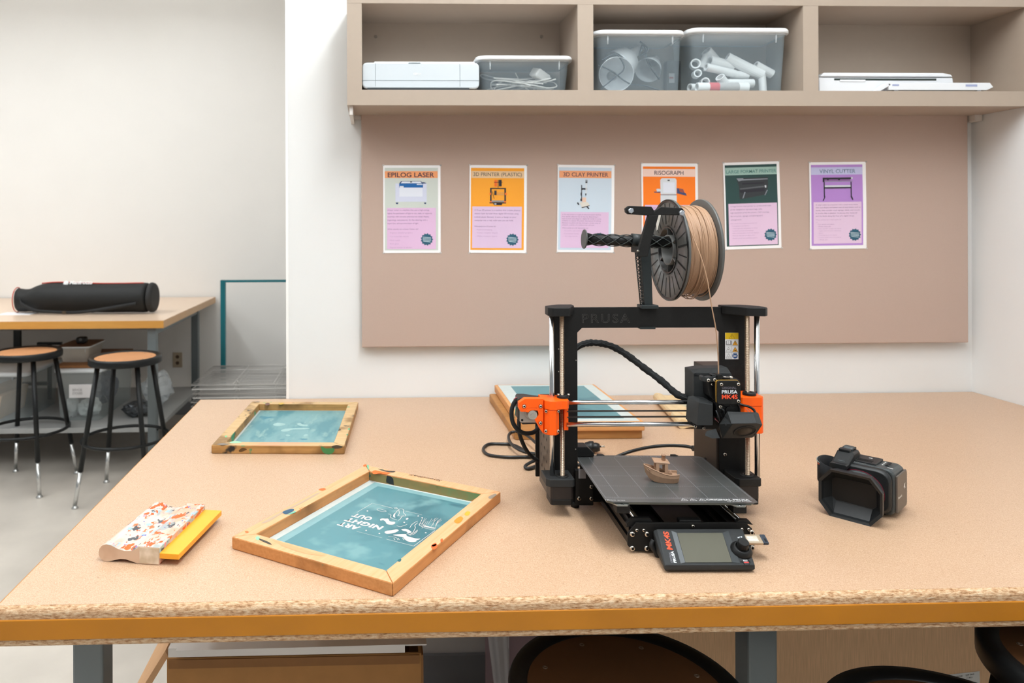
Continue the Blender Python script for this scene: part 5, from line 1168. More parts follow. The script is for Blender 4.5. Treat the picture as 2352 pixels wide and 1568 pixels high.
# sloping shroud on top of the blower
m = MB()
s0 = [qb(860,1093,.0), qb(1280,1083,.0), qb(1362,1110,.0)]
m.hexa([s0[0],s0[1],s0[2],s0[2]+up*1.3,s0[0]+up*1.3],[L3(OE[0]+830/KE,OE[1]+897/KE,-.100),L3(OE[0]+1210/KE,OE[1]+897/KE,-.100),L3(OE[0]+1300/KE,OE[1]+925/KE,-.098),L3(OE[0]+1295/KE,OE[1]+930/KE,-.085),L3(OE[0]+835/KE,OE[1]+905/KE,-.085)])
m.hexa([qb(700,1332),qb(870,1093),qb(870,1093)+up,qb(700,1332)+up],[L3(OE[0]+655/KE,OE[1]+1100/KE,-.100),L3(OE[0]+750/KE,OE[1]+960/KE,-.100),L3(OE[0]+760/KE,OE[1]+950/KE,-.085),L3(OE[0]+660/KE,OE[1]+1090/KE,-.085)])
m.hexa([s0[0],s0[0]+up*1.3,L3(OE[0]+755/KE,OE[1]+955/KE,-.085),L3(OE[0]+745/KE,OE[1]+960/KE,-.101)],[s0[0]+V(.001,0,0),s0[0]+up*1.3+V(.001,0,0),L3(OE[0]+835/KE,OE[1]+905/KE,-.085),L3(OE[0]+830/KE,OE[1]+897/KE,-.101)])
shr = m.build('blower_shroud', greyp, pr, bevel=.0008)
# intake opening
ic = qb(1075,1210,.0003); e1 = (qb(1235,1205,.0003)-ic); e1n = e1.normalized(); e2 = nrm.cross(e1n); rad = e1.length
m = MB(); m.lathe([(rad,.0002),(rad*.72,.0002)],ic,nrm,40); m.build('blower_intake', dark, pr)
m = MB(); m.lathe([(rad*1.16,.0),(rad*1.13,.0010),(rad*1.03,.0010),(rad,.0)],ic,nrm,40); m.build('intake_rim', blackp, pr)
m = MB(); m.lathe([(rad*.72,.0002),(rad*.70,.0008),(0,.0008)],ic,nrm,32); m.build('blower_hub', mat('hub_brown','#33291f',.6), pr)
for x,z in ((825,1160),(1238,1268)): p = qb(x,z,.0002); MB().cyl(p,p+nrm*.0004,.0016,10).build('screw_hole', dark, pr)
for x,z in ((742,1030),(766,1098)): p = LP(OE[0]+x/KE,OE[1]+z/KE,V(0,-.112,0),V(0,1,0)); MB().cyl(p,p+V(-.001,-.002,0),.0017,10).build('screw', mat('black_screw','#3a3c3e',.3,.6), pr)
# nozzle duct to the left
N_ = [L3(OE[0]+x/KE,OE[1]+z/KE,yy) for x,z,yy in ((450,1210,-.105),(600,1168,-.100),(668,1328,-.112),(540,1332,-.118),(425,1285,-.118),(428,1240,-.112))]
m = MB(); ap = N_[1]
m.add([N_[0],N_[1],N_[2],N_[3],N_[4],N_[5], N_[1]+V(.008,.02,-.010), N_[2]+V(.002,.02,.004), N_[4]+V(.012,.02,0)],[(5,0,1,2),(5,2,3,4),(1,6,7,2),(0,5,4,8),(2,7,8,3),(3,8,4),(0,8,6,1)])
m.build('air_duct', greyp, pr, bevel=.0005)
nz = L3(OE[0]+650/KE,OE[1]+1330/KE,-.085)
MB().lathe([(.006,.022),(.006,.008),(.0035,.004),(.0009,0)],(nz.x+.008,-.080,nz.z+.003),(0,0,1),16).build('nozzle', blackp, pr)
# heater wires
wr = mat('pale_wire','#b9a7a5',.5)
MB().tube(smooth([L3(OE[0]+x/KE,OE[1]+z/KE,-.094) for x,z in ((585,1020),(605,1030),(630,1050),(645,1068))],5),.0006,5).build('heater_wire', wr, pr)
MB().tube(smooth([L3(OE[0]+x/KE,OE[1]+z/KE,-.095) for x,z in ((580,1000),(595,1010),(610,1030),(640,1062))],5),.0005,5).build('heater_wire', mat('red_wire','#a33b48',.5), pr)
MB().tube(smooth([L3(OE[0]+x/KE,OE[1]+z/KE,yy) for x,z,yy in ((985,765,-.085),(1060,790,-.088),(1140,810,-.09),(1215,855,-.092),(1250,915,-.095))],6),.0022,8).build('fan_cable', mat('cable_black','#161616',.45), pr)
for dx in (0,40):
    MB().tube(smooth([L3(OE[0]+(x+dx)/KE,OE[1]+z/KE,-.090) for x,z in ((1100,845),(1120,875),(1140,900))],4),.0005,5).build('fan_wire', wr, pr)
# ---- toothpick: textile-wrapped harness from head over to the left column
har = mat('woven_black_sleeve','#17191a',.75,bump=.6,bscale=900)
pts = [(1600,915,-.03),(1560,908,-.02),(1520,875,.0),(1480,845,.02),(1440,815,.035),(1405,795,.045),(1370,787,.05),(1340,790,.05),(1315,805,.045),(1290,830,.04)]
P = smooth([L3(u,v,y) for u,v,y in pts],10); n = len(P)
rr_ = [.0066+.0006*math.sin(i*1.9)+.0004*math.sin(i*.7) for i in range(n)]; rr_[-20:] = [.0062]*20
MB().tube(P, rr_, 14).build('cable_harness', har, pr)
m = MB(); 
for i in range(0,n-8,1): pass
m.tube([p+V(0,-.0062,.0006+.0009*math.sin(i*.8)) for i,p in enumerate(P[:-10])],.0009,6); m.build('harness_seam', mat('sleeve_seam','#2c2e30',.6), pr)
# motor cable at the left
mc = mat('cable_black','#161616',.45)
def tb(pts, r, nm, mt=mc, k=8): return MB().tube(smooth([L3(u,v,y) for u,v,y in pts],k),r,10).build(nm, mt, pr)
tb([(1192,915,-.02),(1181,925,-.02),(1175,945,-.02),(1178,970,-.02),(1190,987,-.02),(1208,995,-.01),(1230,990,.0),(1243,970,.01)],.0042,'motor_cable',har)
tb([(1192,962,.02),(1192,985,.02),(1196,1005,.03),(1207,1030,.05),(1220,1047,.08),(1236,1058,.09)],.0040,'motor_cable',har)
tb([(1196,914,-.025),(1190,925,-.024),(1184,945,-.024),(1182,960,-.022)],.0006,'motor_wire',mat('teal_wire','#1f9a86',.5))
tb([(1188,912,-.025),(1184,914,-.025),(1180,917,-.022)],.0008,'motor_wire',mat('red_wire','#a33b48',.5))
# ---- spool holder
hb = mat('slate_black_plastic','#23292a',.5,bump=.08,bscale=900)
xh = L(1484,600,.0)[0]
a0 = L3(1458,560,-.002); a1 = L3(1490,560,-.002); b0 = L3(1470,703,-.002); b1 = L3(1498,703,-.002)
m = MB(); mid0 = L3(1470,588,-.002); mid1 = L3(1480,700,-.002)
m.prism([(mid1.x,b0.z),(b1.x,b0.z),(L3(1492,585,0).x,a0.z),(L3(1468,585,0).x,a0.z)],'y',-.006,.014); m.build('holder_post', hb, pr, bevel=.001)
m = MB(); 
lp = [(L3(1458.5,575,-.002)),(L3(1471,700,-.002))]
m.tube(lp,.0011,6); q_ = [L3(1468,575,.004),L3(1480,700,.004)]; m.tube(q_,.0010,6)
K = 15
for i in range(K):
    t0_, t1_ = i/K, (i+1)/K
    A1 = lp[0].lerp(lp[1],t0_); B1 = q_[0].lerp(q_[1],t1_); C1 = q_[0].lerp(q_[1],t0_); D1 = lp[0].lerp(lp[1],t1_)
    m.tube([A1,B1],.0008,5); m.tube([C1,D1],.0008,5)
m.build('post_lattice', hb, pr)
p0 = L3(1469,701,0); p1 = L3(1508,705,0)
MB().box(p0.x,p1.x,-.012,.016,zt-.002,zt+.005).build('holder_clamp', hb, pr, bevel=.001)
MB().box(p0.x,p1.x-.004,-.005,.010,zb-.002,zb+.002).build('holder_clamp', hb, pr)
# cross tube (sagging slightly to the right) with diagonal ribs
yt = .004
A1 = L3(1344,549,yt); B1 = L3(1540,557,.010)
ax = (B1-A1).normalized()
R1 = .0118
m = MB(); m.cyl(A1,B1,.0102,20); m.build('arm_core', mat('core_black','#0b0b0b',.5), pr)
def arm(t, ang, r=R1):
    s_ = ax.cross(V(0,0,1)).normalized(); w_ = s_.cross(ax).normalized(); return A1+ax*t+(s_*math.cos(ang)+w_*math.sin(ang))*r
Ln = (B1-A1).length; m = MB(); st_ = .0137
for sg in (1,-1):
    for off in range(4):
        a00 = off*PI/2; t = 0; pts = []
        while t < Ln: pts.append(arm(t,a00+sg*t/st_*PI/4*1.0)); t += .0034
        m.tube(pts,.0009,5)
m.build('arm_ribs', mat('rib_grey','#343938',.45), pr)
MB().cyl(A1-ax*.003,A1-ax*.0005,.0190,36).build('arm_end_disc', mat('disc_grey','#4c4d4c',.5,bump=.2,bscale=900), pr, bevel=.0008)
c0 = L3(1450,551,yt); c1 = L3(1475,553,yt)
m = MB(); m.cyl(c0,c1,.0128,24); m.build('arm_collar', hb, pr)
# forked filament bracket in front
OB = (1300,430); KB = 5.0575
ybk = -.064
def pb_(pts,y=ybk): return [L(OB[0]+a/KB,OB[1]+b/KB,y) for a,b in pts]
m = MB()
m.prism(pb_([(695,245),(735,215),(995,225),(1030,275),(1000,330),(730,312),(700,290)]),'y',ybk,ybk+.010)
m.prism(pb_([(1030,275),(1100,228),(1350,240),(1385,280),(1370,325),(1085,322),(960,330)]),'y',ybk,ybk+.010)
m.prism(pb_([(960,325),(1080,320),(1000,600),(950,805),(820,805)]),'y',ybk,ybk+.010)
bkt = m.build('filament_bracket', black, pr, bevel=.0010)
for x,z in ((750,272),(1340,298)):
    p = L3(OB[0]+x/KB,OB[1]+z/KB,ybk); m = MB(); m.lathe([(.0052,0),(.0052,.004),(.004,.005),(0,.005)],p,(0,-1,0),6,sm=False); m.build('hex_bolt', mat('blueish_steel','#c9ced6',.3,.8), bkt)
for x,z in ((815,231),(1280,247)):
    p = L3(OB[0]+x/KB,OB[1]+z/KB,ybk+.004); MB().cyl((p.x,p.y,p.z-.002),(p.x,p.y,p.z+.0012),.0030,12).build('screw', steelb, bkt)
pa_ = L3(OB[0]+840/KB,OB[1]+790/KB,ybk); pb2 = L3(OB[0]+940/KB,OB[1]+700/KB,ybk)
MB().box(pa_.x+.006,pb2.x+.006,ybk+.006,-.004,pa_.z+.004,pb2.z).build('bracket_spacer', black, pr, bevel=.001)
p = L3(OB[0]+835/KB,OB[1]+740/KB,ybk); screw(p,r=.0022,parent=bkt)
# ---- spool of filament: a thing of its own
ysp = .020
cl_ = L3(1533.5,574,ysp); cr_ = L3(1613,578,ysp)
Wd = .0665; xs0 = L(1533.5,574,ysp)[0]
RF = .1000
sp = thing('filament_spool','large black spool wound with tan filament, hanging on the arm above the printer','filament spool', base+Matrix.Rotation(-TH,3,'Z') @ V(xs0,ysp,cl_.z), -TH+.012)
fl = mat('grey_black_gloss_plastic','#5a5a58',.36,spec=.5)  # grey lightened to carry the reflection on the black flange
flb = mat('dark_spool_plastic','#141414',.25,spec=.5)
def flange(x0_,sgn,nm):
    m = MB(); x1_ = x0_+.003
    m.lathe([(.046,0),(RF-.001,0),(RF,.0006),(RF,.0044),(RF-.003,.0044),(.046,.003)],(x0_,0,0),(1,0,0),96,0,close=True)
    f = m.build(nm, fl, sp)
    return f
f0 = flange(0,-1,'left_flange'); f1 = flange(Wd-.0044,1,'right_flange')
# raised outer lip, hub well and radial slots on the near face
MB().lathe([(RF,0),(RF,-.0012),(RF-.0055,-.0012),(RF-.006,.0)],(0,0,0),(1,0,0),96).build('outer_lip', flb, f0)
MB().lathe([(.0465,-.001),(.0455,-.0014),(.0435,-.001),(.043,.012),(.030,.012)],(0,0,0),(1,0,0),64).build('hub_well', flb, f0)
MB().lathe([(.0300,.012),(.0300,-.0008),(.0275,-.0008),(.0272,.060)],(0,0,0),(1,0,0),48).build('hub_tube', fl, f0)
m = MB()
for k in range(6):
    t = 2*PI*k/6+PI/2; c_,s_ = math.cos(t),math.sin(t); m.add([(-.0006,.030*c_-.0007*s_,.030*s_+.0007*c_),(-.0006,.044*c_-.0007*s_,.044*s_+.0007*c_),(-.0006,.044*c_+.0007*s_,.044*s_-.0007*c_),(-.0006,.030*c_+.0007*s_,.030*s_-.0007*c_),
       (.011,.030*c_-.0007*s_,.030*s_+.0007*c_),(.011,.044*c_-.0007*s_,.044*s_+.0007*c_),(.011,.044*c_+.0007*s_,.044*s_-.0007*c_),(.011,.030*c_+.0007*s_,.030*s_-.0007*c_)],[(0,1,2,3),(0,1,5,4),(2,3,7,6),(4,5,6,7)])
m.build('hub_ribs', fl, f0)
m = MB()
for k in range(24):
    t = 2*PI*k/24+.12; c_,s_ = math.cos(t),math.sin(t); w_ = .0019 if k%2 else .0011; r0,r1 = (.051,.0925) if k%2 else (.055,.0925)
    m.add([(-.0004,r0*c_-w_*s_,r0*s_+w_*c_),(-.0004,r1*c_-w_*s_,r1*s_+w_*c_),(-.0004,r1*c_+w_*s_,r1*s_-w_*c_),(-.0004,r0*c_+w_*s_,r0*s_-w_*c_)],[(0,1,2,3)])
m.build('flange_slots', dark, f0)  # black strips on the face paint the shade of the open gaps
# white label on the near face
m = MB(); lab = [(95,.012),(.0,.0)]
P = []
for t,r in ((118,.088),(108,.090),(104,.060),(112,.050),(120,.052)):
    a_ = math.radians(t); P.append((-.0007,-r*math.cos(a_)*-1*-1,r*math.sin(a_)))
m.add([(-.0007,.022,.0855),(-.0007,.036,.080),(-.0007,.058,.052),(-.0007,.056,.038),(-.0007,.050,.040)],[(0,1,2,3,4)])
m.build('spool_label', mat('spool_label_white','#d9d8d0',.5), f0)
# wound filament: stacked rings with ripples
tan = mat('tan_filament','#a9866a',.38,spec=.5)
def winding(xa__,xb__,R_,nm,loose=.0):
    m = MB(); nn_ = int((xb__-xa__)/.0021); prof = [(.055,xa__)]
    for i in range(nn_):
        for j in range(4):
            t = j/4; x = xa__+(i+t)*(xb__-xa__)/nn_; rr__ = R_+.0011*abs(math.sin(PI*t))+.0009*math.sin(i*.9)+.0006*math.sin(i*2.3); prof.append((rr__,x))
    prof.append((.055,xb__)); m.lathe(prof,(0,0,0),(1,0,0),96); return m.build(nm, tan, sp)
winding(.0046,Wd-.0046,.0855,'wound_filament')
rnd = random.Random(4); 
for k in range(9):
    m = MB(); pts = []; x_a = .008+k*.006; dx = rnd.uniform(-.012,.012); ph = rnd.uniform(0,6.28)
    for i in range(73):
        t = 2*PI*i/72; sag = .0035*max(0,-math.sin(t))**4*(1.6 if k in (5,6) else .7)
        r_ = .0873+.0006*math.sin(3*t+ph)+sag*1.6; pts.append(V(min(Wd-.006,max(.006,x_a+dx*math.sin(t/2+ph))),r_*math.cos(t),r_*math.sin(t)))
    m.tube(pts[:-1],.0010,5,closed=True); m.build('loose_winding', tan, sp)
# free strand from the spool down to the head (runs over the front of the spool)
pt_ = [L3(1548,468,-.01)-V(0,.0,0)]
S_ = [(1556,480,-.030),(1575,505,-.052),(1592,545,-.070),(1610,590,-.085),(1624,640,-.093),(1634,700,-.097),(1644,755,-.096),(1649,810,-.094),(1650.5,862,-.093)]
m = MB(); m.tube(smooth([L3(*q) for q in S_],8),.00105,8); o = m.build('filament_strand', tan, pr)
# ---- benchmark boat on the print sheet: a thing of its own
bp_ = LT(1523,1109,BZ); BOAT = mat('tan_printed_plastic','#a8866c',.45,bump=.15,bscale=1100)
bw = base + Matrix.Rotation(-TH,3,'Z') @ V(bp_.x,bp_.y+.010,0); bw.z = TZ+BZ+.0003
bt = thing('toy_boat','small tan 3D-printed toy boat standing on the grey print sheet','toy boat',bw,-TH-.16)
sB = .98
def hullring(t):
    """t 0 bow .. 1 stern, returns outline of half sections"""
    return None
secs = [(-.030,.0005,.0285,.0275,.0),(-.0275,.0040,.0275,.015,.3),(-.022,.0085,.0258,.006,.45),(-.014,.0125,.0228,.0012,.6),(-.006,.0145,.0200,0,.7),(.004,.0150,.0165,0,.75),(.012,.0148,.0150,0,.75),(.020,.0140,.0150,0,.72),(.027,.0125,.0155,.001,.68),(.0295,.0110,.0158,.004,.6)]
m = MB(); rings = []
for x,hwid,zt_,zb_,fl_ in secs:
    fw = hwid*fl_ if fl_ else hwid*.2
    rings.append([(x,-hwid,zt_),(x,-hwid*.97,zt_*.6+zb_*.4),(x,-fw,zb_),(x,fw,zb_),(x,hwid*.97,zt_*.6+zb_*.4),(x,hwid,zt_),(x,hwid*.85,zt_),(x,hwid*.8,zt_-.004 if x<.002 else zt_-.006),(x,-hwid*.8,zt_-.004 if x<.002 else zt_-.006),(x,-hwid*.85,zt_)])
m.loft(rings,sm=False); hull = m.build('hull', BOAT, bt)
m = MB()
for sg in (-1,1):
    m.tube([V(x,sg*hwid*.97,zt_+.0003) for x,hwid,zt_,zb_,f_2 in secs],.0010,6)
m.build('gunwale', BOAT, bt)
m = MB(); m.box(.018,.028,-.009,.009,.009,.0135); m.box(.006,.018,-.006,.006,.009,.0178); m.build('stern_box', BOAT, bt, bevel=.0005)
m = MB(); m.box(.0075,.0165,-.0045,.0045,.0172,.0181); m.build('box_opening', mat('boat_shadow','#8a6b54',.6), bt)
m = MB()
for x in (-.0105,.0045):
    for sg in (-1,1): m.box(x,x+.0055,sg*.0095-.0022,sg*.0095+.0022,.010,.036)
m.build('cabin_pillars', BOAT, bt, bevel=.0006)
m = MB()
for sg in (-1,1):
    m.box(-.0105,.010,sg*.0095-.0018,sg*.0095+.0018,.010,.0185 if sg<0 else .0185); m.box(-.0105,.010,sg*.0095-.0018,sg*.0095+.0018,.0330,.037)
    for i in range(8):
        t = PI*i/8; 
m.box(-.0105,-.0075,-.0095,.0095,.010,.022); m.box(-.0105,-.0075,-.0095,.0095,.032,.037); m.box(.007,.010,-.0095,.0095,.033,.037)
m.build('cabin_walls', BOAT, bt)
m = MB(); m.hexa([(-.0145,-.0125,.0360),(.0135,-.0125,.0350),(.0135,.0125,.0350),(-.0145,.0125,.0360)],[(-.0140,-.0115,.0385),(.0130,-.0115,.0368),(.0130,.0115,.0368),(-.0140,.0115,.0385)]); m.build('roof', BOAT, bt, bevel=.0006)
MB().lathe([(.0034,.036),(.0034,.0462),(.0042,.0462),(.0042,.0478),(.0022,.0478),(.0020,.044)],(.0045,0,0),(0,0,1),20).build('chimney', BOAT, bt)
m = MB(); m.lathe([(.0024,0),(.0024,.0012),(.0013,.0012),(.0013,.0004)],(-.0225,-.0087,.0215),(-.35,-1,.0),16); m.build('hawse_pipe', BOAT, bt)
# ================================================================ power cord (lies on the table, plugged into the printer)
def W(x, y, z=0): return base + Matrix.Rotation(-TH,3,'Z') @ V(x,y,z)
cordm = mat('black_cord','#1b1c1c',.35)
pc = thing('power_cord','black power cord looped on the table behind the printer, its plug lying loose','cord',PZ(1340,1030,TZ))
def rp(p): return Vector(p)-Vector(pc.location)
def g(u,v,h=.004): return rp(PZ(u,v,TZ+h))
def cord(pts, nm='cord_run', r=.0037): return MB().tube(smooth(pts,10), r, 10).build(nm, cordm, pc)
cord([g(1597,1029,.045),g(1570,1024,.045),g(1530,1023,.042),g(1490,1027,.035),g(1450,1036,.022),g(1420,1047,.012),g(1395,1058,.004),g(1350,1066),g(1300,1066),g(1262,1060),g(1238,1053),g(1215,1040),g(1180,1022),g(1150,1019),g(1122,1020),g(1110,1031),g(1122,1044),g(1160,1049),g(1200,1049),g(1236,1048),g(1275,1044)])
cord([g(1275,1046,.012),g(1238,1055,.012),g(1218,1062,.010),g(1206,1071,.006),g(1214,1076,.004),g(1232,1070,.005),g(1250,1062,.006)])
cord([g(1275,1040,.018),g(1232,1042,.016),g(1200,1036,.014),g(1177,1022,.014),g(1168,1005,.014),g(1174,993,.018),g(1195,992,.022),g(1215,1003,.022),g(1238,1022,.02),g(1275,1040,.012)])
p_ = rp(PZ(1600,1029,TZ+.045)); MB().cyl(p_-V(.010,0,0),p_+V(.006,0,0),.0062,14).build('strain_relief', cordm, pc)
# loose plug
pp = g(1352,1027,.013)
pl = MB(); ax_ = V(.82,-.35,.10).normalized(); 
pl.lathe([(.006,-.024),(.008,-.02),(.008,-.012),(.0125,-.006),(.0150,.004),(.0145,.012),(.0105,.014),(.0115,.017),(.0085,.026),(0,.026)],pp,ax_,16)
pl.build('plug_body', cordm, pc)
MB().cyl(pp+ax_*.026+V(0,0,.002),pp+ax_*.038+V(0,0,.002),.0022,8).build('plug_prong', steelb, pc)
cord([pp-ax_*.022, pp-ax_*.032+V(0,0,-.003), g(1322,1042,.006), g(1290,1058,.004)], 'cord_tail')
for o in list(pc.children):
    o.parent = pr; o.matrix_basis = Matrix.Translation(base).to_4x4().inverted() @ Matrix.Translation(pc.location); o.matrix_basis = (Matrix.Translation(base) @ Matrix.Rotation(-TH,4,'Z')).inverted() @ Matrix.Translation(pc.location)
    o.name = {'cord_run':'power_cord','cord_tail':'power_cord','strain_relief':'cord_socket','plug_body':'mains_plug','plug_prong':'plug_prong'}[o.name.split('.')[0]]
bpy.data.objects.remove(pc)
# ================================================================ camcorder
c0 = CAM + RT*.843 + FW*1.334; c0.z = TZ
cm = thing('camcorder','black camcorder with a wide rectangular lens hood, lying at the right of the printer','video camera',c0,-.84-TH)
cb_ = mat('camcorder_black','#1d1f20',.42,bump=.1,bscale=1200,spec=.45); cg = mat('camcorder_grey','#3a3f40',.4,spec=.45); ct = mat('camcorder_bronze_panel','#5c544d',.4,.2)
cw = mat('white_camera_lettering','#dcdcd8',.5); cdk = mat('hood_inside','#0f0e0d',.6)
def octo(w_, z0, z1, cx_, cz, y, xc=0):
    zc_ = (z0+z1)/2; return [(xc-w_+cx_,y,z1),(xc+w_-cx_,y,z1),(xc+w_,y,z1-cz),(xc+w_,y,z0+cz),(xc+w_-cx_,y,z0),(xc-w_+cx_,y,z0),(xc-w_,y,z0+cz),(xc-w_,y,z1-cz)]
m = MB()
m.loft([octo(.0500,.002,.086,.018,.023,.001),octo(.0520,0,.088,.019,.024,0.0),octo(.0520,.0005,.0875,.019,.024,.007),octo(.047,.006,.084,.018,.024,.030),octo(.040,.010,.080,.018,.024,.040)],sm=False,cap=False)
m.loft([octo(.0500,.002,.086,.018,.023,.001),octo(.0475,.0045,.0835,.018,.022,.002),octo(.0460,.006,.082,.017,.022,.009)],sm=False,cap=False)
m.build('lens_hood', cb_, cm)
def rr3(hw_,z0,z1,y,r): return [(x,y,z) for x,z in rrect(-hw_,hw_,z0,z1,r,3)]
m = MB(); o8 = octo(.0460,.006,.082,.017,.022,.009)
# funnel down to the rounded window
inn = [(-.030,.026,.068),(.030,.026,.068),(.036,.026,.062),(.036,.026,.030),(.030,.026,.024),(-.030,.026,.024),(-.036,.026,.030),(-.036,.026,.062)]
m.loft([o8,inn],sm=False,cap=False); m.build('hood_funnel', cb_, cm)
m = MB(); m.add([(x,.0265,z) for x,y,z in inn],[tuple(range(8))]); m.build('lens_cover', cdk, cm)
m = MB(); m.tube([(x,.0255,z) for x,y,z in inn],.0006,5,closed=True); m.build('cover_edge', mat('soft_black_edge','#2a2a2b',.3), cm)
zc_ = .047
MB().lathe([(.038,0),(.041,.004),(.041,.016),(.0425,.017),(.0425,.024),(.040,.026)],(0,.036,zc_),(0,1,0),40).build('lens_barrel', cg, cm)
MB().lathe([(.0431,0),(.0434,.001),(.0434,.002),(.0431,.003)],(0,.059,zc_),(0,1,0),40).build('red_ring', mat('wine_red_line','#8e1b35',.4), cm)
MB().lathe([(.043,0),(.044,.002),(.044,.012),(.040,.014)],(0,.062,zc_),(0,1,0),40).build('focus_ring', cb_, cm)
# shoulder guard around the ring
def sec(y, x0, x1, z0, z1, r): return [(x,y,z) for x,z in rrect(x0,x1,z0,z1,r,4)]
m = MB(); m.loft([sec(.060,-.040,.050,.012,.095,.02),sec(.066,-.046,.053,.008,.099,.02),sec(.078,-.046,.053,.008,.099,.02)],sm=True); m.build('front_housing', cb_, cm, bevel=.001)
m = MB(); m.loft([sec(.076,-.046,.054,.006,.098,.013),sec(.080,-.048,.056,.004,.100,.013),sec(.150,-.048,.056,.004,.097,.013),sec(.158,-.044,.053,.008,.092,.013)],sm=False); m.build('body', cg, cm, bevel=.0015)
MB().prism([(.080,.012),(.152,.012),(.157,.018),(.157,.080),(.152,.088),(.080,.088)],'x',.056,.0600).build('screen_door', ct, cm, bevel=.0012)
MB().prism([(.150,.020),(.160,.026),(.160,.076),(.150,.084)],'x',.046,.0575).build('rear_grip', cb_, cm, bevel=.001)
text('Panasonic',(.0602,.084,.040),(0,1,0),(0,0,1),.030,.0055,cw,cm,'lettering',.03,.0)
text('4K',(.0602,.128,.052),(0,1,0),(0,0,1),.014,.011,cw,cm,'lettering',.04,.0)
# top plate, microphone grille, buttons
MB().box(-.020,.022,.088,.145,.0985,.1025).build('top_plate', cb_, cm, bevel=.001)
m = MB()
for i in range(12):
    for j in range(7): m.box(-.012+i*.0022,-.0108+i*.0022,.094+j*.0026,.0954+j*.0026,.1025,.1030)
m.build('microphone_grille', cdk, cm)
for i in range(3): MB().box(.034,.040,.104+i*.011,.111+i*.011,.0995,.1015).build('button', cb_, cm, bevel=.0006)
for i in range(3): MB().box(.028,.0305,.106+i*.011,.109+i*.011,.0990,.1002).build('button_mark', cw, cm)
MB().box(.040,.050,.092,.0935,.0985,.0998).build('button_mark', cw, cm)
text('4K',(.000,.126,.1026),(1,0,0),(0,1,0),.008,.006,cw,cm,'lettering',.03,.0)
text('UHD',(-.014,.082,.1002),(1,0,0),(0,1,0),.020,.003,mat('dim_print','#98918f',.5),cm,'lettering',.0,.0)
m = MB(); m.loft([[(x,y,z) for x,z in rrect(-.046,-.016,.090,.101,.003,2)] for y in (.036,.050)]+[[(x,y,z) for x,z in rrect(-.046,-.014,.094,.118,.004,2)] for y in (.085,.118)]+[[(x,.135,z) for x,z in rrect(-.044,-.016,.092,.110,.004,2)]],sm=False); m.build('top_handle_mount', cb_, cm, bevel=.0008)
MB().box(-.042,-.022,.082,.096,.117,.1225).build('accessory_shoe', cb_, cm, bevel=.001)
m = MB(); m.loft([[(x,y,z) for x,z in rrect(-.041,-.021,.117,z1_,.004,2)] for y,z1_ in ((.098,.1185),(.104,.124),(.118,.124),(.126,.1185))],sm=False); m.build('zoom_rocker', cg, cm)
for y_ in (.055,.062): MB().box(-.036,-.024,y_,y_+.002,.1035,.1042).build('tick_mark', mat('grey_tick','#6b7275',.4), cm)
# hand strap on the far side
m = MB(); P = [V(-.046,.060,.060),V(-.062,.056,.066),V(-.074,.066,.070),V(-.078,.090,.072),V(-.074,.118,.070),V(-.060,.135,.064),V(-.047,.140,.058)]
Q = smooth(P,8); rings = []
for i,p in enumerate(Q):
    t = (Q[min(i+1,len(Q)-1)]-Q[max(i-1,0)]).normalized(); n = V(-t.y,t.x,0).normalized(); rings.append([p+n*.0025+V(0,0,.022),p+n*.0025-V(0,0,.022),p-n*.0025-V(0,0,.022),p-n*.0025+V(0,0,.022)])
m.loft(rings,sm=True); m.build('hand_strap', mat('woven_strap_black','#191a1c',.85,bump=.3,bscale=900), cm)
m = MB(); 
for i,p in enumerate(Q[6:22]): pass
m.tube([p+V(-.003,0,.021) for p in Q[5:24]],.0012,6); m.build('strap_piping', mat('pale_piping','#8d9490',.5), cm)
m = MB(); m.tube([p+V(-.0028,0,.017) for p in Q[11:15]],.0013,6); m.build('strap_tab', mat('red_orange_tab','#d24a2c',.5), cm)
MB().box(-.030,.038,.088,.145,.0,.0045).build('base_foot', cb_, cm, bevel=.001)

for o in cm.children:
    if o.name.split('.')[0] in ('lens_hood','hood_funnel','lens_cover','cover_edge'): continue
    for v in o.data.vertices:
        v.co.y = .036+(v.co.y-.036)*.86; v.co.z = v.co.z*.90 if v.co.z > .0 else v.co.z; v.co.x *= .96
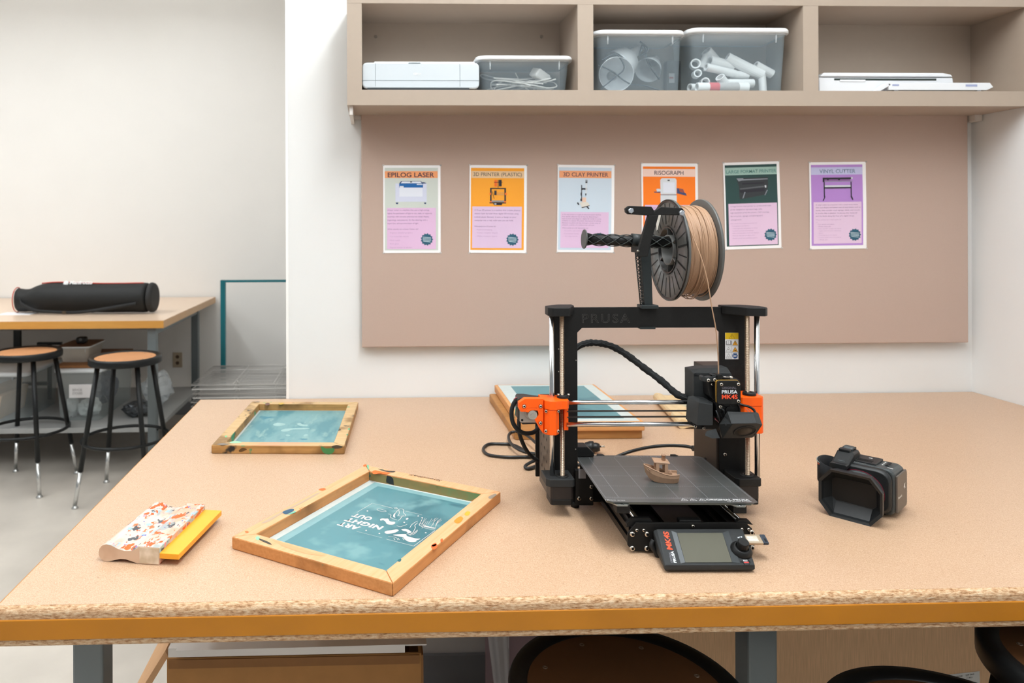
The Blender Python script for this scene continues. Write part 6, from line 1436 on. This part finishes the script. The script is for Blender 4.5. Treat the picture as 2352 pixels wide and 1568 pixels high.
# ================================================================ stools
stl = mat('black_stool_steel','#17191a',.38,.3); hb_ = mat('brown_hardboard','#5c3c22',.5,var=.06,vscale=14,spec=.4); hbf = mat('tan_hardboard','#c98f63',.5,var=.04,vscale=14,spec=.4)
chr_ = mat('dull_chrome','#cfd0cf',.25,.9,var=.15,vscale=60)
def stool(label, cx, cz, seat, rot, seatm, ext=True, group=None, ring=.317):
    loc = CAM + RT*cx + FW*cz; loc.z = 0
    r = thing('stool', label, 'stool', loc, rot, group); R_ = .19
    MB().lathe([(R_-.002,seat-.034),(R_,seat-.030),(R_,seat-.004),(R_-.004,seat+.003),(R_-.014,seat+.004),(R_-.030,seat-.001),(R_-.034,seat-.008),(R_-.030,seat-.014),(R_-.008,seat-.030)],n=72,close=True).build('seat_rim', stl, r)
    s_ = MB().lathe([(0,seat-.010),(R_-.030,seat-.010),(R_-.030,seat-.0035),(0,seat-.0035)],n=64,sm=False).build('seat', seatm, r)
    rv = MB()
    for k in range(8):
        t = 2*PI*k/8+.3; rv = MB(); rv.lathe([(.0045,0),(.0040,.0008),(.0025,.0010),(.002,0)],(math.cos(t)*(R_-.055),math.sin(t)*(R_-.055),seat-.0034),(0,0,1),12); rv.build('rivet', mat('worn_rivet','#8a7d70',.35,.7), s_)
    for k in range(4):
        t = PI/4+PI/2*k; d = V(math.cos(t),math.sin(t),0)
        top = d*.148+V(0,0,seat-.022); fl = seat*0+.27; bot = d*fl+V(0,0,.014)
        zc_ = .185 if ext else .185
        k_ = (top.z-zc_)/(top.z-bot.z); mid = top.lerp(bot,k_)
        l_ = MB().cyl(top,mid,.0135,16).build('leg', stl, r)
        MB().cyl(mid,bot,.0105,14).build('leg_extension', chr_, l_)
        MB().lathe([(.010,.018),(.011,.012),(.017,.006),(.017,0),(0,0)],(bot.x,bot.y,0),(0,0,1),16).build('foot_glide', chr_, l_)
    m = MB(); m.tube([V(math.cos(2*PI*i/64)*.222,math.sin(2*PI*i/64)*.222,ring) for i in range(64)],.009,10,closed=True); m.build('foot_ring', stl, r)
    m = MB(); m.box(-.12,.12,-.012,.012,seat-.040,seat-.022); m.box(-.012,.012,-.12,.12,seat-.040,seat-.022); m.build('cross_brace', stl, r)
    return r
stool('black steel stool with a tan round seat, far left beside the other stool',-2.093,4.105,.757,-.12,hbf)
stool('black steel stool with a tan round seat, standing between the two tables',-1.464,3.93,.757,-.06,hbf)
stool('black rimmed stool pushed under the table left of its grey middle leg',.375,1.164,.715,.78-TH,hb_)
stool('black rimmed stool tucked low under the table, right of the grey middle leg',.825,1.033,.715,.75,hb_)
stool('tallest black rimmed stool, at the right edge under the table',1.108,1.074,.80,-.1,hb_)
# ================================================================ second work table
FY1, FY2, FX1 = 4.2485, 5.64, -1.222
ft = thing('work_table','oak-topped work table with grey legs and a loaded lower shelf, by the far wall','table',(-2.6,4.9,0))
def FT(): m = MB(); m.M = Matrix.Translation((2.6,-4.9,0)); return m
toplam = mat('pale_oak_laminate','#dcc2aa',.3,var=.04,vscale=9,stretch=(1,8,1)); edgel = mat('oak_edge_strip','#cf9648',.4,var=.05,vscale=10,stretch=(1,1,12)); edge2 = mat('oak_side_strip','#c79f74',.4,var=.05,vscale=10)
th_ = .046
FT().box(-4.4,FX1,FY1,FY2,TZ-th_,TZ-.001).build('tabletop', edge2, ft, bevel=.002)
FT().box(-4.399,FX1-.001,FY1+.001,FY2-.001,TZ-.001,TZ).build('laminate', toplam, ft)
FT().box(-4.4,FX1-.0005,FY1-.002,FY1,TZ-th_+.001,TZ-.003).build('edge_band', edgel, ft)
lxr = FX1-.055; fl_y = FY1+.03
for lx in (lxr,-3.35):
    FT().box(lx-.05,lx,fl_y,fl_y+.05,0,TZ-th_).build('leg', steel_m, ft, bevel=.003)
    FT().box(lx-.05,lx,FY2-.34,FY2-.29,0,TZ-th_).build('leg', steel_d, ft, bevel=.003)  # back legs: shade under the table put into a darker steel colour
FT().box(lxr-.04,lxr-.005,fl_y+.05,FY2-.34,TZ-th_-.045,TZ-th_).build('rail', steel_m, ft, bevel=.002)
FT().box(-4.3,lxr-.05,fl_y+.01,fl_y+.04,TZ-th_-.012,TZ-th_).build('rail', steel_d, ft)
SH = .283
FT().box(-4.3,lxr+.0,fl_y+.004,FY2-.29,SH-.03,SH).build('lower_shelf', mat('grey_shelf_board','#a3a4a3',.5,var=.04,vscale=6), ft, bevel=.002)
# ---- equipment bag on it
bagm = mat('black_nylon','#131414',.65,bump=.5,bscale=45)
p0 = PZ(348,722,TZ); p1 = PZ(22,722,TZ); 
bg = thing('tripod_bag','long black padded tripod bag with red piping lying on the far table','bag',((p0.x+p1.x)/2,(p0.y+p1.y)/2+.09,TZ+.003),math.atan2(p0.y-p1.y,p0.x-p1.x))
Lb = (p0-p1).length; 
rnd = random.Random(2)
def bagring(x, r, zc, ry=1, n=28, wr=.0):
    return [(x,math.cos(2*PI*i/n)*r*ry,max(.001,zc+math.sin(2*PI*i/n)*r)+wr*math.sin(i*2.1+x*30)*.004) for i in range(n)]
rings = []
prof = [(-.5,.060,.085,.5),(-.492,.078,.080,.75),(-.44,.070,.074,.95),(-.385,.074,.078,1.0),(-.32,.092,.094,1.05),(-.2,.096,.096,1.08),(-.08,.094,.094,1.1),(.05,.092,.092,1.08),(.2,.092,.092,1.06),(.33,.093,.093,1.02),(.43,.094,.094,1),(.46,.095,.095,1)]
for t,r_,z_,ry in prof: rings.append(bagring(t*Lb,r_,z_,ry,wr=1))
m = MB(); m.loft(rings); m.build('bag_body', bagm, bg, sub=1)
m = MB(); m.loft([bagring(.455*Lb,.095,.095,1),bagring(.468*Lb,.096,.096,1),bagring(.490*Lb,.094,.094,1),bagring(.500*Lb,.086,.092,1)]); m.build('end_cap', mat('black_nylon_plain','#262626',.7), bg, sub=1)
rp_ = mat('red_piping','#c23a28',.5)
m = MB(); m.tube(smooth([(t*Lb,-.012,z) for t,z in ((-.31,.186),(-.2,.1935),(-.05,.190),(.1,.1855),(.25,.1855),(.36,.187),(.42,.1875))],5),.0042,6); m.build('red_piping', rp_, bg)
m = MB(); m.tube([(-.493*Lb,math.cos(a_)*.062,.080+math.sin(a_)*.079) for a_ in [2*PI*i/24 for i in range(24)]],.003,6,closed=True); m.build('red_piping', rp_, bg)
def bagtop(x, a_):  return V(x,-math.cos(a_)*.0985,.094+math.sin(a_)*.0965)
text('Manfrotto',bagtop(-.095*Lb,1.12),(1,0,0),(0,.52,.85),.145,.026, mat('white_bag_logo','#e6e6e4',.6), bg,'lettering',.03,.003)
MB().lathe([(.0,.003),(.017,.003),(.017,.001)],bagtop(-.125*Lb,1.22)+V(0,0,.002),(0,-.85,.52),16).build('logo_roundel', MATS['white_bag_logo'], bg)
m = MB(); rings = []
S_ = smooth([(-.44*Lb,-.06,.085),(-.40*Lb,-.090,.055),(-.30*Lb,-.112,.020),(-.18*Lb,-.118,.012),(-.05*Lb,-.125,.008),(.06*Lb,-.122,.014),(.18*Lb,-.115,.030),(.30*Lb,-.106,.048),(.40*Lb,-.095,.062)],7)
for p in S_: rings.append([p+V(0,-.003,.014),p+V(0,-.003,-.008 if p.z>.02 else -.004),p+V(0,.002,-.008 if p.z>.02 else -.004),p+V(0,.002,.014)])
m.loft(rings,sm=True); m.build('shoulder_strap', mat('strap_webbing','#202122',.8,bump=.3,bscale=300), bg)
MB().box(-.10*Lb,-.075*Lb,-.132,-.124,.004,.022).build('strap_buckle', mat('bronze_buckle','#54483a',.4,.5), bg)
pa = PZ(8,728,TZ+.001); pa2 = PZ(62,716,TZ+.001)
m = MB(); m.box(-.11,.10,-.03,.12,0,.0012); o = m.build('paper_sheet', paper, loc=((pa.x+pa2.x)/2,(pa.y+pa2.y)/2,TZ+.0003)); tag(o,'white sheet of paper sticking out under the left end of the tripod bag','paper')
# ---- totes on the lower shelf
lidw = mat('milky_lid','#dfe3e5',.4); mlk = clear('milky_bin','#ccd2d2',.30,.35)
def fartub(label, xL, xR, y, D, zt, lidm_, zb=SH, taper=.92):
    return tub('storage_bin',label,xR-xL,D,zt-zb,(xL,y,zb),0,True,lidm_,mlk,lidh=.022,lip=.012,taper=taper,rc=.03)
fartub('big clear tote of cardboard pieces with a black handle, on the far lower shelf',-2.78,-2.10,4.42,.50,.585,lidw)
h_ = MB(); h_.box(-.075,.075,-.014,.0,-.030,.030); h_.prism([(-.085,-.03),(.085,-.03),(.080,-.045),(-.080,-.045)],'y',-.018,.0); 
o = h_.build('bin_handle', mat('black_handle','#141414',.4), bpy.data.objects['storage_bin.003'] if 'storage_bin.003' in bpy.data.objects else None); o.location = (-2.375+2.78-.03,.02,.215)
cardm = mat('plain_cardboard','#b98a5e',.8,var=.05,vscale=20)
for k in range(9):
    o = MB().box(0,.030,0,.36-.01*(k%3),0,.15+.012*((k*5)%4)).build('cardboard_piece', mat('light_cardboard','#d9b088',.8,var=.05,vscale=20), loc=(-2.66+k*.042,4.47,SH+.004)); o.rotation_euler = (0,.12+.03*(k%3),0)
    tag(o,'upright cardboard piece filed inside the big clear tote','cardboard','cardboard pieces in the big tote')
o = MB().box(0,.36,0,.40,0,.035).build('folded_cloth', mat('teal_cloth','#3f6f78',.8,bump=.4,bscale=40), bevel=.012, loc=(-2.62,4.47,SH+.001)); 
bpy.data.objects.remove(o)
t2 = fartub('deep clear tote with a paper label and a board on its lid, behind a stool',-1.925,-1.655,4.42,.62,.605,lidw)
o = MB().box(0,.275,0,.60,0,.016).build('wooden_board', mat('russet_board','#8a5a30',.5,var=.08,vscale=9,stretch=(6,1,1)), bevel=.002, loc=(-1.928,4.425,.606)); tag(o,'brown wooden board lying on the lid of the deep clear tote','board')
MB().box(.085,.225,-.003,-.0005+.012,.145,.225).build('paper_label', paper, t2)
text('SERVICES\nSTICKERS',(.105,-.0035,.165),(1,0,0),(0,0,1),.06,.035,mat('label_grey','#8d8a88',.6),t2,'lettering',.0,.0)
bagp = clear('crumpled_clear_bag','#e4e9ec',.45,.1)
def lump(name,label,cat,loc,s,m_,seed,grp=None,n=2):
    bm = bmesh.new(); bmesh.ops.create_icosphere(bm,subdivisions=3,radius=1); r_ = random.Random(seed)
    from mathutils import noise
    for v in bm.verts:
        d = 1+.35*noise.noise(v.co*2.2+V(seed,0,0))+.2*noise.noise(v.co*5+V(0,seed,0)); v.co = V(v.co.x*s[0]*d,v.co.y*s[1]*d,max(-s[2],v.co.z*s[2]*d))
    me = bpy.data.meshes.new(name); bm.to_mesh(me); bm.free(); me.materials.append(m_)
    o = bpy.data.objects.new(name,me); COL.objects.link(o); o.location = loc; tag(o,label,cat,grp); return o
lump('navy_cloth','crumpled navy blue cloth inside the deep clear tote','cloth',(-1.76,4.80,SH+.12),(.07,.10,.10),mat('navy_cloth_fabric','#333f55',.9,bump=.5,bscale=60),4)
lump('plastic_bag','crumpled white plastic bag at the bottom of the deep clear tote','bag',(-1.77,4.55,SH+.055),(.07,.07,.05),mat('white_bag_film','#d5dbd9',.35,bump=.8,bscale=50),6)
lump('plastic_bag','pale milky bag of odds and ends, front left in the deep tote','bag',(-1.86,4.52,SH+.07),(.035,.05,.065),mat('milk_bag','#c9cdca',.4,bump=.6,bscale=60),9)
lump('clear_packaging','crumpled clear plastic packaging on the shelf beside the grey corner leg','packaging',(-1.42,4.80,SH+.115),(.085,.13,.11),bagp,12)
lump('metal_parts_bag','bag of small dark metal parts beside the far table corner leg','bag',(-1.47,4.55,SH+.045),(.09,.09,.045),mat('dark_parts','#52565a',.35,.5,var=.6,vscale=60,bump=.8,bscale=60),15)
t3 = tub('storage_bin','small milky bin with a brown lid stacked on the wooden board under the far table',.19,.27,.105,(-1.945,4.50,.623),0,True,mat('brown_film_lid','#6e4f38',.4),clear('cream_bin','#cfc6ba',.55,.4),lidh=.010,lip=.006,taper=.82,rc=.02)
m = MB(); m.loft([[(x,y,.0945) for x,y in rrect(-.007,.197,-.007,.277,.024,4)],[(x,y,.1005) for x,y in rrect(-.007,.197,-.007,.277,.024,4)]],cap=False); m.build('lid_rim', lidw, t3)
lump('folded_cloth','cream cloth filling the small milky bin','cloth',(-1.85,4.63,.672),(.058,.085,.045),mat('cream_cloth','#c9bba6',.9,bump=.5,bscale=60),21)
bk = thing('rounded_gadget','small black rounded gadget sitting on the small bin under the far table','gadget',(-1.835,4.60,.729))  # plain black gadget of unknown use
m = MB(); m.loft([[(x,y*1.0,z) for x,z in rrect(-.030,.030,0,.042,.014,4)] for y in (-.022,.022)]); m.build('gadget_body', mat('black_gadget','#151515',.3), bk, bevel=.004)
MB().lathe([(.010,0),(.008,.002),(0,.002)],(0,-.022,.026),(0,-1,0),16).build('gadget_glint', mat('grey_gadget_glint','#6f7375',.3), bk)  # shiny dot on the gadget, painted as a grey disc
# dark frame standing behind the left stool
fr = thing('metal_stand','black bent metal stand behind the far left stool, under the far table','stand',(-2.42,4.98,SH))
m = MB(); m.box(-.022,.022,-.015,.015,0,.80-SH); m.build('upright', stl, fr, bevel=.002)
m = MB(); m.tube([V(.0,0,.795-SH),V(-.10,0,.785-SH),V(-.62,0,.64-SH)],.020,4); m.build('sloping_bar', stl, fr)
m = MB(); m.box(.12,.28,.02,.05,.655-SH,.672-SH); m.box(.19,.21,.02,.05,0,.66-SH); m.box(-.01,.2,.0,.03,.10,.12); m.build('low_arm', stl, fr)
# outlet on the far wall
p = PY(408,826,YFW); ot = thing('wall_outlet','small beige electrical outlet on the far wall under the table','outlet',(p.x,YFW-.006,p.z))
MB().box(-.036,.036,0,.005,-.058,.058).build('cover_plate', mat('ivory_plate','#b9a78f',.5), ot, bevel=.001)
for z in (-.024,.024): MB().cyl((0,-.001,z),(0,.001,z),.014,16).build('socket', mat('brown_socket','#5a4636',.5), ot)
# ================================================================ teal drying rack with wire shelves
tealm = mat('teal_painted_steel','#0f6a74',.35)
ry = 4.65; pL = PY(512.5,643,ry+.45); rk = thing('drying_rack','teal steel print drying rack with a pile of folded wire shelves, by the far wall','drying rack',(pL.x,ry,0))
tz = PY(512,643,ry+.45).z
for x in (0,1.0):
    MB().box(x-.017,x+.017,.433,.467,0,tz).build('post', tealm, rk, bevel=.002)
MB().box(-.017,1.017,.440,.460,tz-.016,tz).build('top_bar', tealm, rk)
MB().box(-.017,1.017,.0,.467,.08,.11).build('base_frame', tealm, rk, bevel=.002)
wm = mat('galvanised_wire','#c4c1bd',.5,.15)
rnd = random.Random(8)
a = PZ(507,868,.52); zt_ = .515
for k in range(13):
    z = .17+.0265*k; dx = rnd.uniform(-.012,.018); m = MB(); w_,d_ = 1.0,.60; x0 = -.055+dx; y0 = -.19
    tilt = rnd.uniform(-.006,.006)
    def q(x,y): return V(x0+x,y0+y,z+tilt*x)
    m.tube([q(0,0),q(w_,0),q(w_,d_),q(0,d_)],.0045,6,closed=True)
    for i in range(1,12): m.tube([q(0,d_*i/12),q(w_,d_*i/12)],.0020,4)
    for i in (1,2,3): m.tube([q(w_*i/4,0),q(w_*i/4,d_)],.0028,4)
    for i in range(0,2): m.tube([q(.28+i*.32,.02),q(.28+i*.32,.02)+V(0,0,.022)],.004,5)
    m.build('wire_shelf', wm, rk)
# ================================================================ things under the big table
kraft = mat('kraft_cardboard','#a87844',.8,var=.05,vscale=30,bump=.05,bscale=300); kraft2 = mat('kraft_cardboard_light','#c79a70',.8,var=.05,vscale=30); kdark = mat('kraft_cardboard_dark','#8a5f36',.8,var=.05,vscale=30)
yB = 1.50; a = PY(383,1512,yB); b = PY(968,1506,yB)
bx = thing('cardboard_box','open brown cardboard box heaped with white paper, under the left of the table','box',(a.x,yB,0))
Wb = b.x-a.x; Hb = a.z; Db = .42
def wall(nm,x0,x1,y0,y1,z0,z1,m_=kraft): return MB().box(x0,x1,y0,y1,z0,z1).build(nm,m_,bx,bevel=.001)
wall('side_wall',0,Wb,0,.006,0,Hb); wall('side_wall',0,Wb,Db-.006,Db,0,Hb); wall('side_wall',0,.006,.006,Db-.006,0,Hb); wall('side_wall',Wb-.006,Wb,.006,Db-.006,0,Hb); wall('box_bottom',0,Wb,0,Db,0.0,.006)
# front flap folded back inside / crease strip
MB().box(.004,Wb-.004,-.0025,.0,Hb-.020,Hb-.002).build('crease', kdark, bx)
# left flap hanging outwards
m = MB(); m.hexa([V(.0,.01,Hb-.002),V(.0,Db-.01,Hb-.002),V(-.13,Db-.01,Hb-.215),V(-.13,.01,Hb-.215)],[V(-.006,.01,Hb+.010),V(-.006,Db-.01,Hb+.010),V(-.141,Db-.01,Hb-.205),V(-.141,.01,Hb-.205)])
m.build('flap', kraft2, bx)
m = MB(); P = [(-.002,.0),(-.03,.008),(-.058,.000),(-.064,-.022),(-.058,-.050),(-.035,-.072),(-.01,-.075),(.0,-.06)]
m.prism([(x,Hb+.055+z) for x,z in P],'y',Db*.45,Db*.45+.005); m.build('torn_flap', kraft2, bx)
MB().prism([(Wb,Hb-.004),(Wb+.004,Hb-.002),(Wb+.006,Hb-.4),(Wb,Hb-.4)],'y',0,.3).build('flap', kdark, bx)
def sheet(label, u0,u1,v,y,zz,dy,rot,th=.0015,nm='paper_stack',tp=0):
    a = PY(u0,v,y); b = PY(u1,v,y); m = MB(); m.box(0,b.x-a.x,0,dy,0,th); o = m.build(nm, mat('white_paper_board','#e3ded9',.7), loc=(a.x,y,a.z-th)); o.rotation_euler = (0,tp,rot); tag(o,label,'paper'); return o
sheet('thick stack of white paper on top of the brown box under the table',386,930,1489,yB-.02,0,.40,0,.018)
sheet('loose white sheet under the paper stack, its corner over the front edge of the box',404,960,1494,yB-.045,0,.30,.012,.0012,'paper_sheet',.0)
sheet('narrow grey card strip sticking out at the right of the paper stack',850,980,1481,yB-.010,0,.3,0,.003,'card_strip')
# mauve box wrapped in clear plastic
yM = 1.78; a = PY(1157,1470,yM); b = PY(1400,1470,yM)
mv = thing('carton','mauve-brown carton behind the left near stool, half wrapped in clear plastic','box',(a.x,yM,0))
MB().box(0,b.x-a.x,0,.30,0,.70).build('carton_body', mat('mauve_carton','#7d666a',.6), mv, bevel=.002)
m = MB(); w_ = PY(1100,1470,yM).x-a.x; rings = []
for z,x0,x1 in ((.73,w_,.02),(.55,w_+.006,.012),(.40,w_+.025,.012),(.2,w_+.05,.012),(0.001,w_+.07,.012)):
    P = []; n = 9
    for i in range(n): t = i/(n-1); P.append(V(x0+(x1-x0)*t, -.02-.012*math.sin(t*9+z*3), z))
    rings.append(P+[p+V(0,.0012,0) for p in P[::-1]])
m.loft(rings); m.build('plastic_wrap', clear('clear_wrap_film','#e9e6e6',.38,.1), mv)
# big flat cardboard carton
yC = 1.70; a = PY(1440,1500,yC); b = PY(2300,1500,yC)
cc_ = thing('cardboard_carton','wide upright kraft carton with a shipping label, behind the stools under the table','box',(a.x,yC,0))
kc_ = mat('corrugated_kraft','#ddb58c',.85,var=.12,vscale=60,stretch=(8,1,.3)); WC = b.x-a.x
MB().box(0,WC,0,.14,0,.62).build('carton_body', kc_, cc_, bevel=.002)
MB().box(0,WC,-.0015,.0,.595,.618).build('edge_fold', kdark, cc_)
n_ = V(0,-1,0)
def lc(u,v): p = IP(u,v,V(0,yC-.0008,0),n_); return p-Vector(cc_.location)
p = [lc(2158,1551),lc(2250,1541),lc(2252,1600),lc(2165,1612)]
m = MB(); m.add(p,[(0,1,2,3)]); lb_ = m.build('shipping_label', mat('white_label_stock','#d9d8d4',.6), cc_)
lk = mat('black_label_print','#2b2a28',.6)
def lt(body,u0,v0,u1,v1,h): 
    a_ = lc(u0,v0); b_ = lc(u1,v1); text(body,a_+V(0,-.0006,0),(b_-a_),(0,0,1),(b_-a_).length,h,lk,lb_,'lettering',.01,.0)
lt('NO: 0428',2183,1556,2210,1553,.0032); lt('LOT 79-42',2218,1552,2237,1549,.0040); lt('11 2022',2219,1558,2233,1556,.0030); lt('PCS',2216,1566,2226,1564,.0038)
